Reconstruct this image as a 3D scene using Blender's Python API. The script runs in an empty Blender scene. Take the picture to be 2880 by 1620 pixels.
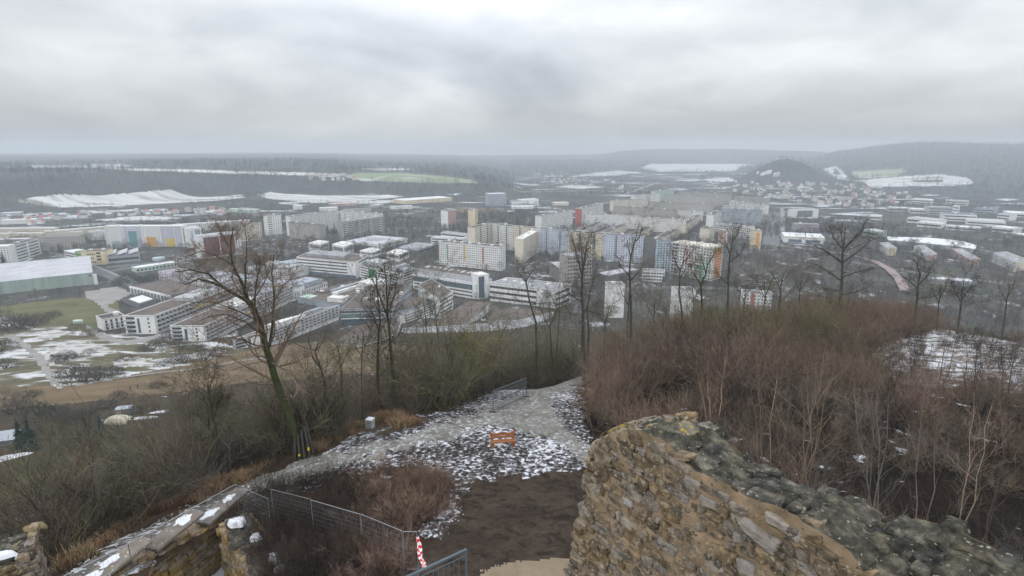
import bpy, math, random
import numpy as np
from mathutils import Vector, Matrix, noise as mnoise

random.seed(7)
RNG = np.random.default_rng(7)
SC = bpy.context.scene
COL = SC.collection

# ------------------------------------------------------------------ camera
FPX, CX, CY = 1600.0, 1440.0, 810.0          # lens in pixels of the 2880 px wide photograph
PITCH = math.radians(13.87)
cam_d = bpy.data.cameras.new('camera')
cam_d.sensor_width = 36.0
cam_d.lens = 20.0
cam_d.clip_start = 0.1
cam_d.clip_end = 30000
cam = bpy.data.objects.new('camera', cam_d)
cam.rotation_euler = (math.pi / 2 - PITCH, 0, 0)
COL.objects.link(cam)
SC.camera = cam

# ------------------------------------------------------------------ sky, sun, exposure
SUN_EL, SUN_AZ = math.radians(42), math.radians(205)      # azimuth clockwise from the view direction
W = bpy.data.worlds.new('World')
SC.world = W
W.use_nodes = True
nt = W.node_tree
nt.nodes.clear()
N, L = nt.nodes.new, nt.links.new
w_out = N('ShaderNodeOutputWorld')
w_bg = N('ShaderNodeBackground')
w_bg.inputs['Strength'].default_value = 0.1
L(w_bg.outputs[0], w_out.inputs['Surface'])
w_sky = N('ShaderNodeTexSky')
w_sky.sky_type = 'NISHITA'
w_sky.sun_disc = False
w_sky.sun_elevation = SUN_EL
w_sky.sun_rotation = SUN_AZ
w_tc = N('ShaderNodeTexCoord')
w_sep = N('ShaderNodeSeparateXYZ')
L(w_tc.outputs['Generated'], w_sep.inputs[0])
def wmath(op, a, b=None, c=None, clamp=False):
    m = N('ShaderNodeMath'); m.operation = op; m.use_clamp = clamp
    for i, v in enumerate((a, b, c)):
        if v is None: continue
        if isinstance(v, (int, float)): m.inputs[i].default_value = v
        else: L(v, m.inputs[i])
    return m.outputs[0]
zc = wmath('MAXIMUM', w_sep.outputs[2], 0.0)
den = wmath('ADD', zc, 0.30)
px_ = wmath('DIVIDE', w_sep.outputs[0], den)
py_ = wmath('DIVIDE', w_sep.outputs[1], den)
comb = N('ShaderNodeCombineXYZ')
L(px_, comb.inputs[0]); L(py_, comb.inputs[1])
def wnoise(scale, detail, rough, off, dist=0.0):
    mp = N('ShaderNodeMapping'); mp.inputs['Location'].default_value = off
    L(comb.outputs[0], mp.inputs['Vector'])
    n = N('ShaderNodeTexNoise'); n.inputs['Scale'].default_value = scale
    n.inputs['Detail'].default_value = detail; n.inputs['Roughness'].default_value = rough
    n.inputs['Distortion'].default_value = dist
    L(mp.outputs[0], n.inputs['Vector'])
    return n.outputs[0]
n1 = wnoise(0.7, 3.0, 0.5, (3.4, 1.2, 0.0), 0.5)
n2 = wnoise(2.3, 5.0, 0.55, (8.0, 2.0, 4.0), 0.4)
cl = wmath('ADD', wmath('MULTIPLY', n1, 0.74), wmath('MULTIPLY', n2, 0.26))
ramp = N('ShaderNodeValToRGB')
ramp.color_ramp.elements[0].position = 0.36
ramp.color_ramp.elements[0].color = (2.5, 2.68, 2.98, 1)
ramp.color_ramp.elements[1].position = 0.66
ramp.color_ramp.elements[1].color = (5.9, 6.02, 6.1, 1)
e = ramp.color_ramp.elements.new(0.5)
e.color = (3.9, 4.05, 4.25, 1)
L(cl, ramp.inputs[0])
# thin place in the cloud deck: brighter towards a direction a little left of the view, and an overcast sky that grows brighter overhead
glow_dir = Vector((-0.13, 0.96, 0.34)).normalized()
dotn = N('ShaderNodeVectorMath'); dotn.operation = 'DOT_PRODUCT'
nrm = N('ShaderNodeVectorMath'); nrm.operation = 'NORMALIZE'
L(w_tc.outputs['Generated'], nrm.inputs[0])
L(nrm.outputs[0], dotn.inputs[0]); dotn.inputs[1].default_value = glow_dir
gl = wmath('POWER', wmath('MAXIMUM', dotn.outputs['Value'], 0.0), 22.0)
gain = wmath('ADD', wmath('MULTIPLY_ADD', gl, 0.50, 0.88), wmath('MULTIPLY', zc, 3.3))
vm = N('ShaderNodeVectorMath'); vm.operation = 'SCALE'
L(ramp.outputs[0], vm.inputs[0]); L(gain, vm.inputs['Scale'])
# warm pale band low over the horizon
band = wmath('SUBTRACT', 1.0, wmath('MULTIPLY', zc, 7.5), clamp=True)
band = wmath('MULTIPLY', wmath('POWER', band, 2.0), 0.62)
mixb = N('ShaderNodeMix'); mixb.data_type = 'RGBA'
L(band, mixb.inputs['Factor']); L(vm.outputs[0], mixb.inputs['A'])
mixb.inputs['B'].default_value = (4.15, 4.08, 4.05, 1)
mixs = N('ShaderNodeMix'); mixs.data_type = 'RGBA'
mixs.inputs['Factor'].default_value = 0.06
L(mixb.outputs['Result'], mixs.inputs['A']); L(w_sky.outputs[0], mixs.inputs['B'])
L(mixs.outputs['Result'], w_bg.inputs['Color'])

sun_d = bpy.data.lights.new('sun', 'SUN')
sun_d.energy = 0.7
sun_d.angle = math.radians(40)
sun_d.color = (1.0, 0.96, 0.9)
sun = bpy.data.objects.new('sun', sun_d)
sdir = Vector((math.sin(SUN_AZ) * math.cos(SUN_EL), math.cos(SUN_AZ) * math.cos(SUN_EL), math.sin(SUN_EL)))
sun.rotation_euler = (-sdir).to_track_quat('-Z', 'Y').to_euler()
COL.objects.link(sun)

SC.view_settings.view_transform = 'Standard'
SC.view_settings.look = 'None'
SC.view_settings.exposure = 0.38
SC.view_settings.gamma = 1.0
SC.view_settings.use_curve_mapping = False
SC.cycles.volume_bounces = 1
SC.cycles.max_bounces = 6
SC.cycles.diffuse_bounces = 2
SC.cycles.glossy_bounces = 2
SC.cycles.transparent_max_bounces = 8
SC.cycles.use_denoising = True

# ------------------------------------------------------------------ tagging and mesh helpers
def tag(o, label=None, cat=None, group=None, kind=None):
    if label: o['label'] = label
    if cat: o['category'] = cat
    if group: o['group'] = group
    if kind: o['kind'] = kind
    return o

def empty(name, loc, label=None, cat=None, group=None, rz=0.0):
    o = bpy.data.objects.new(name, None)
    o.location = loc
    o.rotation_euler = (0, 0, rz)
    o.empty_display_size = 0.2
    COL.objects.link(o)
    return tag(o, label, cat, group)

def V(*a): return np.array(a, dtype=float)
def unit(v):
    v = np.asarray(v, float)
    return v / (np.linalg.norm(v) + 1e-12)

class MB:
    """collects boxes, quads, tubes and blobs and links them as one mesh object"""
    def __init__(self):
        self.v = []; self.f = []; self.m = []; self.n = 0; self.cur = 0
    def raw(self, verts, faces):
        b = self.n
        self.v.extend([tuple(map(float, p)) for p in verts]); self.n += len(verts)
        for fc in faces:
            self.f.append([b + i for i in fc]); self.m.append(self.cur)
    def quad(self, a, b, c, d): self.raw([a, b, c, d], [(0, 1, 2, 3)])
    def box(self, o, ax, ay, az, bottom=True):
        o, ax, ay, az = map(np.asarray, (o, ax, ay, az))
        p = [o, o + ax, o + ax + ay, o + ay]
        p = p + [q + az for q in p]
        fs = [(0, 1, 5, 4), (1, 2, 6, 5), (2, 3, 7, 6), (3, 0, 4, 7), (4, 5, 6, 7)]
        if bottom: fs.append((3, 2, 1, 0))
        self.raw(p, fs)
    def cbox(self, c, sx, sy, sz, rz=0.0):
        ca, sa = math.cos(rz), math.sin(rz)
        ax = V(ca, sa, 0) * sx; ay = V(-sa, ca, 0) * sy; az = V(0, 0, sz)
        self.box(np.asarray(c) - ax / 2 - ay / 2 - az / 2, ax, ay, az)
    def prism(self, poly, z0, z1):
        n = len(poly)
        vs = [(p[0], p[1], z0) for p in poly] + [(p[0], p[1], z1) for p in poly]
        fs = [tuple(range(n - 1, -1, -1)), tuple(range(n, 2 * n))]
        for i in range(n):
            j = (i + 1) % n
            fs.append((i, j, n + j, n + i))
        self.raw(vs, fs)
    def tube(self, pts, radii, sides=4, cap=False):
        pts = np.asarray(pts, float); k = len(pts)
        if np.isscalar(radii): radii = [radii] * k
        t0 = pts[-1] - pts[0]
        ref = V(0, 0, 1) if abs(t0[2]) < 0.8 * np.linalg.norm(t0) else V(1, 0, 0)
        vs = []
        ang = [2 * math.pi * i / sides for i in range(sides)]
        for i in range(k):
            t = pts[min(i + 1, k - 1)] - pts[max(i - 1, 0)]
            tl = math.sqrt(t[0]*t[0]+t[1]*t[1]+t[2]*t[2]) + 1e-9
            t = t / tl
            a = (ref[1]*t[2]-ref[2]*t[1], ref[2]*t[0]-ref[0]*t[2], ref[0]*t[1]-ref[1]*t[0])
            al = math.sqrt(a[0]**2+a[1]**2+a[2]**2) + 1e-9
            a = (a[0]/al, a[1]/al, a[2]/al)
            b = (t[1]*a[2]-t[2]*a[1], t[2]*a[0]-t[0]*a[2], t[0]*a[1]-t[1]*a[0])
            r = radii[i]; p = pts[i]
            for q in ang:
                c, s = math.cos(q) * r, math.sin(q) * r
                vs.append((p[0]+a[0]*c+b[0]*s, p[1]+a[1]*c+b[1]*s, p[2]+a[2]*c+b[2]*s))
        fs = []
        for i in range(k - 1):
            for j in range(sides):
                j2 = (j + 1) % sides
                fs.append((i*sides+j, i*sides+j2, (i+1)*sides+j2, (i+1)*sides+j))
        if cap:
            fs.append(tuple(range(sides - 1, -1, -1))); fs.append(tuple(range((k-1)*sides, k*sides)))
        self.raw(vs, fs)
    def mesh(self, name, mats, smooth=False):
        me = bpy.data.meshes.new(name)
        me.from_pydata(self.v, [], self.f)
        if not isinstance(mats, (list, tuple)): mats = [mats]
        for m in mats: me.materials.append(m)
        if len(mats) > 1: me.polygons.foreach_set('material_index', self.m)
        if smooth: me.polygons.foreach_set('use_smooth', [True] * len(self.f))
        me.update()
        return me
    def build(self, name, mats, parent=None, loc=None, smooth=False, **kw):
        o = bpy.data.objects.new(name, self.mesh(name, mats, smooth))
        COL.objects.link(o)
        if parent is not None: o.parent = parent
        if loc is not None: o.location = loc
        return tag(o, **kw)

def mesh_np(name, verts, faces, mats, mat_idx=None, smooth=False):
    """quads (numpy) to mesh"""
    me = bpy.data.meshes.new(name)
    nv, nf = len(verts), len(faces); k = faces.shape[1]
    me.vertices.add(nv); me.vertices.foreach_set('co', np.ascontiguousarray(verts, np.float32).ravel())
    me.loops.add(nf * k); me.loops.foreach_set('vertex_index', np.ascontiguousarray(faces, np.int32).ravel())
    me.polygons.add(nf)
    me.polygons.foreach_set('loop_start', np.arange(0, nf * k, k, dtype=np.int32))
    me.polygons.foreach_set('loop_total', np.full(nf, k, np.int32))
    for m in mats: me.materials.append(m)
    if mat_idx is not None: me.polygons.foreach_set('material_index', mat_idx.astype(np.int32))
    me.polygons.foreach_set('use_smooth', np.full(nf, smooth))
    me.update(calc_edges=True)
    return me

# ------------------------------------------------------------------ materials
def new_mat(name):
    m = bpy.data.materials.new(name); m.use_nodes = True
    return m, m.node_tree, m.node_tree.nodes['Principled BSDF']

def mat(name, col, rough=0.85, var=0.18, scale=0.4, bump=0.0, bscale=None, spec=0.3, metal=0.0, coord='pos', detail=5, stretch=(1, 1, 1), col2=None, per_obj=0.0):
    """base colour broken up by noise; optional fine relief"""
    m, t, b = new_mat(name)
    b.inputs['Roughness'].default_value = rough
    b.inputs['Specular IOR Level'].default_value = spec
    b.inputs['Metallic'].default_value = metal
    if coord == 'pos':
        g = t.nodes.new('ShaderNodeNewGeometry'); vec = g.outputs['Position']
    else:
        g = t.nodes.new('ShaderNodeTexCoord'); vec = g.outputs['Object']
    mp = t.nodes.new('ShaderNodeMapping'); mp.inputs['Scale'].default_value = stretch
    t.links.new(vec, mp.inputs[0]); vec = mp.outputs[0]
    n = t.nodes.new('ShaderNodeTexNoise'); n.inputs['Scale'].default_value = scale; n.inputs['Detail'].default_value = detail
    n.inputs['Roughness'].default_value = 0.6
    t.links.new(vec, n.inputs['Vector'])
    c2 = col2 if col2 else tuple(min(1, c * (1 + var)) for c in col[:3])
    c1 = col if col2 else tuple(c * (1 - var) for c in col[:3])
    r = t.nodes.new('ShaderNodeValToRGB')
    r.color_ramp.elements[0].position = 0.34; r.color_ramp.elements[1].position = 0.66
    r.color_ramp.elements[0].color = (*c1[:3], 1); r.color_ramp.elements[1].color = (*c2[:3], 1)
    t.links.new(n.outputs[0], r.inputs[0])
    out = r.outputs[0]
    if per_obj:
        oi = t.nodes.new('ShaderNodeObjectInfo')
        h = t.nodes.new('ShaderNodeHueSaturation')
        mr = t.nodes.new('ShaderNodeMapRange'); mr.inputs['To Min'].default_value = 1 - per_obj; mr.inputs['To Max'].default_value = 1 + per_obj
        t.links.new(oi.outputs['Random'], mr.inputs[0]); t.links.new(mr.outputs[0], h.inputs['Value'])
        mr2 = t.nodes.new('ShaderNodeMath'); mr2.operation = 'MULTIPLY_ADD'
        ms = t.nodes.new('ShaderNodeMath'); ms.operation = 'FRACT'
        mm = t.nodes.new('ShaderNodeMath'); mm.operation = 'MULTIPLY'; mm.inputs[1].default_value = 7.31
        t.links.new(oi.outputs['Random'], mm.inputs[0]); t.links.new(mm.outputs[0], ms.inputs[0])
        t.links.new(ms.outputs[0], mr2.inputs[0]); mr2.inputs[1].default_value = 0.06; mr2.inputs[2].default_value = 0.47
        t.links.new(mr2.outputs[0], h.inputs['Hue'])
        t.links.new(out, h.inputs['Color']); out = h.outputs[0]
    t.links.new(out, b.inputs['Base Color'])
    if bump:
        n2 = t.nodes.new('ShaderNodeTexNoise'); n2.inputs['Scale'].default_value = bscale or scale * 6; n2.inputs['Detail'].default_value = 6
        t.links.new(vec, n2.inputs['Vector'])
        bp = t.nodes.new('ShaderNodeBump'); bp.inputs['Strength'].default_value = bump; bp.inputs['Distance'].default_value = 0.05
        t.links.new(n2.outputs[0], bp.inputs['Height']); t.links.new(bp.outputs[0], b.inputs['Normal'])
    return m

def ground_mat(name, cols, scale, spots=None, spot_col=(0.62, 0.64, 0.68), spot_scale=1.0, spot_thr=0.55, spot_soft=0.03, stretch=(1, 1, 1), bump=0.3, bdist=0.05, spot_h=0.0, rough=0.9, spot_mod=None, thin=None):
    """two-tone soil with patches of lying snow; the patches are a little higher than the soil"""
    m, t, b = new_mat(name)
    b.inputs['Roughness'].default_value = rough
    b.inputs['Specular IOR Level'].default_value = 0.04
    g = t.nodes.new('ShaderNodeNewGeometry')
    mp = t.nodes.new('ShaderNodeMapping'); mp.inputs['Scale'].default_value = stretch
    t.links.new(g.outputs['Position'], mp.inputs[0])
    def nz(sc, det=6, rg=0.6, dist=0.0):
        n = t.nodes.new('ShaderNodeTexNoise'); n.inputs['Scale'].default_value = sc; n.inputs['Detail'].default_value = det
        n.inputs['Roughness'].default_value = rg; n.inputs['Distortion'].default_value = dist
        t.links.new(mp.outputs[0], n.inputs['Vector']); return n.outputs[0]
    base = nz(scale); fine = nz(scale * 9, 4)
    ad = t.nodes.new('ShaderNodeMath'); ad.operation = 'MULTIPLY_ADD'; ad.inputs[1].default_value = 0.35
    t.links.new(fine, ad.inputs[0])
    mu = t.nodes.new('ShaderNodeMath'); mu.operation = 'MULTIPLY'; mu.inputs[1].default_value = 0.65
    t.links.new(base, mu.inputs[0]); t.links.new(mu.outputs[0], ad.inputs[2])
    r = t.nodes.new('ShaderNodeValToRGB')
    els = r.color_ramp.elements
    els[0].position = 0.36; els[0].color = (*cols[0], 1)
    els[1].position = 0.64; els[1].color = (*cols[-1], 1)
    if len(cols) == 3:
        e = els.new(0.5); e.color = (*cols[1], 1)
    t.links.new(ad.outputs[0], r.inputs[0])
    col = r.outputs[0]; height = fine
    if spots:
        s = nz(spot_scale, 5, 0.55, 0.6)
        if spot_mod:
            big = nz(spot_mod[0], 2)
            am = t.nodes.new('ShaderNodeMath'); am.operation = 'MULTIPLY_ADD'
            t.links.new(big, am.inputs[0]); am.inputs[1].default_value = spot_mod[1]
            t.links.new(s, am.inputs[2])
            sb = t.nodes.new('ShaderNodeMath'); sb.operation = 'SUBTRACT'; sb.inputs[1].default_value = spot_mod[1] * 0.5
            t.links.new(am.outputs[0], sb.inputs[0]); s = sb.outputs[0]
        mr = t.nodes.new('ShaderNodeMapRange'); mr.interpolation_type = 'SMOOTHSTEP'
        mr.inputs['From Min'].default_value = spot_thr - spot_soft; mr.inputs['From Max'].default_value = spot_thr + spot_soft
        t.links.new(s, mr.inputs[0])
        mx = t.nodes.new('ShaderNodeMix'); mx.data_type = 'RGBA'
        t.links.new(mr.outputs[0], mx.inputs['Factor']); t.links.new(col, mx.inputs['A']); mx.inputs['B'].default_value = (*spot_col, 1)
        col = mx.outputs['Result']
        if thin:
            m2 = t.nodes.new('ShaderNodeMapRange'); m2.interpolation_type = 'SMOOTHSTEP'; m2.inputs['To Max'].default_value = thin
            m2.inputs['From Min'].default_value = spot_thr - 0.16; m2.inputs['From Max'].default_value = spot_thr + 0.03
            t.links.new(s, m2.inputs[0])
            mxx = t.nodes.new('ShaderNodeMath'); mxx.operation = 'MAXIMUM'; t.links.new(mr.outputs[0], mxx.inputs[0]); t.links.new(m2.outputs[0], mxx.inputs[1]); t.links.new(mxx.outputs[0], mx.inputs['Factor'])
        ma = t.nodes.new('ShaderNodeMath'); ma.operation = 'MULTIPLY_ADD'; ma.inputs[1].default_value = 1.0
        t.links.new(mr.outputs[0], ma.inputs[0]); t.links.new(fine, ma.inputs[2]); height = ma.outputs[0]
    t.links.new(col, b.inputs['Base Color'])
    if bump:
        bp = t.nodes.new('ShaderNodeBump'); bp.inputs['Strength'].default_value = bump; bp.inputs['Distance'].default_value = bdist
        t.links.new(height, bp.inputs['Height']); t.links.new(bp.outputs[0], b.inputs['Normal'])
    return m

# ------------------------------------------------------------------ where a pixel of the photograph lies in the place
SP, CP = math.sin(PITCH), math.cos(PITCH)
def ray(px, py):
    u, v = px - CX, py - CY
    return V(u, FPX * CP - v * SP, -FPX * SP - v * CP)
def at_dist(px, py, D):
    r = ray(px, py); h = math.hypot(r[0], r[1])
    return r / h * D
def at_z(px, py, z):
    r = ray(px, py); return r * (z / r[2])
def project(P):
    P = np.asarray(P, float)
    d = P[..., 1] * CP - P[..., 2] * SP
    up = P[..., 1] * SP + P[..., 2] * CP
    return CX + FPX * P[..., 0] / d, CY - FPX * up / d, d
def z_on_vertical(P, py):
    v = py - CY
    return -P[1] * (FPX * SP + v * CP) / (FPX * CP - v * SP)

# ------------------------------------------------------------------ terrain heights (relative to the viewpoint)
AZK = np.array([-65, -45, -30, -20, -10, 0, 10, 20, 30, 40, 65], float)
DK = np.array([0, 15, 22, 30, 38, 46, 56, 70, 90, 115, 150, 200, 290, 370, 480, 600, 720, 1000], float)
TZ = np.array([
 [-17, -17, -17.3, -18.5, -23, -28, -33, -40, -48, -57, -67, -81, -101, -115, -127, -134, -138, -140],
 [-17, -17, -17.3, -18.2, -23, -28, -33, -39, -48, -56, -67, -81, -101, -116, -127, -134, -138, -140],
 [-17, -17, -18, -19.5, -21.2, -25.5, -31, -38, -48, -58, -71, -87, -108, -121, -131, -137, -139, -140],
 [-17, -17, -18, -19.2, -20.5, -22.7, -29, -39, -50, -60, -75, -93, -115, -128, -136, -139, -140, -140],
 [-17, -17, -17.8, -19, -20.4, -22.0, -25.6, -36, -48, -61, -77, -96, -118, -130, -138, -140, -140, -140],
 [-17, -17, -17.8, -19, -20.5, -22.5, -25, -32, -45, -60, -77, -96, -119, -131, -139, -140, -140, -140],
 [-17, -17, -17.8, -19, -20.3, -22, -24.5, -28.5, -37, -52, -72, -95, -119, -132, -139, -140, -140, -140],
 [-16, -16, -17, -18.5, -20, -21.3, -22.8, -25, -29, -40, -62, -90, -119, -133, -139, -140, -140, -140],
 [-15, -15.5, -16.5, -18, -19.5, -21, -22.3, -24, -26.5, -30, -50, -85, -118, -133, -139, -140, -140, -140],
 [-15, -15.5, -16.5, -17.5, -19, -20.5, -22, -23.5, -26, -29.5, -45, -80, -117, -133, -139, -140, -140, -140],
 [-15, -15.5, -16.5, -17.5, -19, -20.5, -22, -23.5, -26, -29.5, -45, -80, -117, -133, -139, -140, -140, -140]], float)

def smooth(t): 
    t = np.clip(t, 0, 1); return t * t * (3 - 2 * t)

MOAT = None
def wob(x, y, s, seed=0.0):
    return (np.sin(x / s + 1.3 * np.sin(y / s * 0.7 + seed) + seed) + np.sin(y / s * 1.1 + 1.7 * np.sin(x / s * 0.6 + seed * 2))) * 0.5

def height(x, y):
    x = np.asarray(x, float); y = np.asarray(y, float)
    D = np.hypot(x, y); az = np.degrees(np.arctan2(x, y))
    a = np.clip(az, -64.9, 64.9)
    i = np.clip(np.searchsorted(AZK, a, side='right') - 1, 0, len(AZK) - 2)
    fa = (a - AZK[i]) / (AZK[i + 1] - AZK[i]); fa = fa * fa * (3 - 2 * fa)
    dd = np.minimum(D, 999.9)
    j = np.clip(np.searchsorted(DK, dd, side='right') - 1, 0, len(DK) - 2)
    fd = (dd - DK[j]) / (DK[j + 1] - DK[j])
    z = (TZ[i, j] * (1 - fa) * (1 - fd) + TZ[i + 1, j] * fa * (1 - fd) + TZ[i, j + 1] * (1 - fa) * fd + TZ[i + 1, j + 1] * fa * fd)
    # uneven ground on the hill
    z = z + wob(x, y, 5.0) * 0.22 * smooth((D - 40) / 30) * (1 - smooth((D - 350) / 120))
    z = z + wob(x, y, 1.7, 2.0) * 0.05 * (1 - smooth((D - 100) / 60))
    # plateau with a wooded scarp, left
    top = np.interp(az, [-65, -20, -12, -6, -2.5, 1], [69, 68, 60, 50, 34, 0])
    top = top + wob(x, y, 260) * 3
    D0 = 1700 + 60 * np.sin(az * 0.21) + 25 * np.sin(az * 0.83)
    z = z + top * smooth((D - D0) / 190) + np.clip((D - 1900) / 1600, 0, 1) * 5 * smooth((-1 - az) / 4)
    z = z + smooth((D - 2400) / 2500) * 26 * smooth((az + 4) / 6) * (1 - smooth((az - 24) / 6))
    # snow field bench below the scarp
    z = z + smooth((D - 1380) / 300) * 9 * smooth((-13 - az) / 6)
    # far ridges
    ra = np.interp(az, [-65, -45, -25, -15, -8, -4, 0, 5, 9, 14, 30, 65], [20, 22, 26, 30, 38, 46, 48, 57, 62, 64, 60, 60])
    z = np.maximum(z, -140 + ra * smooth((D - 4700) / 1900))
    rb = np.interp(az, [4, 8.3, 10.5, 12.4, 15, 17.3, 20, 22, 25, 27.7, 30], [0, 58, 96, 116, 127, 124, 130, 122, 108, 98, 60]) + wob(x, y, 400) * 4
    z = np.maximum(z, -140 + rb * smooth((D - 4000) / 2300))
    rc = np.interp(az, [24, 27.5, 29, 31, 33, 35, 36.5, 39, 42, 65], [0, 56, 92, 118, 146, 160, 161, 150, 146, 150]) + wob(x, y, 300, 1.0) * 4
    z = np.maximum(z, -140 + rc * (0.18 * smooth((D - 1900) / 500) + 0.95 * smooth((D - 2400) / 3000)))
    kx, ky = 2500 * math.sin(math.radians(25.3)), 2500 * math.cos(math.radians(25.3))
    rr = np.hypot((x - kx), (y - ky))
    z = np.maximum(z, -140 + 98 * np.exp(-(rr / 150) ** 2 * 1.1) + 1.5 * wob(x, y, 40))
    z = z + wob(x, y, 55, 3.0) * 1.2 * smooth((D - 1700) / 300)
    return z

def in_poly(x, y, poly):
    x = np.asarray(x, float); y = np.asarray(y, float)
    ins = np.zeros(x.shape, bool)
    n = len(poly); j = n - 1
    for i in range(n):
        xi, yi = poly[i]; xj, yj = poly[j]
        if yi != yj:
            c = ((yi > y) != (yj > y)) & (x < (xj - xi) * (y - yi) / (yj - yi) + xi)
            ins ^= c
        j = i
    return ins

def ground(px, py, off=0.0, dmin=12.0, dmax=7000.0):
    """the point of the terrain (or off metres above it) seen at a pixel"""
    r = ray(px, py); h = math.hypot(r[0], r[1]); sl = r[2] / h
    d = np.geomspace(dmin, dmax, 1500)
    gz = height(r[0] / h * d, r[1] / h * d) + off
    below = np.nonzero(sl * d < gz)[0]
    if len(below) == 0: D = dmax
    elif below[0] == 0: D = dmin
    else:
        k = below[0]; lo, hi = d[k - 1], d[k]
        for _ in range(25):
            m = 0.5 * (lo + hi)
            if sl * m < float(height(r[0] / h * m, r[1] / h * m)) + off: hi = m
            else: lo = m
        D = hi
    return V(r[0] / h * D, r[1] / h * D, sl * D)
def hz(x, y): return float(height(x, y))

# the snowy court sunk behind the parapet, lower left
MOAT_Z = -22.3
MOAT = [tuple(at_z(*p, -22.3)[:2]) for p in ((380, 1690), (440, 1600), (560, 1530), (650, 1470), (690, 1500), (735, 1690))]
# ------------------------------------------------------------------ ground sheets
M = {}
SNOW = (0.60, 0.61, 0.64)
M['town'] = ground_mat('town_ground', [(0.03, 0.032, 0.032), (0.058, 0.056, 0.05), (0.11, 0.105, 0.095)], 0.035, True, (0.42, 0.43, 0.45), 0.06, 0.645, 0.05, (1, 0.55, 1), bump=0)
M['far'] = ground_mat('valley_ground', [(0.03, 0.035, 0.034), (0.055, 0.055, 0.05), (0.095, 0.085, 0.07)], 0.01, True, (0.5, 0.52, 0.55), 0.012, 0.60, 0.04, (0.6, 1.5, 1), bump=0)
M['forest'] = mat('forest_floor', (0.048, 0.052, 0.05), 0.95, 0.3, 0.02)
M['hill'] = ground_mat('hillside_soil', [(0.035, 0.026, 0.02), (0.055, 0.042, 0.03), (0.085, 0.068, 0.045)], 0.5, True, SNOW, 0.25, 0.70, 0.02, bump=0.5, bdist=0.1)
M['snowfield'] = ground_mat('field_snow', [(0.42, 0.42, 0.415), (0.60, 0.60, 0.60)], 0.012, True, (0.24, 0.23, 0.20), 0.016, 0.57, 0.09, (0.4, 2.6, 1), bump=0)
M['greenfield'] = ground_mat('winter_grain', [(0.16, 0.20, 0.12), (0.26, 0.29, 0.19)], 0.008, True, (0.5, 0.52, 0.5), 0.012, 0.60, 0.08, (0.5, 2.0, 1), bump=0)
M['meadow'] = ground_mat('dry_meadow', [(0.098, 0.074, 0.045), (0.150, 0.110, 0.068), (0.200, 0.148, 0.096)], 0.05, True, SNOW, 0.16, 0.735, 0.02, (0.6, 1.3, 1), bump=0.4, bdist=0.2)
M['lawn'] = ground_mat('winter_lawn', [(0.070, 0.078, 0.033), (0.115, 0.112, 0.052), (0.15, 0.138, 0.075)], 0.05, True, SNOW, 0.05, 0.72, 0.02, bump=0.2)
M['park'] = ground_mat('park_grass', [(0.070, 0.066, 0.04), (0.11, 0.098, 0.06), (0.15, 0.13, 0.085)], 0.06, True, (0.52, 0.53, 0.54), 0.04, 0.56, 0.06, (0.7, 1.9, 1), bump=0.2)
M['parksnow'] = ground_mat('park_snow', [(0.34, 0.335, 0.32), (0.54, 0.54, 0.545)], 0.12, True, (0.16, 0.14, 0.10), 0.14, 0.55, 0.08, (0.7, 1.7, 1), bump=0)
M['asphalt'] = mat('asphalt', (0.115, 0.118, 0.124), 0.85, 0.2, 0.08)
M['paving'] = mat('pale_paving', (0.24, 0.23, 0.22), 0.85, 0.15, 0.1)
M['ice'] = ground_mat('icy_path', [(0.10, 0.094, 0.080), (0.17, 0.163, 0.144), (0.25, 0.245, 0.225)], 0.8, True, (0.54, 0.55, 0.57), 2.9, 0.615, 0.06, (1, 0.75, 1), bump=1.0, bdist=0.06, rough=0.7, spot_mod=(0.35, 0.3), thin=0.35)
M['trodden'] = ground_mat('trodden_snow_soil', [(0.022, 0.018, 0.017), (0.034, 0.028, 0.026), (0.048, 0.040, 0.035)], 1.2, True, (0.56, 0.57, 0.61), 3.6, 0.565, 0.06, (1, 0.8, 1), bump=0.8, bdist=0.04, spot_mod=(0.3, 0.42), thin=0.28)
M['court'] = ground_mat('court_soil', [(0.034, 0.026, 0.021), (0.050, 0.038, 0.030), (0.072, 0.055, 0.043)], 0.45, True, (0.026, 0.020, 0.017), 1.6, 0.60, 0.14, bump=1.0, bdist=0.08)
M['sand'] = ground_mat('sandy_gravel', [(0.19, 0.15, 0.105), (0.26, 0.205, 0.145)], 1.5, bump=0.5)
M['verge'] = ground_mat('leaf_litter', [(0.030, 0.020, 0.015), (0.052, 0.034, 0.025), (0.085, 0.058, 0.036)], 1.4, True, (0.6, 0.62, 0.66), 0.9, 0.69, 0.02, bump=1.0, bdist=0.08)
M['cobble'] = ground_mat('icy_cobbles', [(0.10, 0.092, 0.082), (0.17, 0.158, 0.142)], 1.0, True, (0.55, 0.56, 0.58), 2.4, 0.55, 0.03, (1, 1, 1), bump=1.0, bdist=0.06)
M['clearing'] = ground_mat('snowy_clearing', [(0.14, 0.125, 0.105), (0.20, 0.185, 0.165)], 0.5, True, (0.66, 0.68, 0.72), 0.75, 0.50, 0.04, (0.7, 1.5, 1), bump=0.6, bdist=0.08, spot_mod=(0.1, 0.25))
M['moat'] = ground_mat('court_snow', [(0.62, 0.64, 0.69), (0.72, 0.74, 0.78)], 0.6, True, (0.06, 0.06, 0.06), 1.6, 0.71, 0.02, bump=0.3)
M['dark'] = ground_mat('thicket_floor', [(0.009, 0.007, 0.006), (0.02, 0.015, 0.012)], 0.8, True, (0.62, 0.64, 0.68), 0.55, 0.665, 0.03, bump=0.8, bdist=0.1)

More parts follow.
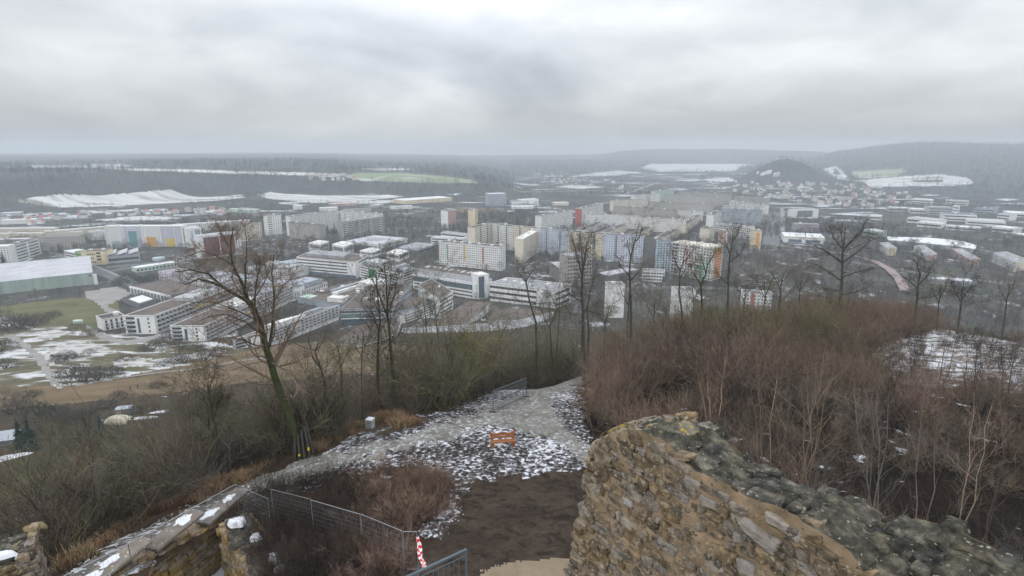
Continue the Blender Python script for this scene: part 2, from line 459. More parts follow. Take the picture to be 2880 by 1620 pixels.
rows = np.concatenate([np.arange(2.0, 14.0, 1.5), np.arange(14.0, 46.0, 0.145), np.arange(46.0, 80.0, 0.3), np.geomspace(80.0, 1640.0, 300), np.arange(1646.0, 1930.0, 6.0), np.geomspace(1935.0, 7200.0, 120)])
cols = np.radians(np.linspace(-63, 63, 720))
RR, AA = np.meshgrid(rows, cols, indexing='ij')
GX, GY = RR * np.sin(AA), RR * np.cos(AA)
GZ = height(GX, GY)
nr, nc = RR.shape
verts = np.stack([GX, GY, GZ], -1).reshape(-1, 3)
ii, jj = np.meshgrid(np.arange(nr - 1), np.arange(nc - 1), indexing='ij')
q = np.stack([ii * nc + jj, ii * nc + jj + 1, (ii + 1) * nc + jj + 1, (ii + 1) * nc + jj], -1).reshape(-1, 4)
q = q[:, ::-1]
cen = verts[q].mean(1)
FX, FY, FDp = project(cen)
FD = np.hypot(cen[:, 0], cen[:, 1]); FAZ = np.degrees(np.arctan2(cen[:, 0], cen[:, 1]))
JS = np.where(FD > 600, 28.0, np.where(FD > 150, 6.0, 1.0))
jit = wob(cen[:, 0], cen[:, 1], 2.3 * JS, 0.5) * np.clip(900 / FD, 3, 16) * 0.45
hf = wob(cen[:, 0], cen[:, 1], 0.33, 1.1) * np.clip(500 / FD, 0, 11) + wob(cen[:, 0], cen[:, 1], 0.75, 3.1) * np.clip(500 / FD, 0, 9)
jit = jit + hf + RNG.normal(0, 1, len(hf)) * np.where(FD < 26, 11, np.where(FD < 70, 6, 0))
jit2 = hf * .7 + wob(cen[:, 0], cen[:, 1], 1.4 * JS, 4.5) * np.clip(900 / FD, 2, 16) * 0.45
CLS = np.full(len(q), 'town', dtype=object)
CLS[FD > 1250] = 'far'
CLS[FD < 420] = 'hill'
slope_far = (FD > 1650) & (cen[:, 2] > -133)
CLS[slope_far] = 'forest'
CLS[(FAZ > 8) & (FD > 3300)] = 'forest'

def paint(cls, poly, d0=0, d1=1e9, rough=True):
    jx, jy = (jit, jit2 * np.where(FD > 900, 0.35, 1)) if rough else (0, 0)
    k = in_poly(FX + jx, FY + jy, poly) & (FD > d0) & (FD < d1) & (FDp > 0)
    CLS[k] = cls

# far fields (pixel outlines of the photograph, taken onto the terrain)
F = lambda *p: list(p)
paint('snowfield', F((85, 464), (300, 466), (400, 474), (540, 476), (700, 482), (830, 484), (980, 490), (940, 499), (820, 492), (640, 488), (500, 483), (380, 480), (280, 473), (90, 472)), 1750, 3600)
paint('snowfield', F((240, 462), (340, 462), (400, 469), (300, 469)), 1750, 4200)
paint('greenfield', F((950, 497), (1010, 486), (1130, 486), (1250, 496), (1330, 507), (1345, 515), (1210, 514), (1010, 508)), 1600, 3600)
paint('snowfield', F((1000, 474), (1130, 472), (1170, 476), (1080, 480)), 2000, 4200)
paint('snowfield', F((36, 563), (170, 546), (270, 551), (390, 540), (500, 531), (620, 527), (680, 548), (690, 555), (600, 566), (460, 572), (330, 580), (170, 583), (100, 574)), 1200, 1760)
paint('snowfield', F((720, 547), (760, 540), (800, 545), (900, 550), (1100, 548), (1135, 553), (1020, 566), (880, 570), (760, 560)), 1200, 1800)
paint('snowfield', F((250, 594), (470, 586), (470, 591), (260, 600)), 900, 1600)
paint('snowfield', F((260, 618), (400, 607), (485, 610), (480, 617), (300, 622)), 800, 1500)
paint('snowfield', F((780, 570), (890, 563), (885, 569), (790, 573)), 1000, 1700)
paint('snowfield', F((920, 572), (1080, 563), (1160, 560), (1080, 572), (930, 575)), 1000, 1700)
paint('snowfield', F((1592, 497), (1700, 484), (1740, 480), (1805, 486), (1700, 494)), 1800, 4600)
paint('snowfield', F((1830, 461), (2130, 461), (2080, 470), (2070, 481), (1850, 483), (1800, 473)), 2500, 5200)
paint('snowfield', F((1560, 527), (1610, 519), (1700, 526), (1640, 531)), 1500, 4000)
paint('snowfield', F((1980, 503), (2050, 499), (2075, 510), (2000, 513)), 1800, 3800)
paint('snowfield', F((2316, 475), (2350, 467), (2372, 485), (2388, 507), (2362, 505), (2340, 494)), 1800, 4200)
paint('far', F((2340, 476), (2352, 474), (2365, 490), (2350, 492)), 1800, 4200)
paint('snowfield', F((2390, 507), (2440, 505), (2540, 496), (2650, 490), (2720, 500), (2744, 515), (2700, 522), (2560, 524), (2450, 528), (2430, 512)), 1800, 4200)
paint('greenfield', F((2395, 482), (2540, 474), (2550, 482), (2520, 496), (2420, 502), (2400, 498)), 1800, 4200)
paint('forest', F((2560, 507), (2655, 505), (2650, 512), (2580, 513)), 1800, 4200)
paint('snowfield', F((2120, 484), (2190, 482), (2190, 493), (2130, 490)), 1800, 4200)
paint('meadow', F((1225, 590), (1310, 586), (1400, 588), (1420, 596), (1260, 599)), 900, 2500)
# park and lawns by the hospital
paint('lawn', F((0, 860), (250, 835), (330, 850), (350, 905), (250, 935), (130, 905), (0, 890)), 300, 1100)
paint('lawn', F((130, 870), (240, 850), (285, 875), (245, 890), (170, 885)), 300, 1100)
paint('park', F((-300, 900), (130, 905), (250, 935), (440, 950), (600, 960), (700, 985), (640, 1005), (530, 1030), (420, 1045), (330, 1062), (160, 1088), (-300, 1115)), 200, 800)
paint('meadow', F((-300, 1085), (150, 1086), (330, 1062), (420, 1045), (530, 1028), (700, 985), (830, 965), (1010, 960), (1150, 975), (1300, 985), (1300, 1050), (1000, 1050), (700, 1075), (520, 1100), (300, 1125), (-300, 1180)), 180, 620)
for pl in (((75, 957), (150, 925), (200, 935), (140, 955)), ((130, 985), (200, 958), (262, 965), (330, 990), (240, 1000), (160, 1000)),
           ((90, 1000), (140, 990), (150, 1020), (120, 1028)), ((215, 1008), (335, 982), (330, 992), (225, 1012)), ((310, 1020), (360, 1005), (440, 1010), (520, 995), (560, 1000), (470, 1030), (330, 1033)),
           ((405, 970), (470, 965), (490, 985), (440, 990)), ((170, 1042), (205, 1032), (205, 1040), (180, 1046)), ((140, 1018), (160, 1022), (140, 1030)), ((540, 990), (640, 985), (600, 1010), (545, 1010))):
    paint('parksnow', pl, 200, 800)
paint('paving', F((10, 940), (38, 940), (85, 972), (122, 1000), (140, 1040), (168, 1080), (150, 1090), (122, 1045), (96, 1008), (60, 975)), 200, 800, False)
paint('paving', F((245, 915), (300, 945), (360, 958), (480, 935), (485, 942), (360, 972), (285, 955), (240, 922)), 200, 800, False)
paint('parksnow', F((150, 1082), (250, 1074), (318, 1063), (318, 1068), (250, 1081), (160, 1090)), 180, 700)
paint('paving', F((240, 820), (330, 805), (372, 825), (330, 845), (300, 860), (345, 880), (300, 880), (270, 850), (240, 838)), 300, 1000, False)
# foreground
paint('verge', F((-400, 2400), (-400, 1600), (165, 1600), (560, 1385), (700, 1325), (870, 1270), (1000, 1240), (1180, 1180), (1330, 1130), (1450, 1060), (1640, 1000), (1760, 990), (3400, 1100), (3400, 2600)), 0, 100)
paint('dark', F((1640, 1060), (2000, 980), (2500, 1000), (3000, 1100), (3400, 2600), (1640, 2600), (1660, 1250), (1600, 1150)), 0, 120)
paint('clearing', F((2440, 975), (2530, 955), (2680, 915), (2800, 920), (3100, 935), (3100, 1110), (2880, 1110), (2700, 1085), (2600, 1085), (2520, 1080), (2470, 1010)), 40, 150)
paint('trodden', F((900, 1280), (980, 1230), (1080, 1215), (1240, 1160), (1330, 1120), (1440, 1065), (1560, 1030), (1740, 1015), (1720, 1050), (1640, 1090), (1625, 1140), (1660, 1230), (1680, 1320), (1400, 1340), (1330, 1380), (1280, 1460), (1210, 1520), (1150, 1500), (1260, 1420), (1260, 1330), (1120, 1310), (960, 1340), (820, 1400), (700, 1440), (660, 1420), (760, 1360)), 0, 110)
paint('ice', F((560, 1425), (700, 1352), (870, 1298), (1000, 1266), (1090, 1238), (1190, 1208), (1300, 1175), (1400, 1130), (1500, 1085), (1600, 1050), (1690, 1030), (1690, 1045), (1620, 1085), (1560, 1125), (1555, 1165), (1610, 1215), (1660, 1275), (1665, 1320), (1610, 1280), (1550, 1225), (1450, 1205), (1340, 1210), (1200, 1245), (1060, 1280), (940, 1315), (830, 1350), (740, 1392), (690, 1440)), 0, 110)
paint('court', F((1285, 1385), (1340, 1345), (1480, 1340), (1600, 1325), (1720, 1300), (1720, 2600), (1100, 2600), (1150, 1600), (1215, 1530), (1290, 1450)), 0, 40)
paint('sand', F((1290, 1640), (1370, 1590), (1500, 1573), (1700, 1568), (1700, 2400), (1250, 2400)), 0, 40)
paint('cobble', F((60, 1690), (160, 1625), (330, 1530), (480, 1450), (620, 1378), (690, 1362), (740, 1392), (690, 1430), (540, 1510), (380, 1600), (250, 1690)), 0, 45)
CLS[in_poly(FX, FY, [(360, 1720), (430, 1590), (560, 1525), (652, 1462), (700, 1500), (760, 1640), (770, 2300), (250, 2300)]) & (FD < 40) & (FDp > 0)] = 'void'

SHEETS = {'town': 'town_ground', 'far': 'valley_floor', 'forest': 'wooded_hills', 'hill': 'hillside', 'snowfield': 'snow_field', 'greenfield': 'grain_field',
          'meadow': 'dry_meadow', 'lawn': 'lawn', 'park': 'park_ground', 'parksnow': 'park_snow', 'paving': 'park_path', 'ice': 'footpath', 'trodden': 'snowy_ground',
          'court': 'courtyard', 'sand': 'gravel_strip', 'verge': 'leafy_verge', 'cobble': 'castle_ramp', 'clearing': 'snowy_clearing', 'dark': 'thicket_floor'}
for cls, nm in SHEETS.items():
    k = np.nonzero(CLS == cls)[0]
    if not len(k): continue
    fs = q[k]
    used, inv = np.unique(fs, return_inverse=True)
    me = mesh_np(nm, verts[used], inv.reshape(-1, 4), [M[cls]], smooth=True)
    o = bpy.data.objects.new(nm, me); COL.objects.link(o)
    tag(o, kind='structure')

# the air
hm = bpy.data.materials.new('haze_air'); hm.use_nodes = True
ht = hm.node_tree; ht.nodes.clear()
ho = ht.nodes.new('ShaderNodeOutputMaterial'); hv = ht.nodes.new('ShaderNodeVolumePrincipled')
hv.inputs['Color'].default_value = (0.72, 0.795, 0.865, 1)
hv.inputs['Density'].default_value = 0.000225
hv.inputs['Anisotropy'].default_value = 0.0
ht.links.new(hv.outputs[0], ho.inputs['Volume'])
b = MB(); b.box((-7400, -60, -150), (14800, 0, 0), (0, 7500, 0), (0, 0, 215))
b.build('haze', hm, kind='stuff')
# ------------------------------------------------------------------ buildings
def wallmat(n, c, **k):
    M[n] = mat('render_' + n, c, 0.85, k.pop('var', 0.07), k.pop('scale', 0.12), **k)
for n, c in dict(white=(0.70, 0.70, 0.69), offwhite=(0.66, 0.655, 0.64), grey=(0.40, 0.41, 0.42), cream=(0.62, 0.57, 0.47), yellow=(0.64, 0.54, 0.37), blue=(0.50, 0.55, 0.64), lilac=(0.54, 0.53, 0.61),
                 beige=(0.34, 0.32, 0.295), concrete=(0.30, 0.285, 0.265), darkconc=(0.15, 0.155, 0.165), maroon=(0.17, 0.045, 0.06), orange=(0.60, 0.27, 0.12), green=(0.06, 0.27, 0.13), teal=(0.10, 0.27, 0.28),
                 sky=(0.42, 0.51, 0.57), amber=(0.62, 0.33, 0.07), sun=(0.68, 0.50, 0.12), red=(0.36, 0.08, 0.07), pink=(0.50, 0.33, 0.30), bluegrey=(0.33, 0.36, 0.40), mint=(0.42, 0.52, 0.46), lime=(0.22, 0.42, 0.10),
                 brick=(0.36, 0.13, 0.10), mauve=(0.30, 0.27, 0.30), darkblue=(0.10, 0.13, 0.17)).items():
    wallmat(n, c)
M['tar'] = mat('roof_felt', (0.075, 0.068, 0.066), 0.9, 0.25, 0.15)
M['brownroof'] = mat('gravel_roof', (0.115, 0.092, 0.08), 0.9, 0.22, 0.12)
M['greyroof'] = mat('grey_roof', (0.27, 0.27, 0.29), 0.8, 0.18, 0.1)
M['paleroof'] = ground_mat('pale_roof', [(0.36, 0.36, 0.39), (0.52, 0.52, 0.55)], 0.05, stretch=(1, 1, 1), bump=0)
M['snowroof'] = ground_mat('snowy_roof', [(0.60, 0.61, 0.63), (0.72, 0.73, 0.75)], 0.1, True, (0.2, 0.19, 0.18), 0.12, 0.66, 0.05, bump=0)
M['glass'] = mat('window_glass', (0.028, 0.032, 0.038), 0.22, 0.4, 0.3, spec=0.5)
M['paleglass'] = mat('curtained_glass', (0.13, 0.145, 0.16), 0.3, 0.4, 0.4, spec=0.5)
M['blueglass'] = mat('blue_glass', (0.06, 0.10, 0.13), 0.15, 0.4, 0.2, spec=0.6)
M['greenglass'] = mat('greenish_glass', (0.14, 0.20, 0.20), 0.2, 0.4, 0.2, spec=0.6)
M['metal'] = mat('galvanised_metal', (0.36, 0.38, 0.41), 0.5, 0.15, 2.0, metal=0.3)
M['coppered'] = mat('weathered_cladding', (0.30, 0.37, 0.335), 0.6, 0.16, 0.22, stretch=(1, 1, 0.12), detail=4)
M['mural'] = mat('mural_relief', (0.48, 0.44, 0.37), 0.8, 0, 0.28, col2=(0.16, 0.14, 0.12), detail=3)

FOOT = []
class House:
    """one building: an empty at its base, walls, roof, and whatever its fronts carry"""
    def __init__(s, name, label, cat, A, B, H, depth=12.0, C=None, wall='white', roof='tar', group=None, parapet=0.5, found=1.5, roofname='roof', noroof=False):
        A = V(*A); B = V(*B)
        z0 = min(A[2], B[2]); A[2] = B[2] = z0
        s.L = np.linalg.norm(B - A); s.u = (B - A) / s.L
        if C is not None:
            C = V(*C); C[2] = z0; s.n = unit(C - B); s.d = np.linalg.norm(C - B)
        else:
            s.n = V(-s.u[1], s.u[0], 0.0); s.d = depth
            if s.n @ A < 0: s.n = -s.n
        s.A, s.B, s.H, s.z0 = A, B, H, z0
        s.c = (A + B) / 2 + s.n * s.d / 2
        FOOT.append((A, s.u, s.n, s.L, s.d))
        s.root = empty(name, s.c, label, cat, group)
        s.up = V(0, 0, 1.0)
        m = MB(); m.box(A - s.c - s.up * found, s.u * s.L, s.n * s.d, s.up * (H + found))
        s.body = m.build('wall', M[wall], s.root)
        if not noroof:
            m = MB()
            o = A - s.c + s.up * H
            e = 0.12
            m.box(o - (s.u + s.n) * e + s.up * 0.004, s.u * (s.L + 2 * e), s.n * (s.d + 2 * e), s.up * 0.25)
            s.roof = m.build(roofname, M[roof], s.root)
            if parapet:
                m = MB(); t = 0.35; P = parapet
                oz = o + s.up * 0.256
                m.box(oz - (s.u + s.n) * e, s.u * (s.L + 2 * e), s.n * t, s.up * P)
                m.box(oz - (s.u + s.n) * e + s.n * (s.d + 2 * e - t), s.u * (s.L + 2 * e), s.n * t, s.up * P)
                m.box(oz - s.u * e + s.n * (t - e + .001), s.u * t, s.n * (s.d + 2 * e - 2 * t - .002), s.up * P)
                m.box(oz + s.u * (s.L + e - t) + s.n * (t - e + .001), s.u * t, s.n * (s.d + 2 * e - 2 * t - .002), s.up * P)
                m.build('parapet', M[wall], s.root)
    def face(s, f):
        """origin, direction, outward normal and length of a front"""
        if f == 'f': return s.A, s.u, -s.n, s.L
        if f == 'r': return s.B, s.n, s.u, s.d
        if f == 'l': return s.A + s.n * s.d, -s.n, -s.u, s.d
        return s.B + s.n * s.d, -s.u, s.n, s.L
    def plate(s, mb, f, a, b, z0, z1, proud=0.06, thick=None):
        """a plate on a front: from a to b along it (metres, or fractions when b <= 1), between two heights"""
        o, d, n, Ln = s.face(f)
        if b <= 1.0001: a, b = a * Ln, b * Ln
        t = proud
        p = o + d * a + s.up * z0 - s.c
        mb.box(p + n * 0.003, d * (b - a), n * t, s.up * (z1 - z0))
    def panel(s, f, a, b, z0, z1, m, name='facade_panel', proud=0.05, label=None):
        mb = MB(); s.plate(mb, f, a, b, z0, z1, proud)
        return mb.build(name, M[m] if isinstance(m, str) else m, s.root, label=label)
    def windows(s, f, floors=None, cols=None, w=1.2, h=1.2, sill=1.0, a=0.0, b=1.0, z0=0.6, z1=None, glass='glass', proud=0.09, skip=0.0, pitch=3.1):
        o, d, n, Ln = s.face(f)
        z1 = z1 or s.H - 0.4
        floors = floors or max(1, round((z1 - z0) / 2.85)); fh = (z1 - z0) / floors
        W_ = (b - a) * Ln; cols = cols or max(1, round(W_ / pitch)); cw = W_ / cols
        w = min(w, cw * 0.62); h = min(h, fh * 0.62)
        mb = MB()
        for i in range(floors):
            for j in range(cols):
                if skip and random.random() < skip: continue
                x = a * Ln + (j + 0.5) * cw - w / 2; z = z0 + i * fh + (fh - h) * 0.5
                p = o + d * x + s.up * z - s.c + n * 0.003
                mb.box(p, d * w, n * proud, s.up * h, bottom=False)
        return mb.build('window', M[glass], s.root, kind='stuff')
    def wparts(s, f, floors, cols, w, h, a=0.0, b=1.0, z0=0.6, z1=None, glass='glass', skip=0.0):
        """windows large enough to be picked out: each one an object, a pane in a rim"""
        o, d, n, Ln = s.face(f)
        z1 = z1 or s.H - 0.4; fh = (z1 - z0) / floors; W_ = (b - a) * Ln; cw = W_ / cols
        mb = MB(); mb.box(-d * w / 2 + s.up * (-h / 2), d * w, n * 0.08, s.up * h, bottom=False)
        mb.cur = 1
        for q in (0, 1): mb.box(-d * (w / 2 + 0.08) + s.up * (-h / 2 - 0.08 + q * (h + 0.08)), d * (w + 0.16), n * 0.13, s.up * 0.08)
        me = mb.mesh('window', [M[glass], M['grey']])
        for i in range(floors):
            for j in range(cols):
                if skip and random.random() < skip: continue
                p = o + d * (a * Ln + (j + 0.5) * cw) + s.up * (z0 + (i + 0.5) * fh) - s.c + n * 0.003
                ob = bpy.data.objects.new('window', me); COL.objects.link(ob); ob.parent = s.root; ob.location = p
    def bands(s, f, floors, frac=0.45, a=0.02, b=0.98, z0=0.5, z1=None, glass='glass', name='window_band', proud=0.05, mull=3.0):
        z1 = z1 or s.H - 0.3; fh = (z1 - z0) / floors
        for i in range(floors):
            z = z0 + i * fh + fh * 0.28
            mb = MB(); s.plate(mb, f, a, b, z, z + fh * frac, proud)
            ob = mb.build(name, M[glass], s.root)
            if mull:
                o, d, n, Ln = s.face(f); k = int((b - a) * Ln / mull)
                mm = MB()
                for j in range(1, k):
                    x = a * Ln + j * (b - a) * Ln / k
                    mm.box(o + d * (x - 0.09) + s.up * z - s.c + n * 0.01, d * 0.18, n * (proud + 0.06), s.up * fh * frac)
                if k > 1: mm.build('mullion', M['grey'], ob, kind='stuff')
    def balconies(s, f, floors, a=0.0, b=1.0, out=1.3, slab='grey', z0=0.4, z1=None, rail=1.0, back='glass', parts=True, joined_back=True):
        """access decks or balconies, one per storey, with dark openings behind"""
        z1 = z1 or s.H - 0.3; fh = (z1 - z0) / floors
        o, d, n, Ln = s.face(f)
        mb2 = MB()
        joined = MB()
        for i in range(floors):
            z = z0 + i * fh
            s.plate(mb2, f, a, b, z + fh * 0.36, z + fh * 0.92, 0.05)
            mb = MB() if parts else joined
            p = o + d * a * Ln + s.up * (z + 0.05) - s.c
            mb.box(p + n * 0.06, d * (b - a) * Ln, n * out, s.up * 0.16)
            mb.box(p + n * (out - 0.05) + s.up * 0.16, d * (b - a) * Ln, n * 0.1, s.up * rail)
            if parts: mb.build('balcony', M[slab], s.root)
        if not parts: joined.build('balcony', M[slab], s.root, kind='stuff')
        mb2.build('glazing', M[back], s.root, kind='stuff')
    def roofbox(s, a, b, c, d, h, m='grey', name='roof_house', base=0.26):
        mb = MB()
        p = s.A + s.u * s.L * a + s.n * s.d * c + s.up * (s.H + base) - s.c
        mb.box(p, s.u * s.L * (b - a), s.n * s.d * (d - c), s.up * h)
        return mb.build(name, M[m], s.root)
    def roofbits(s, k, m='grey', size=(2.0, 1.2), h=0.9):
        """vents and skylights on the roof"""
        for i in range(k):
            a = (i + 0.5 + random.uniform(-.3, .3)) / k; c = random.uniform(0.25, 0.7)
            w = size[0] / s.L; d = size[1] / s.d
            s.roofbox(a, min(a + w, 0.98), c, min(c + d, 0.95), h * random.uniform(.6, 1.3), m, 'roof_vent')

def H_from(px, py, ytop):
    P = ground(px, py); return z_on_vertical(P, ytop) - P[2]
def gbase(*p): return ground(*p, dmin=150)
def gtop(px, py, H):
    P = ground(px, py, H, dmin=150); P[2] -= H; return P

def slab(label, p, H=None, yt=None, depth=12, wall='white', roof='tar', win='f', top=True, name='apartment_block', cat='apartment block', group=None, C=None, bits=None, side=None, **wk):
    """a prefabricated block: p holds the pixels of the two ends of its front, at the roof line (top) or at the ground"""
    x1, y1, x2, y2 = p
    if top: A, B = gtop(x1, y1, H), gtop(x2, y2, H)
    else:
        A, B = gbase(x1, y1), gbase(x2, y2)
        if yt is not None: H = z_on_vertical(A, yt) - A[2]
        if C is not None: C = gbase(*C)
    h = House(name, label, cat, A, B, H, depth, C, wall, roof, group, parapet=0.5)
    for f in win: h.windows(f, **wk)
    if side:
        for f in side: h.windows(f, pitch=4.0)
    n = bits if bits is not None else max(1, int(h.L / 28))
    if n: h.roofbits(n, 'offwhite', (3.0, 3.5), 1.8)
    return h

# --- prefabricated blocks, left half
h = slab('long slab block in white and lilac bays with teal, orange and yellow painted fields', (302, 697, 520, 694), yt=637, depth=13, wall='offwhite', top=False, win='', roof='snowroof')
for k, (a, b, m) in enumerate(((0.0, 0.24, 'white'), (0.24, 0.47, 'lilac'), (0.47, 0.71, 'white'), (0.71, 0.985, 'lilac'))):
    h.panel('f', a + 0.002, b - 0.002, 0.3, h.H - 0.1, m, proud=0.05)
for a, b, z0, z1, m, lb in ((0.055, 0.185, 0.5, h.H * 0.30, 'sky', 'pale blue painted field'), (0.295, 0.405, 0.5, h.H * 0.78, 'teal', 'teal painted field'), (0.515, 0.645, 0.5, h.H * 0.50, 'amber', 'orange painted field'), (0.765, 0.89, 0.5, h.H * 0.43, 'sun', 'yellow painted field')):
    h.panel('f', a, b, z0, z1, m, proud=0.10, label=lb)
for a, b in ((0.0, .055), (.055, .185), (0.185, 0.24), (0.24, .295), (.405, .47), (.47, .515), (.515, .645), (.645, .71), (.71, .765), (.765, .89), (.89, .985)):
    h.windows('f', floors=11, a=a + .004, b=b - .004, w=1.3, h=1.1, proud=0.14, pitch=3.3)
h.windows('f', floors=11, cols=8, a=0.30, b=0.40, w=0.5, h=0.5, proud=0.14)

h = slab('maroon fronted block in white frames behind the crown of the big leaning tree', (566, 728, 682, 714), yt=664, depth=15, wall='white', top=False, win='', roof='paleroof')
for a, b in ((0.10, 0.47), (0.50, 0.84)): h.panel('f', a, b, 2, h.H - 2, 'maroon', proud=0.06)
h.windows('f', floors=10, a=0.11, b=0.46, proud=0.12, z0=2, z1=h.H - 2); h.windows('f', floors=10, a=0.51, b=0.83, proud=0.12, z0=2, z1=h.H - 2); h.windows('f', floors=10, cols=2, a=0.86, b=0.98)
h = slab('pale blue and white framed block between the lilac bays and the maroon block', (530, 697, 572, 694), yt=644, depth=34, wall='white', top=False, win='', roof='paleroof')
h.panel('f', 0.25, 0.45, 3, h.H - 3, 'sky'); h.panel('f', 0.55, 0.92, 2, h.H - 2, 'bluegrey'); h.windows('f', a=0.55, b=0.92, proud=0.1); h.windows('r')
h = slab('cream slab block just right of the maroon block', (678, 678, 739, 673), yt=632, depth=12, wall='cream', top=False)
h = slab('white tower block with ribbed balconies on its left half, beside a dark lawn', (746, 662, 795, 659), yt=608, depth=22, wall='white', top=False, win='')
h.windows('f', a=0.5, b=1.0); h.bands('f', 10, 0.4, 0.22, 0.48, mull=0)
h = slab('low white slab behind the lilac and maroon blocks, with a long snowy roof', (486, 634, 702, 619), 14, depth=11, wall='offwhite', roof='snowroof')
h = slab('long pale grey slab block with vertical stripes above the brown blank block', (816, 609, 952, 594), 32, depth=12, wall='offwhite', win='f')
for k in range(6): h.panel('f', 0.08 + k * 0.155, 0.095 + k * 0.155, 1, h.H - 1, 'grey', proud=0.13)
h = slab('pale slab block running right from the end of the striped slab', (956, 594, 1062, 602), 32, depth=12, wall='offwhite')
for k in range(4): h.panel('f', 0.12 + k * 0.22, 0.145 + k * 0.22, 1, h.H - 1, 'bluegrey', proud=0.13)
h = slab('brown grey slab block with two columns of stairwell lights, facing the conifers', (815, 668, 901, 680), yt=625, depth=12, wall='concrete', top=False, win='')
for a in (0.17, 0.56): h.windows('f', a=a, b=a + 0.05, cols=1, glass='offwhite')
h.windows('f', a=0.01, b=0.16, glass='beige', w=1.2); h.windows('f', a=0.24, b=0.54, glass='beige', w=1.2); h.windows('f', a=0.63, b=0.98, glass='beige', w=1.2)
h = slab('grey slab block with columns of pale balconies, its bare end wall on the left', (968, 676, 1083, 656), yt=624, depth=14, wall='concrete', top=False, win='f', roof='greyroof')
for a in (0.02, 0.31, 0.60, 0.84): h.balconies('f', 10, a, a + 0.07, 1.3, 'offwhite', parts=False)
h.panel('f', 0.02, 0.98, h.H - 0.8, h.H - 0.1, 'offwhite', proud=0.2)
h = slab('small tower with a white end and a reddish window front, in the trees', (1261, 642, 1284, 637), yt=594, depth=15, wall='white', top=False, win=''); h.panel('f', 0, 1, 0.5, h.H, 'pink'); h.windows('f', proud=0.12)
h = slab('small orange tower with a bare front, right of the reddish tower', (1317, 638, 1337, 639), yt=592, depth=17, wall='yellow', top=False, win='r')
h = slab('white slab block with red, brown and green stair stripes behind young trees', (1236, 744, 1408, 762), yt=681, depth=13, wall='white', top=False, win='', bits=7)
h.windows('f', floors=10, cols=33, w=1.1, h=1.0); h.windows('r', floors=10, cols=3)
for a, m, lb in ((0.13, 'green', 'green stair stripe'), (0.42, 'amber', 'brown stair stripe'), (0.715, 'red', 'red stair stripe')):
    h.panel('f', a, a + 0.02, h.H * 0.25, h.H * 0.93, m, proud=0.15, label=lb)
for i, (p, w_, lb) in enumerate((((1336, 641, 1382, 630), 'cream', 'cream slab turning towards the end gable, first of the zigzag of slabs'),
        ((1383, 630, 1440, 638), 'offwhite', 'pale grey slab, second bay of the zigzag of slabs'),
        ((1441, 638, 1508, 643), 'cream', 'cream slab behind the cream gabled tower, third bay of the zigzag'),
        ((1509, 643, 1599, 652), 'blue', 'pale blue slab in the middle of the zigzag of slabs'),
        ((1600, 652, 1697, 660), 'cream', 'cream slab with a yellow lower half in the zigzag of slabs'),
        ((1698, 660, 1810, 666), 'blue', 'blue and lilac slab closing the zigzag of slabs on the right'))):
    h = slab(lb, p, 33, depth=12, wall=w_, win='', roof='tar')
    h.windows('f', floors=11, cols=max(6, int(h.L / 2.9)), w=1.1, h=1.15)
    if i == 4: h.panel('f', 0, 1, 0.3, h.H * 0.4, 'yellow', proud=0.05)
    if i == 5: h.panel('f', 0.3, 0.5, 0.3, h.H, 'lilac', proud=0.05)
    if i in (3, 1): h.panel('f', 0.0, 0.12, 0.3, h.H, 'offwhite', proud=0.05)
    for a in (0.3, 0.72): h.balconies('f', 11, a, a + 0.05, 1.1, 'grey', parts=False)
h = slab('cream gabled tower block on the slope of car parks, its long side turned right', (1472, 741, 1516, 709), yt=673, depth=11, wall='cream', top=False, win='', roof='offwhite', bits=3)
h.windows('f', floors=11); h.panel('f', 0.46, 0.52, 1, h.H - 1, 'beige', proud=0.15)
# --- prefabricated blocks, right half
slab('pale slab with a bare left end and greenish balconies, left of the red gable', (1523, 607, 1611, 592), 32, depth=12, wall='offwhite')
h = slab('slab block with a bright red end wall', (1637, 588, 1697, 573), 32, depth=13, wall='offwhite'); h.panel('l', 0, 1, 0.3, h.H, 'red', label='red end wall')
slab('long white seven storey slab stretching across the estate, left part', (1644, 602, 1796, 610), 22, depth=12, wall='offwhite', bits=4, glass='paleglass')
slab('long white seven storey slab, right part with the stepped corner', (1798, 613, 1929, 619), 22, depth=12, wall='offwhite', bits=4, glass='paleglass')
slab('white slab with fine window rows above the long white slabs, left of the avenue', (1898, 593, 1974, 597), 18, depth=12, wall='offwhite', glass='paleglass')
slab('cream bar running uphill along the avenue from the stepped corner', (1930, 635, 1973, 605), 13, depth=13, wall='cream', glass='beige')
for p, lb in (((1642, 647, 1695, 626), 'low pale bar, leftmost of four sloping bars in the courtyard'), ((1714, 654, 1765, 632), 'low cream bar with a dark roof, second of four sloping bars'),
              ((1790, 662, 1838, 639), 'low cream bar, third of four sloping bars'), ((1872, 668, 1913, 646), 'low yellow bar with a bare end, rightmost of four sloping bars')):
    slab(lb, p, 10, depth=14, wall='cream' if 'pale' not in lb else 'offwhite', bits=1, name='low_block')
for p, lb in (((1725, 580, 1898, 593), 'brown grey rear slab nearest the long white slabs'), ((1823, 567, 2007, 576), 'brown grey rear slab in the middle of the far courtyards'), ((1870, 550, 2035, 556), 'brown grey rear slab farthest up the valley')):
    slab(lb, p, 21, depth=12, wall='beige', glass='concrete', bits=2)
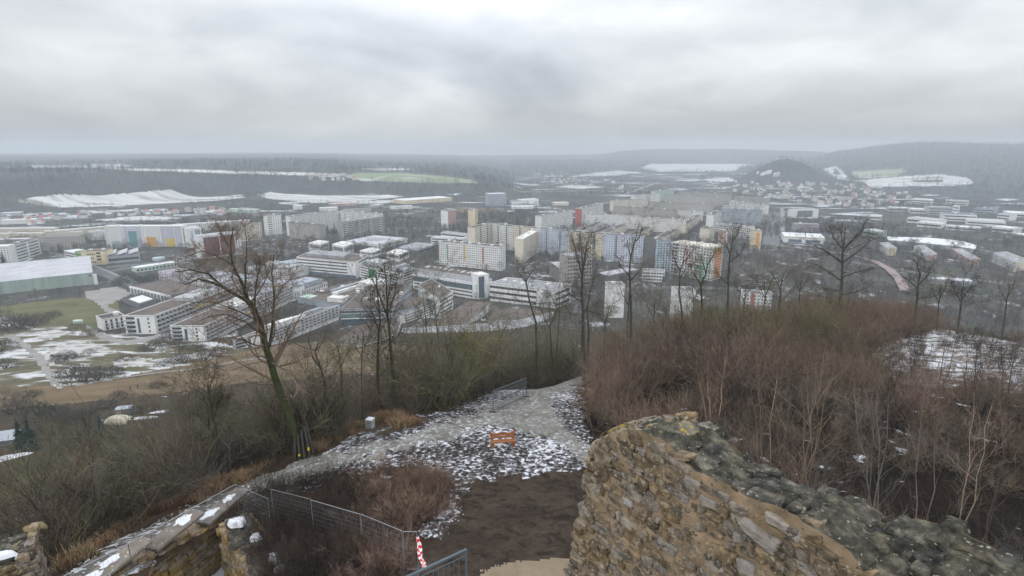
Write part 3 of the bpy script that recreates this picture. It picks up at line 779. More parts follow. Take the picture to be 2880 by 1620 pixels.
for p, w_, lb in (((1726, 566, 1809, 560), 'cream', 'cream and green slab standing left of the brown grey rear slabs'), ((1785, 551, 1856, 545), 'offwhite', 'pale slab one row behind the cream and green slab'),
                  ((1841, 538, 1896, 533), 'mint', 'pale green slab at the far left end of the estate'), ((1907, 539, 2055, 546), 'beige', 'long grey beige slab at the far end of the estate'),
                  ((2066, 552, 2158, 559), 'beige', 'beige slab at the top right of the estate beside the avenue'), ((2052, 566, 2150, 576), 'offwhite', 'pale blue grey slab below the beige slab by the avenue'),
                  ((2026, 588, 2143, 593), 'bluegrey', 'blue grey slab with a white eave by the avenue'), ((2008, 606, 2031, 592), 'offwhite', 'short slab with a white gable leaning on the blue grey slab')):
    h = slab(lb, p, 28, depth=12, wall=w_, glass='paleglass', bits=2)
    for k in range(int(h.L / 28)): h.panel('f', (k + .6) / (h.L / 28), (k + .6) / (h.L / 28) + 0.02, 1, h.H - .5, 'bluegrey', proud=0.15)
h = slab('yellow block with a bare yellow end wall between the two street rows', (1966, 681, 1993, 683), yt=643, depth=34, wall='cream', top=False, win='r')
h = slab('cream front with dark paired windows behind the two orange towers', (2013, 630, 2111, 641), 18, depth=14, wall='offwhite', win='', bits=5, roof='darkconc'); h.windows('f', floors=5, cols=18, w=2.4, h=2.1)
h.panel('f', 0, 1, 0.2, 2.2, 'grey')
for x, lb in ((2023, 'orange and pink tower with white stripes, left of two orange towers'), (2113, 'cream tower with a broad orange stripe, right of two orange towers')):
    h = slab(lb, (x, 690 if x < 2100 else 703, x + 25, 691 if x < 2100 else 704), yt=650, depth=14, wall='pink' if x < 2100 else 'yellow', top=False, win='', name='tower_block', cat='tower block', roof='darkconc')
    if x < 2100:
        for a in (0.0, 0.3, 0.62): h.panel('f', a, a + 0.18, 0.5, h.H, 'orange' if a == 0 else 'white', proud=0.08)
        h.windows('f', proud=0.14, w=0.9)
    else: h.panel('f', 0.38, 0.78, 4, h.H - 2, 'orange', proud=0.08); h.windows('r')
slab('dark grey slab in the gap right of the zigzag', (1813, 672, 1851, 676), 30, depth=12, wall='darkconc')
slab('dark slab with balcony rows behind the orange cornered block', (2004, 688, 2044, 692), 28, depth=12, wall='darkconc')
slab('light blue block left of the cream block with the orange corner', (1850, 681, 1889, 682), 34, depth=13, wall='sky', win='f', bits=0, w=1.6, h=1.5, pitch=3.4)
h = slab('cream block with an orange corner front and green tinted lower storeys', (1890, 682, 2005, 698), 36, depth=22, wall='offwhite', win='', bits=3, roof='cream')
h.windows('f', floors=11, w=1.6, h=1.5, pitch=3.6); h.panel('f', 0.62, 0.8, 0.5, h.H * 0.42, 'green', proud=0.06); h.panel('f', 0.66, 0.74, 0.5, h.H * 0.3, 'yellow', proud=0.09); h.panel('f', 0.8, 0.98, 0.5, h.H * 0.7, 'mint', proud=0.06)
h.panel('r', 0.25, 0.9, 1, h.H - 1, 'orange', proud=0.08); h.windows('r', proud=0.14)
for a in (0.02, 0.1): h.balconies('f', 9, a, a + 0.06, 1.4, 'grey', parts=False)
h = slab('grey beige office wing with square windows, left arm of the office corner', (1546, 776, 1591, 808), yt=738, depth=15, wall='beige', top=False, win='', name='office_building', cat='office building', roof='paleroof'); h.windows('f', floors=6, w=2.0, h=1.7, pitch=3.2); h.windows('r', floors=6, w=2.0, h=1.8)
h = slab('grey beige office block one storey taller than its wing, behind the forked trees', (1594, 809, 1662, 802), yt=722, depth=17, wall='beige', top=False, win='', name='office_building', cat='office building', roof='greyroof'); h.windows('f', floors=8, w=1.9, h=1.7, pitch=3.2)
h = slab('long shed with a pale monopitch roof right of the office block', (1676, 788, 1710, 797), yt=768, depth=52, wall='darkconc', top=False, win='', name='storage_hall', cat='hall', roof='paleroof', bits=0)
h = slab('small white three storey house with dark square windows', (1806, 791, 1868, 794), yt=762, depth=11, wall='white', top=False, win='', roof='darkconc', bits=0); h.wparts('f', 3, 8, 2.2, 1.6); h.panel('f', 0.22, 0.3, 1, h.H - 1, 'grey', proud=0.04)
h = slab('white gable of a slab block among bare trees, left of two gables', (1708, 894, 1753, 894), yt=804, depth=13, wall='white', top=False, win='r', roof='darkconc')
h = slab('white gable of a slab block among bare trees, right of two gables', (1898, 908, 1950, 908), yt=818, depth=13, wall='white', top=False, win='r', roof='darkconc')
h = slab('white low block with a brick red stripe behind the reddish bushes', (2084, 874, 2166, 880), yt=824, depth=12, wall='white', top=False, win='f', roof='darkconc'); h.panel('f', 0.3, 0.42, 0.5, h.H, 'brick', proud=0.15)
# --- rows at the left edge
for p, H, w_, lb, r in (((-30, 644, 152, 641), 14, 'cream', 'long low cream row with a snowy roof edge, farthest at the left', 'snowroof'), ((126, 652, 293, 638), 14, 'cream', 'long cream row rising to the left end of the lilac slab', 'snowroof'),
                  ((-20, 659, 24, 658), 11, 'cream', 'cream row house block cut by the left edge', 'paleroof'), ((32, 657, 120, 656), 11, 'cream', 'cream row block half hidden by garden trees', 'paleroof'), ((132, 656, 226, 653), 11, 'cream', 'cream row block left of the gap before the lilac slab', 'paleroof'),
                  ((246, 653, 300, 650), 13, 'offwhite', 'cream and grey row block tucked behind the lilac slab', 'paleroof'), ((-30, 676, 80, 672), 9, 'beige', 'low beige row behind the white balcony block', 'snowroof')):
    slab(lb, p, H, depth=11, wall=w_, roof=r, name='row_block', bits=1)
slab('beige slab with dormer windows behind dark evergreen trees at the left', (114, 704, 231, 701), yt=668, depth=12, wall='beige', top=False, roof='darkconc', name='row_block', pitch=3.6, bits=0)
h = slab('white block with wavy grey balconies at the left edge of the town', (34, 740, 117, 714), yt=695, depth=13, wall='white', top=False, win='', roof='tar', bits=1); h.balconies('f', 5, 0.05, 0.55, 1.6, 'offwhite', back='paleglass'); h.balconies('f', 5, 0.62, 0.97, 1.6, 'offwhite', back='paleglass')
slab('white end block cut by the left edge beside the balcony block', (-30, 742, 32, 741), yt=694, depth=14, wall='white', top=False, roof='snowroof', bits=0)
h = slab('yellow school block with dark slotted windows', (234, 745, 299, 744), yt=709, depth=18, wall='yellow', top=False, win='', name='school', cat='school', roof='brownroof', bits=2); h.wparts('f', 3, 7, 1.1, 2.2, a=0.05, b=0.6, skip=.2); h.balconies('f', 3, 0.64, 0.82, 1.0, 'yellow', z0=4)
h = slab('white and green banded school wing left of the yellow block', (184, 728, 214, 734), yt=706, depth=16, wall='offwhite', top=False, win='', name='school', cat='school', roof='snowroof', bits=0); h.bands('f', 3, mull=0)
h = slab('bright green glazed link between the two school blocks', (215, 735, 231, 740), yt=708, depth=10, wall='lime', top=False, win='', name='school_link', cat='school', roof='darkconc', bits=0); h.bands('f', 3, 0.3, mull=0)
# sports hall with three tilted roof plates
h = slab('grey sports hall under three tilted pale roof plates', (300, 742, 394, 734), yt=722, depth=30, wall='bluegrey', top=False, win='', name='sports_hall', cat='hall', roof='greyroof', bits=0); h.bands('f', 1, 0.4, mull=2)
for k in range(3):
    mb = MB(); a0, a1 = k / 3, (k + 1) / 3
    p0 = h.A + h.u * h.L * a0 - h.c + h.up * (h.H + 0.8); p1 = h.A + h.u * h.L * (a1 - 0.01) - h.c + h.up * (h.H + 4.0)
    mb.box(p0 - h.n * 1.5, p1 - p0, h.n * (h.d + 2), h.up * 0.4); mb.build('roof_plate', M['paleroof'], h.root)
    mb = MB(); mb.prism([(p0 + h.u * 0.4)[:2], (p1 - h.u * 0.6)[:2], (p1 - h.u * 0.6 + h.n * (h.d - 1))[:2], (p0 + h.u * 0.4 + h.n * (h.d - 1))[:2]], p0[2] - 0.5, p0[2] + 0.2); mb.build('clerestory', M['bluegrey'], h.root)
# big hall
h = slab('huge hall with a streaked green front and a broad pale flat roof, far left', (-150, 845, 267, 799), yt=810, depth=120, wall='coppered', top=False, win='', name='exhibition_hall', cat='hall', roof='paleroof', bits=0)
for k in range(9): h.roofbox(0.05 + k * .1, 0.053 + k * .1, 0.03, 0.97, 0.08, 'grey', 'roof_seam')
for k in range(14): h.roofbox(0.06 + (k % 7) * .13, 0.068 + (k % 7) * .13, 0.25 + (k // 7) * .4, 0.28 + (k // 7) * .4, 0.5, 'offwhite', 'skylight')
h.panel('f', 0.965, 0.985, h.H - 3.2, h.H - 1.2, 'darkblue', name='emblem')
h = slab('white upright tank beside the right corner of the huge green hall', (266, 801, 276, 800), yt=775, depth=4.0, wall='white', top=False, win='', name='storage_tank', cat='tank', roof='white', bits=0)
h = slab('long low white canopy roof over pale glazing, above the dark hedge', (384, 767, 500, 750), yt=755, depth=14, wall='mint', top=False, win='', name='market_hall', cat='hall', roof='snowroof', bits=0); h.windows('f', floors=1, w=2.2, h=2.0, pitch=4)
A = gbase(447, 731); mb = MB(); mb.prism([(A[0] + 7 * math.cos(t), A[1] + 7 * math.sin(t)) for t in np.linspace(0, 2 * math.pi, 20)[:-1]], A[2], A[2] + 3.2)
tag(mb.build('water_tank', M['sky']), 'small round pale blue tank beside the street below the lilac slab', 'tank')
# --- middle: halls, pavilions
h = slab('white framed hall with dark glass and a patterned mural on its right side', (968, 692, 1066, 700), yt=679, C=(1147, 682), wall='darkblue', top=False, win='', name='exhibition_hall', cat='hall', roof='paleroof', bits=0)
h.panel('f', 0, 1, h.H - 3, h.H + 0.7, 'white', name='fascia', proud=0.6); h.panel('r', 0, 1, 0.5, h.H + 0.7, 'white', name='fascia', proud=0.5); h.panel('r', 0.2, 0.88, 2, h.H - 2, 'mural', name='mural', proud=0.62); h.panel('f', 0.8, 1, 0.5, h.H - 3, 'white', proud=0.3)
h.roofbox(0.3, 0.7, 0.3, 0.7, 0.15, 'mauve', 'roof_field')
h = slab('flat hall clad in dark blue grey, right of the mural hall', (1108, 706, 1178, 713), yt=697, C=(1235, 695), wall='darkblue', top=False, win='', name='market_hall', cat='hall', roof='greyroof', bits=2); h.bands('r', 1, 0.5); h.panel('f', 0, 1, h.H - 0.8, h.H + .6, 'bluegrey', proud=0.3); h.panel('r', 0, 1, h.H - 0.8, h.H + .6, 'bluegrey', proud=0.3)
for p, C, yt, lb in (((870, 707, 902, 710), (927, 702), 684, 'white glazed pavilion, back left one of four'), ((936, 714, 968, 720), (996, 710), 688, 'white glazed pavilion with a cantilevered upper floor, second of four'),
                     ((1013, 718, 1046, 724), (1074, 715), 705, 'white glazed pavilion with a stepped roof, third of four'), ((1088, 729, 1124, 736), (1151, 725), 710, 'white glazed pavilion nearest the green panelled clinic')):
    h = slab(lb, p, yt=yt, C=C, wall='white', top=False, win='', name='pavilion', cat='pavilion', roof='offwhite', bits=0)
    for f in 'fr': h.bands(f, 1, 0.55, 0.06, 0.94, z0=h.H * 0.25, glass='paleglass', mull=1.2)
    h.roofbox(0.3, 0.75, 0.3, 0.75, 1.6, 'offwhite')
h = slab('low white building with two window ribbons behind the striped slab block', (1240, 654, 1308, 662), 9, depth=14, wall='white', win='', name='school', cat='school', roof='greyroof', bits=0); h.bands('f', 2, 0.5, mull=0)
h = slab('low white wing with a dark window ribbon, just left of the zigzag gable', (1212, 668, 1302, 673), 8, depth=14, wall='white', win='', name='school', cat='school', roof='paleroof', bits=0); h.bands('f', 2, 0.45, mull=0)
slab('long yellow factory shed far out below the wooded scarp', (1140, 575, 1272, 565), 9, yt=None, depth=60, wall='yellow', win='', top=False, name='factory', cat='factory', roof='snowroof', bits=6)
h = slab('pale blue grey office cube far out beside the factory', (1375, 580, 1424, 578), yt=546, depth=30, wall='bluegrey', top=False, win='f', name='office_building', cat='office building', roof='snowroof', bits=0, glass='paleglass')

# --- the hospital
HN, HC = 'hospital_wing', 'hospital wing'
h = slab('white hospital wing with four long window ribbons', (838, 768, 1002, 784), yt=724, C=(1040, 762), wall='white', top=False, win='', name=HN, cat=HC, roof='brownroof', bits=4)
h.bands('f', 4, 0.42, 0.0, 0.86, z0=4); h.bands('r', 4, 0.4, 0.25, 0.95, z0=4); h.panel('f', 0, 1, 0.3, 3.6, 'darkblue', proud=0.2); h.panel('f', 0.94, 0.957, h.H - 3.5, h.H - 1.5, 'darkblue', name='emblem')
h.roofbox(0.1, 0.75, 0.25, 0.8, 3.0, 'greyroof')
h = slab('white hospital block with a tall green glass panel', (1014, 790, 1124, 816), yt=746, C=(1170, 799), wall='offwhite', top=False, win='', name=HN, cat=HC, roof='tar', bits=2)
h.bands('f', 6, 0.4, 0.02, 0.20); h.bands('f', 6, 0.4, 0.47, 0.76); h.bands('f', 6, 0.4, 0.80, 0.96); h.bands('r', 6, 0.4, 0.3, 0.97); h.panel('f', 0.235, 0.43, 6, h.H - 1, 'green', name='green_glazing', proud=0.3); h.panel('f', 0.765, 0.79, 1, h.H, 'bluegrey', proud=0.2)
h.panel('r', 0.12, 0.16, h.H - 4, h.H - 2, 'darkblue', name='emblem')
o = h.roofbox(0.08, 0.86, 0.2, 0.85, 4.6, 'grey'); h.roofbox(0.46, 0.8, 0.25, 0.8, 0.3, 'tar', 'roof_deck', base=4.87); h.roofbox(0.88, 0.98, 0.25, 0.7, 1.8, 'metal', 'roof_plant')
h = slab('long hospital wing with a dark glass storey over white ribbons', (1162, 812, 1340, 842), yt=772, depth=26, wall='white', top=False, win='', name=HN, cat=HC, roof='paleroof', bits=0)
h.bands('f', 2, 0.36, 0.02, 0.94, z0=1, z1=h.H * 0.55); h.panel('f', 0.0, 0.95, h.H * 0.58, h.H * 0.92, 'blueglass', name='window_band', proud=0.1); h.panel('f', 0.95, 1.0, h.H * 0.2, h.H + .5, 'white', proud=0.8)
for k in range(24): h.panel('f', 0.35 + k * 0.024, 0.352 + k * 0.024, h.H * 0.58, h.H * 0.92, 'metal', name='mullion', proud=0.2)
h.roofbox(0.0, 0.97, 0.22, 0.98, 5.2, 'grey', 'upper_storey'); h.roofbox(0.01, 0.52, 0.25, 0.97, 0.35, 'brownroof', 'roof_deck', base=5.47); h.roofbox(0.53, 0.96, 0.25, 0.97, 0.35, 'brownroof', 'roof_deck', base=5.47)
for k in range(9): h.roofbox(0.08 + k * 0.095, 0.095 + k * 0.095, 0.4 + 0.25 * random.random(), 0.72, 0.7, 'white', 'skylight', base=5.83)
h = slab('white stair tower with a dark glazed slot at the end of the long wing', (1344, 842, 1374, 838), yt=776, depth=14, wall='white', top=False, win='', name='stair_tower', cat='tower', roof='offwhite', bits=0); h.panel('f', 0.1, 0.62, 0.6, h.H - 1, 'blueglass', name='glazing', proud=0.06)
h = slab('long white hospital wing with three window ribbons, right of the stair tower', (1378, 846, 1562, 868), yt=797, C=(1606, 850), wall='white', top=False, win='', name=HN, cat=HC, roof='greyroof', bits=6)
h.bands('f', 3, 0.42, 0.0, 0.72, z0=1); h.bands('r', 3, 0.42, 0.0, 0.9, z0=1); h.panel('f', 0.80, 0.93, 1, h.H - 2.5, 'grey', proud=0.15)
h = slab('white hospital block with slanting window ribbons on its long right side', (1135, 909, 1222, 884), yt=878, depth=16, wall='white', top=False, win='', name=HN, cat=HC, roof='brownroof', bits=0)
h.bands('f', 4, 0.34, 0.04, 0.97); h.roofbox(-0.02, 1.0, 0.1, 1.0, 3.2, 'bluegrey', 'upper_storey'); h.roofbox(0.0, 1.0, 0.16, 1.2, 0.3, 'brownroof', 'roof_deck', base=3.47)
h = slab('white hospital end block with four ribbons beside the brown roofed hall', (1236, 888, 1275, 869), yt=838, C=(1215, 830), wall='white', top=False, win='', name=HN, cat=HC, roof='brownroof', bits=1)
h.bands('f', 4, 0.34, 0.06, 0.95, z0=1.5)
h = slab('entrance building with a pale green glass front under a broad brown roof', (962, 912, 1106, 911), yt=868, C=(1160, 850), wall='bluegrey', top=False, win='', name=HN, cat=HC, roof='brownroof', bits=3)
h.panel('f', 0.0, 1.0, 0.5, h.H * 0.42, 'blueglass', name='glazing', proud=0.1); h.panel('f', 0.0, 0.8, h.H * 0.43, h.H * 0.70, 'greenglass', name='glazing', proud=0.8); h.bands('f', 1, 0.4, 0, 1, z0=h.H * 0.72, glass='glass')
h.panel('f', 0, 0.8, h.H * 0.42, h.H * 0.45, 'white', name='canopy', proud=1.6)
h = slab('low hospital core with wide brown roofs and white light strips', (838, 852, 958, 872), yt=838, C=(1110, 826), wall='bluegrey', top=False, win='', name=HN, cat=HC, roof='brownroof', bits=10)
h.roofbox(0.0, 0.2, 0.3, 0.98, 1.2, 'brownroof', 'roof_deck'); h.roofbox(0.28, 0.36, 0.35, 0.95, 3.4, 'bluegrey', 'roof_house'); h.roofbox(0.4, 0.45, 0.3, 0.95, 2.6, 'white', 'light_strip'); h.roofbox(0.02, 0.26, 0.02, 0.16, 0.9, 'mint', 'skylight')
h.roofbox(0.5, 0.9, 0.7, 0.98, 7.0, 'offwhite', 'roof_house')
h = slab('white lift house standing on the brown hospital roof edge', (922, 862, 964, 866), yt=838, depth=9, wall='white', top=False, win='', name='lift_house', cat='tower', roof='offwhite', bits=0)
h = slab('white hospital wing with two rows of upright windows, left arm of the corner', (702, 836, 806, 850), yt=806, depth=24, wall='white', top=False, win='', name=HN, cat=HC, roof='tar', bits=2)
h.wparts('f', 2, 16, 0.9, 2.2, a=0.02, b=0.98, z0=2.5, skip=0.1); h.roofbox(0.05, 0.9, 0.2, 0.9, 4.0, 'bluegrey')
h = slab('white hospital wing with slot windows meeting the left arm at a corner', (812, 850, 922, 818), yt=826, depth=26, wall='white', top=False, win='', name=HN, cat=HC, roof='tar', bits=1)
h.wparts('f', 2, 18, 0.9, 2.3, a=0.02, b=0.8, z0=2.0, skip=0.12); h.wparts('f', 2, 4, 1.0, 2.4, a=0.8, b=0.99, z0=6.0); h.roofbox(0.25, 0.95, 0.2, 0.95, 4.5, 'bluegrey')
h = slab('white hospital wing with upright windows below the ribbon wing, partly behind twigs', (818, 778, 888, 765), yt=756, depth=30, wall='white', top=False, win='', name=HN, cat=HC, roof='greyroof', bits=4)
h.wparts('f', 3, 12, 0.9, 1.9, z0=1.5, skip=0.12); h.roofbox(0.1, 0.9, 0.3, 0.95, 4.0, 'bluegrey')
h = slab('grey roofed clinic block behind the crown of the big leaning tree', (700, 772, 812, 786), yt=752, depth=40, wall='offwhite', top=False, win='f', name=HN, cat=HC, roof='greyroof', bits=6); h.roofbox(0.1, 0.5, 0.2, 0.7, 3.0, 'grey'); h.roofbox(0.6, 0.9, 0.2, 0.7, 3.0, 'grey')
h = slab('lilac white hospital wing with rows of upright windows, left of the tree crown', (450, 796, 536, 812), yt=764, depth=20, wall='lilac', top=False, win='', name=HN, cat=HC, roof='greyroof', bits=3); h.wparts('f', 3, 12, 1.0, 2.2, z0=1)
h = slab('white hospital wing with upright windows seen through the branches', (545, 815, 676, 832), yt=783, depth=30, wall='white', top=False, win='', name=HN, cat=HC, roof='paleroof', bits=6); h.wparts('f', 3, 18, 1.0, 2.2, z0=1, skip=.1); h.roofbox(0.1, 0.4, 0.3, 0.8, 3.2, 'bluegrey'); h.roofbox(0.55, 0.9, 0.3, 0.8, 3.2, 'bluegrey')
h = slab('flat hall with a row of white columns and a brown roof', (371, 828, 484, 852), yt=806, depth=34, wall='paleglass', top=False, win='', name='colonnade_hall', cat='hall', roof='brownroof', bits=0)
h.panel('f', -0.01, 1.0, h.H - 1.3, h.H + .5, 'white', name='fascia', proud=1.2)
for k in range(12): h.panel('f', k / 12, k / 12 + 0.018, 0.3, h.H - 1.3, 'white', name='column', proud=1.0)
h = slab('low dark hall with a pale terrace on its roof in front of the column hall', (348, 852, 392, 866), yt=842, C=(446, 852), wall='darkconc', top=False, win='', name='low_hall', cat='hall', roof='tar', bits=0); h.roofbox(0.2, 0.85, 0.15, 0.85, 0.5, 'snowroof', 'roof_terrace')
# ward wings: a white gable and a long side of access decks
def ward(p, yt, C, label, boxes):
    h = slab(label, p, yt=yt, C=C, wall='white', top=False, win='', name='ward_wing', cat='hospital ward', roof='brownroof', bits=0)
    h.balconies('r', 4, 0.01, 0.99, 1.5, 'grey', z0=0.6, back='glass')
    mb = MB()
    o, d, n, Ln = h.face('r')
    for i in range(int(Ln / 4)): mb.box(o + d * (i * 4 + 0.3) - h.c + n * 0.06 + h.up * 0.6, d * 0.22, n * 1.35, h.up * (h.H - 1))
    mb.build('deck_post', M['grey'], h.root, kind='stuff')
    h.wparts('f', 4, 1, 1.1, 1.3, a=0.72, b=0.86, z0=1.0)
    h.panel('f', 0.42, 0.50, 1.2, h.H - 1.5, 'blueglass', name='stair_glazing', proud=0.06)
    h.balconies('f', 4, 0.06, 0.34, 1.8, 'metal', back='glass')
    for (a, b, c, d_, m) in boxes: h.roofbox(a, b, c, d_, 2.6, m)
    h.panel('r', 0.3 + random.random() * .2, 0.33 + random.random() * .2 + .02, h.H * 0.62, h.H * 0.70, 'sun', name='yellow_board', proud=1.65)
    return h
ward((356, 941, 441, 939), 890, (716, 850), 'ward wing with a white gable and grey decks, leftmost of three', ((0.2, 0.9, 0.36, 0.62, 'grey'), (0.2, 0.8, 0.7, 0.85, 'bluegrey')))
ward((484, 963, 577, 960), 919, (830, 873), 'ward wing with a stained white gable, middle of three', ((0.15, 0.9, 0.35, 0.6, 'offwhite'), (0.25, 0.9, 0.68, 0.85, 'bluegrey')))
ward((658, 982, 756, 972), 942, (956, 916), 'ward wing with its gable behind bare trees, rightmost of three', ((0.15, 0.9, 0.25, 0.55, 'offwhite'), (0.3, 0.8, 0.7, 0.85, 'bluegrey')))
h = slab('white side wing with upright windows and a dark roof left of the ward gables', (292, 930, 356, 920), yt=898, depth=15, wall='white', top=False, win='', name='ward_wing', cat='hospital ward', roof='tar', bits=1); h.wparts('f', 3, 4, 1.3, 2.0, a=0.05, b=0.95, z0=0.8); h.wparts('l', 2, 3, 0.7, 1.8, z0=3)
# low curved buildings at the foot of the slope, from their roof outlines
def outline(name, label, cat, pts, H, wall, roof, fascia='white', cols=True):
    g = [ground(x, y, H, dmin=200) for x, y in pts]; z0 = min(p[2] for p in g) - H
    c = np.mean(g, 0); c[2] = z0
    r = empty(name, c, label, cat)
    P2 = [(p[0] - c[0], p[1] - c[1]) for p in g]
    ctr = np.mean(P2, 0)
    inn = [tuple(ctr + (np.array(p) - ctr) * 0.955) for p in P2]
    mb = MB(); mb.prism(inn, -3, H - 0.9); mb.build('wall', M[wall], r)
    mb = MB(); mb.prism(P2, H - 0.9, H - 0.35); mb.build('fascia', M[fascia], r)
    mb = MB(); mb.prism([tuple(ctr + (np.array(p) - ctr) * 0.985) for p in P2], H - 0.345, H); mb.build('roof', M[roof], r)
    if cols:
        mb = MB()
        n = len(inn)
        for i in range(n):
            a, b_ = np.array(inn[i]), np.array(inn[(i + 1) % n]); ln = np.linalg.norm(b_ - a)
            for k in range(int(ln / 3.2)):
                p = a + (b_ - a) * (k + .5) / max(1, int(ln / 3.2)); mb.cbox((p[0], p[1], H * 0.4), 0.9, 0.9, H * 0.75)
        mb.build('pillar', M['offwhite'], r, kind='stuff')
    return r, c
r, c = outline('round_hall', 'low fan shaped hall with a brown roof and a white curved edge, on the meadow', 'hall', [(921, 953), (960, 934), (1012, 910), (1060, 901), (1128, 906), (1118, 926), (1080, 939), (1030, 950), (980, 957), (940, 958)], 5.0, 'darkblue', 'brownroof')
outline('curved_wing', 'long low curved wing with a grey roof and white edge below the slope', HC, [(1130, 908), (1260, 903), (1390, 899), (1475, 892), (1556, 876), (1556, 886), (1482, 905), (1390, 913), (1260, 917), (1130, 919)], 5.0, 'darkblue', 'greyroof')
outline('brown_hall', 'wedge shaped low hall with a wide red brown roof', 'hall', [(1204, 899), (1262, 870), (1322, 845), (1378, 852), (1352, 872), (1300, 896)], 7.5, 'offwhite', 'brownroof', cols=False)
outline('brown_hall', 'low brown roofed hall right of the wedge shaped hall, behind treetops', 'hall', [(1370, 892), (1395, 866), (1500, 868), (1545, 876), (1460, 890)], 6, 'offwhite', 'brownroof', cols=False)

# --- right side
for p, C, yt, w_, lb in (((2471, 703, 2494, 720), (2519, 718), 684, 'offwhite', 'gabled apartment house with a yellow end, leftmost of four at the right'), ((2568, 709, 2605, 735), (2633, 730), 693, 'offwhite', 'apartment house with a pinkish end wall, second of four at the right'),
                         ((2673, 719, 2723, 750), (2753, 747), 701, 'pink', 'pinkish apartment house, third of four at the right'), ((2786, 736, 2851, 765), (2891, 759), 711, 'offwhite', 'long apartment house with a cream end wall, rightmost of four')):
    h = slab(lb, p, yt=yt, C=C, wall=w_, top=False, win='', roof='greyroof', bits=1, name='apartment_house'); h.windows('f', floors=4, pitch=4.0, w=1.4); h.windows('r', floors=4, cols=2)
    h.panel('r', 0.0, 1.0, 0.3, h.H, 'yellow' if 'leftmost' in lb else ('pink' if 'pink' in lb else 'cream'), proud=0.05, label='end wall')
slab('long low depot with thick snow on its roof beside the railway', (2620, 799, 2738, 807), 5, depth=14, wall='bluegrey', top=False, win='', roof='snowroof', name='depot', cat='depot', bits=0)
h = slab('white three winged school by the avenue', (2226, 614, 2300, 614), yt=589, depth=14, wall='offwhite', top=False, win='', name='school', cat='school', roof='paleroof', bits=0); h.panel('f', 0.2, 0.78, 3, h.H - 2, 'paleglass', name='glazing')
slab('mauve grey block below the three winged school', (2232, 650, 2302, 652), yt=630, depth=14, wall='mauve', top=False, name='school', cat='school', roof='greyroof', bits=1)
h = slab('white shopping hall with a yellowish roof edge beside the avenue', (2203, 681, 2318, 687), yt=665, depth=46, wall='white', top=False, win='', name='shopping_hall', cat='shop', roof='snowroof', bits=5)
h.panel('f', 0.12, 0.45, 0.5, h.H * 0.6, 'darkblue', name='glazing'); h.panel('f', 0.55, 0.9, 0.5, h.H * 0.6, 'darkblue', name='glazing'); h.panel('f', 0, 1, h.H - 1, h.H + .4, 'yellow', name='fascia', proud=0.3)
for i, (p, H, d, w_, r, lb) in enumerate((((2565, 560, 2620, 562), 12, 30, 'offwhite', 'snowroof', 'pale works hall farthest back in the industrial quarter'), ((2660, 562, 2725, 566), 12, 25, 'offwhite', 'greyroof', 'grey works hall back right in the industrial quarter'),
        ((2613, 583, 2682, 585), 16, 30, 'grey', 'greyroof', 'grey works block with a white stair tower on its right'), ((2680, 580, 2698, 581), 22, 14, 'white', 'paleroof', 'white stair tower of the works block'),
        ((2655, 602, 2748, 606), 13, 40, 'white', 'darkblue', 'white ribbon window factory with a blue black roof house'), ((2560, 588, 2610, 590), 9, 30, 'offwhite', 'snowroof', 'low white workshop left of the grey works block'),
        ((2500, 584, 2560, 586), 8, 25, 'grey', 'snowroof', 'low grey workshop near the hillside village'), ((2552, 612, 2640, 620), 9, 30, 'white', 'paleroof', 'wide white workshop in front of the ribbon window factory'),
        ((2580, 624, 2648, 630), 8, 20, 'white', 'snowroof', 'white shed with a bright wall beside the workshop'), ((2740, 586, 2800, 588), 11, 40, 'bluegrey', 'darkblue', 'dark roofed hall right of the ribbon window factory'),
        ((2806, 600, 2840, 604), 12, 20, 'offwhite', 'greyroof', 'grey tower house near the right edge'), ((2720, 620, 2830, 626), 7, 50, 'offwhite', 'paleroof', 'very wide pale roofed warehouse, nearest at the right'),
        ((2836, 598, 2900, 602), 8, 50, 'offwhite', 'snowroof', 'warehouse with a snow roof cut by the right edge'), ((2790, 638, 2850, 644), 8, 30, 'offwhite', 'snowroof', 'white roofed store below the wide warehouse'),
        ((2660, 636, 2760, 642), 6, 24, 'white', 'snowroof', 'long low store with a bright edge left of the wide warehouse'), ((2850, 660, 2900, 664), 7, 30, 'grey', 'snowroof', 'grey store at the right edge under the wide warehouse'),
        ((2445, 606, 2480, 608), 8, 20, 'offwhite', 'snowroof', 'single white roofed garage at the foot of the village'), ((2430, 645, 2470, 652), 9, 18, 'mint', 'snowroof', 'greenish white house above the four apartment houses'))):
    h = slab(lb, p, H, depth=d, wall=w_, roof=r, win='', name='factory', cat='factory', bits=2)
    h.bands('f', max(1, int(H / 5)), 0.4, mull=0)
outline('depot', 'long depot with snow on its curved roof above the apartment houses', 'depot', [(2495, 664), (2610, 668), (2700, 676), (2748, 690), (2742, 700), (2690, 692), (2590, 682), (2498, 674)], 6, 'bluegrey', 'snowroof', cols=False)
mb = None
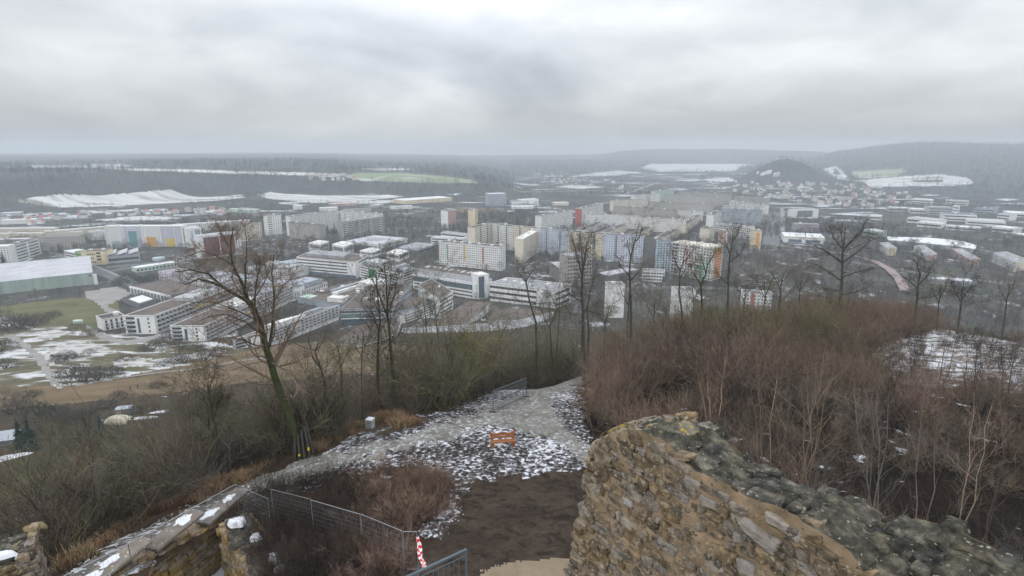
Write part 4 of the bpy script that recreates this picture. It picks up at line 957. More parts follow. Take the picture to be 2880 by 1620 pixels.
# --- scattered low houses: shared meshes
def house_mesh(L_, W_, H_, roofm, wallm, pitch=0.7):
    m = MB()
    m.box((-L_ / 2, -W_ / 2, -1.5), (L_, 0, 0), (0, W_, 0), (0, 0, H_ + 1.5))
    m.cur = 1
    r = W_ / 2 * pitch; e = 0.4
    a = [(-L_ / 2 - e, -W_ / 2 - e, H_ - .25), (L_ / 2 + e, -W_ / 2 - e, H_ - .25), (L_ / 2 + e, 0, H_ + r), (-L_ / 2 - e, 0, H_ + r)]
    b_ = [(-L_ / 2 - e, W_ / 2 + e, H_ - .25), (L_ / 2 + e, W_ / 2 + e, H_ - .25)]
    m.quad(*a); m.quad(b_[1], b_[0], a[3], a[2])
    m.cur = 0
    m.raw([(-L_ / 2, -W_ / 2, H_), (-L_ / 2, W_ / 2, H_), (-L_ / 2, 0, H_ + r - .2)], [(0, 2, 1)]); m.raw([(L_ / 2, -W_ / 2, H_), (L_ / 2, W_ / 2, H_), (L_ / 2, 0, H_ + r - .2)], [(0, 1, 2)])
    m.cur = 2
    for k in range(3):
        x = -L_ / 2 + (k + .5) * L_ / 3
        m.box((x - .5, -W_ / 2 - .08, 1.0), (1.0, 0, 0), (0, .08, 0), (0, 0, 1.3)); m.box((x - .5, -W_ / 2 - .08, 3.6), (1.0, 0, 0), (0, .08, 0), (0, 0, 1.2))
    m.cur = 1; m.box((L_ * .2, -.4, H_ + r - .8), (.7, 0, 0), (0, .7, 0), (0, 0, 1.8))
    return m.mesh('house', [M[wallm], M[roofm], M['glass']])
HM = [house_mesh(11, 9, 6, 'paleroof', 'beige'), house_mesh(12, 9, 6, 'greyroof', 'cream'), house_mesh(10, 9, 6.5, 'brick', 'offwhite'), house_mesh(14, 10, 5.5, 'greyroof', 'offwhite'), house_mesh(11, 8, 6, 'tar', 'white')]
HMN = ['pale roofed beige house', 'grey roofed cream house', 'red roofed white house', 'wide white house', 'black roofed white house']
def houses(poly, n, place, group, dmin=800):
    xs = [p[0] for p in poly]; ys = [p[1] for p in poly]; k = 0; t = 0; got = []
    while k < n and t < n * 40:
        t += 1
        x, y = random.uniform(min(xs), max(xs)), random.uniform(min(ys), max(ys))
        if not in_poly(np.array([x]), np.array([y]), poly)[0]: continue
        P = ground(x, y, dmin=dmin)
        if any((P[0] - g[0]) ** 2 + (P[1] - g[1]) ** 2 < 240 for g in got): continue
        got.append(P)
        i = random.randrange(5)
        o = bpy.data.objects.new('house', HM[i]); COL.objects.link(o)
        o.location = P; o.rotation_euler = (0, 0, random.choice((0.2, 1.7, 0.5, -0.3)) + random.uniform(-.2, .2)); o.scale = (1, 1, random.uniform(.85, 1.1))
        tag(o, HMN[i] + ' ' + place, 'house', group); k += 1
houses([(1990, 512), (2120, 513), (2320, 517), (2420, 525), (2560, 545), (2560, 580), (2400, 585), (2200, 565), (2010, 540)], 130, 'in the village under the cone hill', 'village houses on the right')
houses([(1600, 500), (1700, 505), (1800, 520), (1760, 535), (1600, 525), (1480, 500), (1500, 485)], 36, 'in the hamlet beyond the river meadows', 'hamlet houses in the middle distance')
houses([(0, 612), (100, 604), (260, 600), (480, 596), (640, 590), (660, 605), (300, 612), (100, 632), (0, 636)], 46, 'in the gardens at the left', 'garden houses at the left')
houses([(900, 500), (960, 488), (1000, 505), (930, 512), (860, 505)], 14, 'at the edge of the wooded scarp', 'houses on the scarp')
def sheds(lst, group, place):
    for i, (x1, y1, x2, y2, H, d, w_, r) in enumerate(lst):
        slab(place[i], (x1, y1, x2, y2), H, depth=d, wall=w_, roof=r, win='', name='shed', cat='shed', group=group, bits=0)
sheds([(640, 588, 720, 590, 7, 16, 'mint', 'snowroof'), (825, 580, 850, 579, 8, 16, 'offwhite', 'snowroof'), (900, 586, 950, 584, 6, 20, 'offwhite', 'snowroof'), (965, 590, 1045, 587, 6, 14, 'beige', 'greyroof'), (1050, 578, 1080, 576, 6, 20, 'beige', 'snowroof'),
       (1100, 582, 1160, 580, 6, 16, 'offwhite', 'snowroof'), (930, 574, 1000, 571, 6, 24, 'pink', 'snowroof'), (1440, 567, 1470, 566, 8, 24, 'white', 'darkconc'), (1468, 562, 1515, 560, 10, 24, 'white', 'snowroof'), (1520, 566, 1550, 566, 10, 20, 'darkconc', 'darkconc'),
       (1555, 570, 1600, 570, 7, 20, 'cream', 'snowroof'), (1440, 582, 1500, 581, 5, 20, 'offwhite', 'snowroof'), (570, 596, 630, 592, 6, 14, 'offwhite', 'snowroof'), (0, 600, 60, 598, 6, 20, 'grey', 'snowroof'), (70, 606, 110, 603, 7, 14, 'offwhite', 'snowroof'), (0, 620, 100, 617, 8, 20, 'offwhite', 'snowroof')],
      'sheds and workshops between the estate and the snow fields',
      ['mint green shed under snow among dark trees', 'small white shed right of the mint green one', 'low pale shed above the striped slab', 'long beige shed with a grey roof above the pale slab', 'square beige workshop left of the yellow factory', 'low white workshop below the yellow factory', 'pink walled shed with a long snowy roof', 'white office shed with a black roof right of the cube',
       'white two storey works office in the middle distance', 'black hall beside the works office', 'cream garage row right of the black hall', 'flat white garage row below the works office', 'low white shed left of the mint green one', 'grey shed cut by the left edge below the snow field', 'pale workshop near the left edge', 'wide pale workshop at the left edge above the rows'])
# ------------------------------------------------------------------ roads and rails of the town
def ribbon(name, pts, width, m, lift=0.12, label=None, dmin=150, z=None):
    P = [ground(x, y, dmin=dmin) for x, y in pts]
    Q = []
    for a, b_ in zip(P[:-1], P[1:]):
        n = max(1, int(np.linalg.norm(b_ - a) / 12))
        for k in range(n): Q.append(a + (b_ - a) * k / n)
    Q.append(P[-1]); Q = np.array(Q)
    mb = MB(); vs = []
    for i in range(len(Q)):
        t = unit(Q[min(i + 1, len(Q) - 1)] - Q[max(i - 1, 0)]); s = unit(V(-t[1], t[0], 0))
        for k in (-1, 1):
            p = Q[i] + s * k * width / 2
            vs.append((p[0], p[1], (max(hz(p[0], p[1]), hz(Q[i][0], Q[i][1])) if z is None else z) + lift))
    mb.raw(vs, [(2 * i, 2 * i + 1, 2 * i + 3, 2 * i + 2) for i in range(len(Q) - 1)])
    return mb.build(name, M[m], kind='structure')
M['railbed'] = mat('reddish_ballast', (0.27, 0.205, 0.20), 0.9, 0.15, 0.3)
M['line'] = mat('road_marking', (0.5, 0.5, 0.5), 0.8, 0.1, 0.4)
ribbon('road', [(150, 708), (240, 748), (330, 785), (420, 815)], 12, 'asphalt')
ribbon('pavement', [(260, 745), (340, 778), (440, 812)], 3, 'paving', 0.2)
ribbon('road', [(130, 742), (200, 755), (300, 764), (420, 745), (520, 735)], 9, 'asphalt')
ribbon('road', [(300, 752), (430, 740), (700, 715), (860, 712)], 12, 'asphalt')
ribbon('road', [(700, 690), (800, 705), (870, 716)], 12, 'asphalt')
ribbon('road', [(1090, 640), (1240, 648), (1310, 655)], 12, 'asphalt')
ribbon('road', [(700, 600), (900, 640), (1100, 650)], 9, 'asphalt')
ribbon('road', [(2178, 600), (2172, 640), (2168, 690)], 24, 'asphalt')
ribbon('tram_track', [(2200, 585), (2202, 620), (2200, 665)], 8, 'paving', 0.2)
ribbon('road', [(1850, 700), (2060, 715), (2200, 700), (2330, 705)], 10, 'asphalt')
ribbon('road', [(1660, 800), (1720, 775), (1760, 750), (1810, 745)], 9, 'asphalt')
ribbon('road', [(1480, 760), (1560, 735), (1700, 728)], 8, 'asphalt')
ribbon('road', [(1700, 812), (1900, 808), (2080, 812)], 12, 'asphalt')
ribbon('railway_bridge', [(2180, 695), (2290, 706), (2400, 722), (2460, 740), (2500, 762), (2528, 790), (2545, 825)], 9, 'railbed', 2.4)
ribbon('road', [(2380, 735), (2600, 770), (2760, 790), (2900, 800)], 12, 'asphalt')
ribbon('road', [(1560, 800), (1600, 835), (1620, 880)], 10, 'asphalt')
ribbon('road', [(1760, 545), (1830, 520), (1860, 512)], 16, 'paving')
ribbon('meadow_path', [(320, 1067), (450, 1049), (600, 1030), (760, 1006)], 2.2, 'paving', 0.25)
ribbon('river_meadow', [(1450, 537), (1600, 538), (1770, 537)], 30, 'greenfield', 0.3)
ribbon('road', [(1930, 690), (1985, 650), (2010, 620), (2030, 598)], 9, 'asphalt')

# ------------------------------------------------------------------ parked cars
def car_mesh(paint):
    m = MB()
    m.prism([(-2.2, -.85), (2.2, -.85), (2.2, .85), (-2.2, .85)], 0.35, 0.85)
    m.cur = 1
    b_ = [(-1.7, -.78, .85), (1.2, -.78, .85), (1.2, .78, .85), (-1.7, .78, .85)]; t = [(-1.2, -.62, 1.42), (0.5, -.62, 1.42), (0.5, .62, 1.42), (-1.2, .62, 1.42)]
    m.raw(b_ + t, [(0, 1, 5, 4), (1, 2, 6, 5), (2, 3, 7, 6), (3, 0, 4, 7)])
    m.cur = 0; m.raw([(x, y, z + .03) for x, y, z in t], [(0, 1, 2, 3)])
    m.cur = 2
    for x in (-1.35, 1.35):
        for y in (-.86, .86):
            m.tube([(x, y - .1, .33), (x, y + .1, .33)], .33, 8, True)
    return m.mesh('parked_car', [paint, M['glass'], M['tar']])
CARP = [mat('car_paint_' + n, c, 0.3, 0.03, 1.0, spec=0.5) for n, c in (('white', (0.72, 0.73, 0.74)), ('silver', (0.42, 0.43, 0.45)), ('black', (0.03, 0.03, 0.035)), ('red', (0.3, 0.03, 0.03)), ('blue', (0.06, 0.1, 0.22)))]
CARM = [car_mesh(p) for p in CARP]; CARN = ['white', 'silver', 'black', 'red', 'blue']
LOTS = [([(1450, 752), (1540, 728), (1548, 742), (1460, 775)], 22, 'right of the cream gabled tower'), ([(730, 668), (800, 662), (860, 690), (870, 702), (740, 690)], 26, 'in the lot before the brown slab'), ([(2060, 770), (2200, 765), (2210, 810), (2080, 822)], 30, 'in the lot behind the slope trees'),
        ([(2190, 815), (2300, 808), (2330, 850), (2200, 860)], 16, 'in the lot behind the broad bare tree'), ([(1500, 690), (1640, 702), (1680, 720), (1520, 715)], 22, 'in the yard before the blue slab'), ([(1440, 770), (1530, 760), (1540, 800), (1440, 800)], 18, 'left of the grey beige office'),
        ([(2200, 690), (2330, 692), (2340, 702), (2210, 706)], 14, 'beside the white shopping hall'), ([(480, 715), (560, 722), (560, 735), (470, 728)], 10, 'below the lilac and white slab'), ([(1700, 790), (1800, 795), (1900, 800), (1900, 806), (1700, 806)], 12, 'by the small white house'), ([(2600, 812), (2860, 818), (2870, 830), (2620, 825)], 10, 'along the road at the right edge')]
for poly, n, place in LOTS:
    xs = [p[0] for p in poly]; ys = [p[1] for p in poly]; got = []; t = 0; base = random.uniform(0, 3)
    while len(got) < n * 1.3 and t < 1200:
        t += 1
        x, y = random.uniform(min(xs), max(xs)), random.uniform(min(ys), max(ys))
        if not in_poly(np.array([x]), np.array([y]), poly)[0]: continue
        P = ground(x, y, dmin=150)
        if any((P[0] - g[0]) ** 2 + (P[1] - g[1]) ** 2 < 30 for g in got): continue
        got.append(P); i = random.choices(range(5), (5, 3, 2, 1, 1))[0]
        o = bpy.data.objects.new('parked_car', CARM[i]); COL.objects.link(o); o.location = (P[0], P[1], hz(P[0], P[1]) + 0.13)
        o.rotation_euler = (0, 0, base + random.choice((0, math.pi)) + random.uniform(-.06, .06))
        tag(o, CARN[i] + ' car parked ' + place, 'car', 'cars parked ' + place)
# ------------------------------------------------------------------ plants
def bark(n, c, c2, **k): M[n] = mat(n, c, 0.92, 0.2, k.pop('scale', 3.0), col2=c2, spec=0.1, **k)
bark('bark_dark', (0.050, 0.045, 0.038), (0.105, 0.098, 0.08), bump=0.5, bscale=20)
bark('bark_grey', (0.055, 0.05, 0.045), (0.10, 0.095, 0.085), bump=0.5, bscale=20)
bark('bark_moss', (0.034, 0.038, 0.020), (0.066, 0.075, 0.034), bump=0.5, bscale=15)
bark('twig_brown', (0.10, 0.074, 0.058), (0.22, 0.165, 0.13), scale=0.5, per_obj=0.3)
bark('twig_red', (0.115, 0.080, 0.060), (0.245, 0.172, 0.128), scale=0.45, per_obj=0.3)
bark('twig_olive', (0.082, 0.080, 0.044), (0.165, 0.155, 0.088), scale=0.4, per_obj=0.3)
bark('twig_grey', (0.08, 0.072, 0.062), (0.18, 0.16, 0.138), scale=0.5, per_obj=0.3)
bark('twig_dark', (0.030, 0.023, 0.020), (0.075, 0.056, 0.046), scale=0.5, per_obj=0.3)
bark('dead_leaf', (0.055, 0.035, 0.022), (0.10, 0.06, 0.035), scale=2)
bark('red_leaf', (0.16, 0.02, 0.02), (0.26, 0.05, 0.04), scale=2)
bark('town_twig', (0.040, 0.038, 0.034), (0.075, 0.068, 0.058), scale=0.05, per_obj=0.25)
bark('town_twig_warm', (0.070, 0.052, 0.045), (0.105, 0.08, 0.068), scale=0.05, per_obj=0.25)
bark('evergreen', (0.014, 0.028, 0.022), (0.028, 0.045, 0.035), scale=0.6, per_obj=0.2)
bark('bluespruce', (0.028, 0.045, 0.046), (0.055, 0.078, 0.08), scale=0.6)
bark('dry_grass', (0.145, 0.095, 0.055), (0.27, 0.185, 0.11), scale=1.0, per_obj=0.3)
bark('willow_twig', (0.22, 0.19, 0.055), (0.32, 0.27, 0.09), scale=1.0)
bark('dead_wood', (0.20, 0.17, 0.14), (0.30, 0.26, 0.21), scale=3.0)

def nrm3(v):
    l = math.sqrt(v[0] * v[0] + v[1] * v[1] + v[2] * v[2]) + 1e-9
    return (v[0] / l, v[1] / l, v[2] / l)

def twig(mb, rng, p, d, Lh, r, lev, kids=(3, 5), crook=0.22, up=0.06, sides=3, n=4, spread=0.8, rmin=0.006, shrink=0.58, start=0.25):
    pts = [p]; radii = [r]; dirs = [d]
    for i in range(n):
        d = nrm3((d[0] + rng.gauss(0, crook), d[1] + rng.gauss(0, crook), d[2] + rng.gauss(0, crook) + up))
        p = (p[0] + d[0] * Lh / n, p[1] + d[1] * Lh / n, p[2] + d[2] * Lh / n)
        pts.append(p); dirs.append(d); radii.append(max(rmin * 0.7, r * (1 - 0.68 * (i + 1) / n)))
    mb.tube(pts, radii, sides if lev > 0 else 3)
    if lev > 0:
        for k in range(rng.randint(*kids)):
            t = rng.uniform(start, 1.0) * n; i = min(int(t), n - 1); f = t - i
            q = tuple(pts[i][a] + (pts[i + 1][a] - pts[i][a]) * f for a in range(3))
            dd = dirs[i]
            cd = nrm3((dd[0] + rng.gauss(0, spread), dd[1] + rng.gauss(0, spread), dd[2] + rng.gauss(0, spread * 0.8) + up))
            twig(mb, rng, q, cd, Lh * shrink * rng.uniform(.7, 1.15), max(rmin, radii[i] * 0.55), lev - 1, kids, crook, up, 3, max(3, n - 1), spread, rmin, shrink, start)

def interp_poly(pts, t):
    pts = np.asarray(pts, float); seg = np.linalg.norm(np.diff(pts, axis=0), axis=1); cum = np.concatenate([[0], np.cumsum(seg)])
    s = t * cum[-1]; i = min(np.searchsorted(cum, s, side='right') - 1, len(seg) - 1)
    f = (s - cum[i]) / (seg[i] + 1e-9)
    return pts[i] + (pts[i + 1] - pts[i]) * f, unit(pts[i + 1] - pts[i])

def wobble(pts, amp, rng, sub=3):
    pts = np.asarray(pts, float); out = []
    for a, b_ in zip(pts[:-1], pts[1:]):
        for k in range(sub):
            p = a + (b_ - a) * k / sub
            if out: p = p + V(rng.gauss(0, amp), rng.gauss(0, amp), rng.gauss(0, amp))
            out.append(p)
    out.append(pts[-1]); return np.array(out)

WS = 0.62; TWS = 0.72
def photo_tree(name, label, limbs, D, barkm='bark_dark', twigm=None, seed=1, side=(7, 10), lev=3, Lf=0.42, tw=0.012, base_ext=1.2, group=None, spread=0.75, leaves=None, cat='tree', up=0.06, kids=(2, 4)):
    """a tree from its limbs: (pixel path, width at start, width at end) at D metres; the first is the trunk, the others start on it"""
    rng = random.Random(seed)
    x0, y0 = limbs[0][0][0]
    g = at_dist(x0, y0, D); gz = hz(g[0], g[1])
    root_p = V(g[0], g[1], min(gz, g[2]))
    r = empty(name, root_p, label, cat, group)
    T, Cw = MB(), MB()
    s = math.hypot(g[0], g[1], g[2])
    mpx = s / FPX
    for li, (path, w0, w1) in enumerate(limbs):
        pts = []
        dep = rng.uniform(-1, 1) * 0.10
        for k, (x, y) in enumerate(path):
            dd = D * (1 + (0 if li == 0 else dep * 0.35 * k / max(1, len(path) - 1)))
            pts.append(at_dist(x, y, dd))
        if li == 0: pts[0] = pts[0] - V(0, 0, max(0.3, pts[0][2] - gz + 0.3)) if pts[0][2] > gz - 0.3 else pts[0]
        pts = wobble(np.array(pts) - root_p, 0.02 * Lf * 2, rng)
        n = len(pts)
        radii = [mpx * (w0 + (w1 - w0) * (k / (n - 1)) ** .8) / 2 * WS for k in range(n)]
        T.tube(pts, radii, 7 if li == 0 else 5)
        length = np.linalg.norm(np.diff(pts, axis=0), axis=1).sum()
        t0 = 0.5 if li == 0 else 0.2
        for k in range(int(rng.randint(*side) * 1.75)):
            t = rng.uniform(t0, 1.0)
            p, d = interp_poly(pts, t)
            cd = nrm3((d[0] + rng.gauss(0, spread), d[1] + rng.gauss(0, spread), d[2] + rng.gauss(0, spread) + 0.1))
            twig(Cw, rng, tuple(p), cd, length * Lf * 1.2 * rng.uniform(.5, 1.1) * (1.15 - 0.5 * t), max(tw * TWS, radii[min(n - 1, int(t * n))] * 0.36), lev, kids, 0.24, up, 3, 4, 0.65, tw * TWS, 0.62)
    T.build('trunk', M[barkm], r, smooth=True)
    Cw.build('crown', M[twigm or barkm], r)
    if leaves:
        m, cnt, polyp = leaves
        lb = MB()
        for k in range(cnt):
            x = rng.gauss(polyp[0], polyp[2]); y = rng.gauss(polyp[1], polyp[3])
            p = at_dist(x, y, D * rng.uniform(.97, 1.03)) - root_p; sz = rng.uniform(.05, .13)
            a = V(rng.gauss(0, 1), rng.gauss(0, 1), rng.gauss(0, 1)); a = unit(a) * sz; b_ = unit(V(rng.gauss(0, 1), rng.gauss(0, 1), rng.gauss(0, 1))) * sz
            lb.raw([p - a, p + b_, p + a, p - b_], [(0, 1, 2, 3)])
        lb.build('dead_leaves', M[m], r, kind='stuff')
    return r

photo_tree('leaning_tree', 'large leaning bare tree with a mossy trunk and a flat spreading crown, propped by stakes', [
    ([(858, 1308), (842, 1250), (820, 1190), (793, 1120), (770, 1050), (752, 990), (733, 920), (715, 870), (700, 850)], 34, 20),
    ([(700, 850), (682, 800), (655, 745), (648, 700), (655, 640)], 15, 3),
    ([(700, 850), (640, 815), (600, 795), (560, 785), (520, 800)], 14, 4),
    ([(640, 815), (585, 770), (540, 760), (490, 765)], 8, 3),
    ([(715, 870), (720, 800), (732, 740), (728, 760)], 9, 3),
    ([(690, 830), (690, 760), (695, 700), (690, 650)], 10, 2),
    ([(655, 745), (610, 720), (570, 705), (530, 720)], 7, 2),
    ([(648, 700), (625, 660), (610, 640)], 5, 2),
    ([(758, 975), (768, 900), (772, 830), (765, 770), (770, 715)], 13, 3),
    ([(770, 850), (800, 800), (830, 770)], 6, 2), ([(770, 800), (750, 770), (740, 720)], 5, 2),
    ([(735, 940), (690, 905), (640, 885), (590, 890), (555, 905)], 7, 2),
    ([(785, 1030), (830, 1020), (868, 1002)], 6, 2),
    ([(720, 900), (660, 870), (600, 850), (540, 850)], 6, 2)], 38, 'bark_moss', 'twig_brown', 3, side=(13, 16), lev=3, Lf=0.36, tw=0.0085)
photo_tree('snag_tree', 'low dark tree with a forked trunk below the leaning tree, among olive twigs', [
    ([(641, 1345), (625, 1280), (607, 1230), (600, 1180), (590, 1120), (585, 1085)], 24, 6), ([(612, 1240), (580, 1195), (560, 1170), (535, 1160)], 12, 4), ([(600, 1180), (612, 1140), (625, 1120)], 8, 3), ([(605, 1220), (570, 1235), (545, 1240)], 6, 2), ([(585, 1200), (590, 1150), (570, 1110), (540, 1090)], 7, 2)],
    40, 'bark_dark', 'twig_olive', 5, side=(12, 16), lev=3, Lf=0.6, tw=0.010)
photo_tree('snag_tree', 'crooked snag with a pale broken foot between the leaning tree and the stone box', [
    ([(920, 1215), (916, 1150), (912, 1080), (902, 1030), (886, 990), (895, 965)], 13, 5), ([(905, 1040), (880, 1010), (868, 960), (872, 925)], 7, 2), ([(890, 985), (910, 960), (918, 930)], 6, 2), ([(884, 985), (850, 975), (815, 960)], 5, 2)], 44, 'bark_dark', 'twig_grey', 8, side=(6, 9), lev=2, Lf=0.5, tw=0.010)
photo_tree('twin_tree', 'tall twin trunked tree with ragged dead leaves on its crown, before the clinic', [
    ([(1113, 1150), (1106, 1080), (1100, 1000), (1095, 930), (1090, 880), (1086, 800), (1080, 740)], 20, 4), ([(1095, 905), (1078, 860), (1060, 810), (1045, 780)], 9, 3), ([(1068, 1140), (1062, 1050), (1064, 960), (1070, 900), (1062, 830), (1058, 770)], 15, 4), ([(1092, 880), (1110, 830), (1118, 780)], 8, 2), ([(1066, 930), (1048, 880), (1040, 840)], 6, 2), ([(1090, 860), (1098, 790), (1100, 740)], 6, 2)],
    47, 'bark_moss', 'bark_dark', 11, side=(8, 11), lev=3, Lf=0.33, tw=0.010, leaves=('dead_leaf', 420, (1070, 880, 26, 70)))
photo_tree('slope_tree', 'crooked tree bent to the left before the long white hospital wing', [
    ([(1512, 960), (1507, 905), (1490, 850), (1480, 800), (1476, 780)], 11, 5), ([(1476, 790), (1460, 770), (1452, 745)], 6, 2), ([(1478, 795), (1492, 770), (1505, 750)], 6, 2), ([(1492, 858), (1540, 850), (1595, 858)], 5, 2)], 66, 'bark_dark', 'twig_grey', 12, side=(6, 9), lev=3, Lf=0.5, tw=0.013)
photo_tree('forked_tree', 'tall tree with a dense upright broom of forks before the grey beige office', [
    ([(1645, 1010), (1640, 940), (1640, 880), (1636, 820), (1638, 770)], 18, 10), ([(1638, 775), (1622, 720), (1612, 680), (1605, 650)], 9, 2), ([(1638, 775), (1645, 720), (1652, 680), (1668, 650)], 9, 2), ([(1638, 780), (1636, 720), (1632, 670)], 7, 2), ([(1652, 1000), (1656, 930), (1650, 870), (1662, 810), (1680, 740)], 11, 3), ([(1640, 870), (1690, 885), (1720, 885)], 5, 2), ([(1640, 850), (1605, 830), (1590, 800)], 5, 2)],
    62, 'bark_dark', 'twig_grey', 14, side=(9, 12), lev=3, Lf=0.36, tw=0.012)
photo_tree('slope_tree', 'slim tall tree with a curved whip of a top before the blue zigzag slab', [
    ([(1776, 950), (1775, 880), (1772, 800), (1770, 770), (1774, 720), (1786, 680), (1792, 650), (1800, 620)], 14, 2), ([(1774, 725), (1766, 690), (1764, 675)], 6, 2), ([(1786, 680), (1800, 665), (1806, 640)], 5, 2), ([(1770, 775), (1745, 750), (1735, 720)], 6, 2), ([(1772, 790), (1800, 760), (1815, 740)], 6, 2)], 68, 'bark_dark', 'twig_grey', 15, side=(7, 9), lev=3, Lf=0.32, tw=0.012)
photo_tree('slope_tree', 'slender tree with a tuft of dark red leaves near its top', [
    ([(1922, 950), (1918, 880), (1910, 820), (1912, 770), (1922, 730), (1930, 690)], 12, 2), ([(1914, 765), (1898, 730), (1888, 700)], 6, 2), ([(1920, 740), (1940, 715), (1955, 690)], 6, 2), ([(1912, 780), (1930, 755), (1960, 735)], 5, 2)], 72, 'bark_dark', 'twig_grey', 17, side=(6, 8), lev=3, Lf=0.4, tw=0.013, leaves=('red_leaf', 90, (1942, 722, 9, 16)))
photo_tree('slope_tree', 'mossy tree with a wide Y fork right of the red leaved tree', [
    ([(1976, 940), (1974, 860), (1972, 800), (1985, 770), (1992, 740)], 12, 3), ([(1972, 800), (1950, 770), (1940, 750)], 6, 2), ([(1985, 772), (1978, 740), (1970, 715)], 5, 2), ([(1990, 745), (2010, 715), (2015, 700)], 4, 2)], 74, 'bark_moss', 'twig_olive', 19, side=(6, 8), lev=3, Lf=0.45, tw=0.012)
photo_tree('slope_tree', 'tall thin tree with one leaning side limb left of the broad tree', [
    ([(2047, 920), (2048, 850), (2048, 780), (2052, 730), (2058, 690), (2062, 640)], 13, 2), ([(2056, 735), (2080, 715), (2095, 695)], 5, 2), ([(2054, 720), (2044, 690), (2036, 670)], 5, 2), ([(2048, 800), (2025, 780), (2015, 760)], 5, 2), ([(2060, 680), (2074, 660), (2078, 635)], 4, 2)], 80, 'bark_dark', 'twig_grey', 21, side=(6, 8), lev=3, Lf=0.34, tw=0.013)
photo_tree('broad_tree', 'broad bare tree with even spreading limbs on the crest at the right', [
    ([(2360, 885), (2364, 840), (2368, 780), (2370, 720), (2374, 680), (2378, 640)], 18, 3), ([(2368, 790), (2330, 765), (2300, 745), (2270, 738)], 8, 2), ([(2369, 740), (2330, 710), (2290, 690), (2265, 680)], 8, 2), ([(2369, 700), (2345, 670), (2332, 635)], 7, 2), ([(2370, 705), (2400, 672), (2425, 650), (2432, 625)], 8, 2), ([(2369, 740), (2410, 710), (2445, 680), (2470, 668)], 8, 2),
    ([(2368, 780), (2410, 765), (2450, 755)], 7, 2), ([(2366, 820), (2320, 810), (2285, 790)], 6, 2), ([(2362, 860), (2335, 840), (2300, 830)], 6, 2), ([(2366, 830), (2410, 820), (2445, 808)], 5, 2), ([(2372, 700), (2366, 660), (2358, 640)], 5, 2)],
    104, 'bark_dark', 'bark_dark', 23, side=(7, 9), lev=3, Lf=0.36, tw=0.014, up=0.03)
photo_tree('slope_tree', 'dark forked tree right of the broad tree, below the pink tracks', [
    ([(2575, 900), (2578, 850), (2582, 800), (2588, 770)], 12, 4), ([(2582, 810), (2555, 790), (2530, 770)], 6, 2), ([(2584, 800), (2610, 775), (2620, 750)], 6, 2), ([(2588, 775), (2580, 745), (2570, 730)], 5, 2), ([(2578, 840), (2620, 835), (2640, 825)], 5, 2)], 108, 'bark_dark', 'bark_dark', 25, side=(7, 9), lev=3, Lf=0.5, tw=0.014)
photo_tree('slope_tree', 'small spreading tree left of the broad tree, before the parked cars', [
    ([(2195, 900), (2193, 850), (2196, 800), (2205, 770)], 10, 3), ([(2195, 815), (2178, 780), (2165, 760)], 5, 2), ([(2198, 795), (2220, 770), (2240, 745)], 5, 2), ([(2194, 850), (2215, 830), (2240, 800)], 5, 2)], 96, 'bark_dark', 'twig_grey', 27, side=(7, 9), lev=3, Lf=0.5, tw=0.013)
photo_tree('slope_tree', 'thin tree with raised arms between the cars and the broad tree', [
    ([(2245, 890), (2248, 840), (2252, 800), (2256, 775)], 8, 2), ([(2250, 820), (2235, 790), (2230, 770)], 4, 2), ([(2250, 815), (2268, 790), (2275, 770)], 4, 2)], 98, 'bark_dark', 'twig_grey', 28, side=(6, 8), lev=3, Lf=0.5, tw=0.012)
photo_tree('slope_tree', 'bare tree with steep limbs at the far right, before the depot', [
    ([(2700, 905), (2702, 860), (2706, 820), (2712, 790)], 9, 2), ([(2703, 850), (2685, 820), (2675, 800)], 5, 2), ([(2705, 840), (2730, 810), (2740, 790)], 5, 2)], 112, 'bark_dark', 'twig_dark', 29, side=(7, 9), lev=3, Lf=0.5, tw=0.014)
photo_tree('willow', 'sprawling yellow twigged shrub tree above the standing fence panel', [
    ([(1345, 1095), (1342, 1050), (1345, 1000), (1360, 965)], 5, 2.5), ([(1345, 1010), (1320, 985), (1295, 985), (1275, 1010)], 4, 2), ([(1355, 975), (1330, 950), (1300, 935)], 4, 2), ([(1360, 965), (1385, 950), (1405, 955)], 4, 2), ([(1344, 1040), (1368, 1030), (1380, 1060)], 4, 2), ([(1352, 985), (1380, 990), (1402, 1010)], 4, 2), ([(1343, 1020), (1310, 1030), (1280, 1045)], 4, 2)], 53, 'willow_twig', 'willow_twig', 31, side=(5, 7), lev=2, Lf=0.6, tw=0.008)
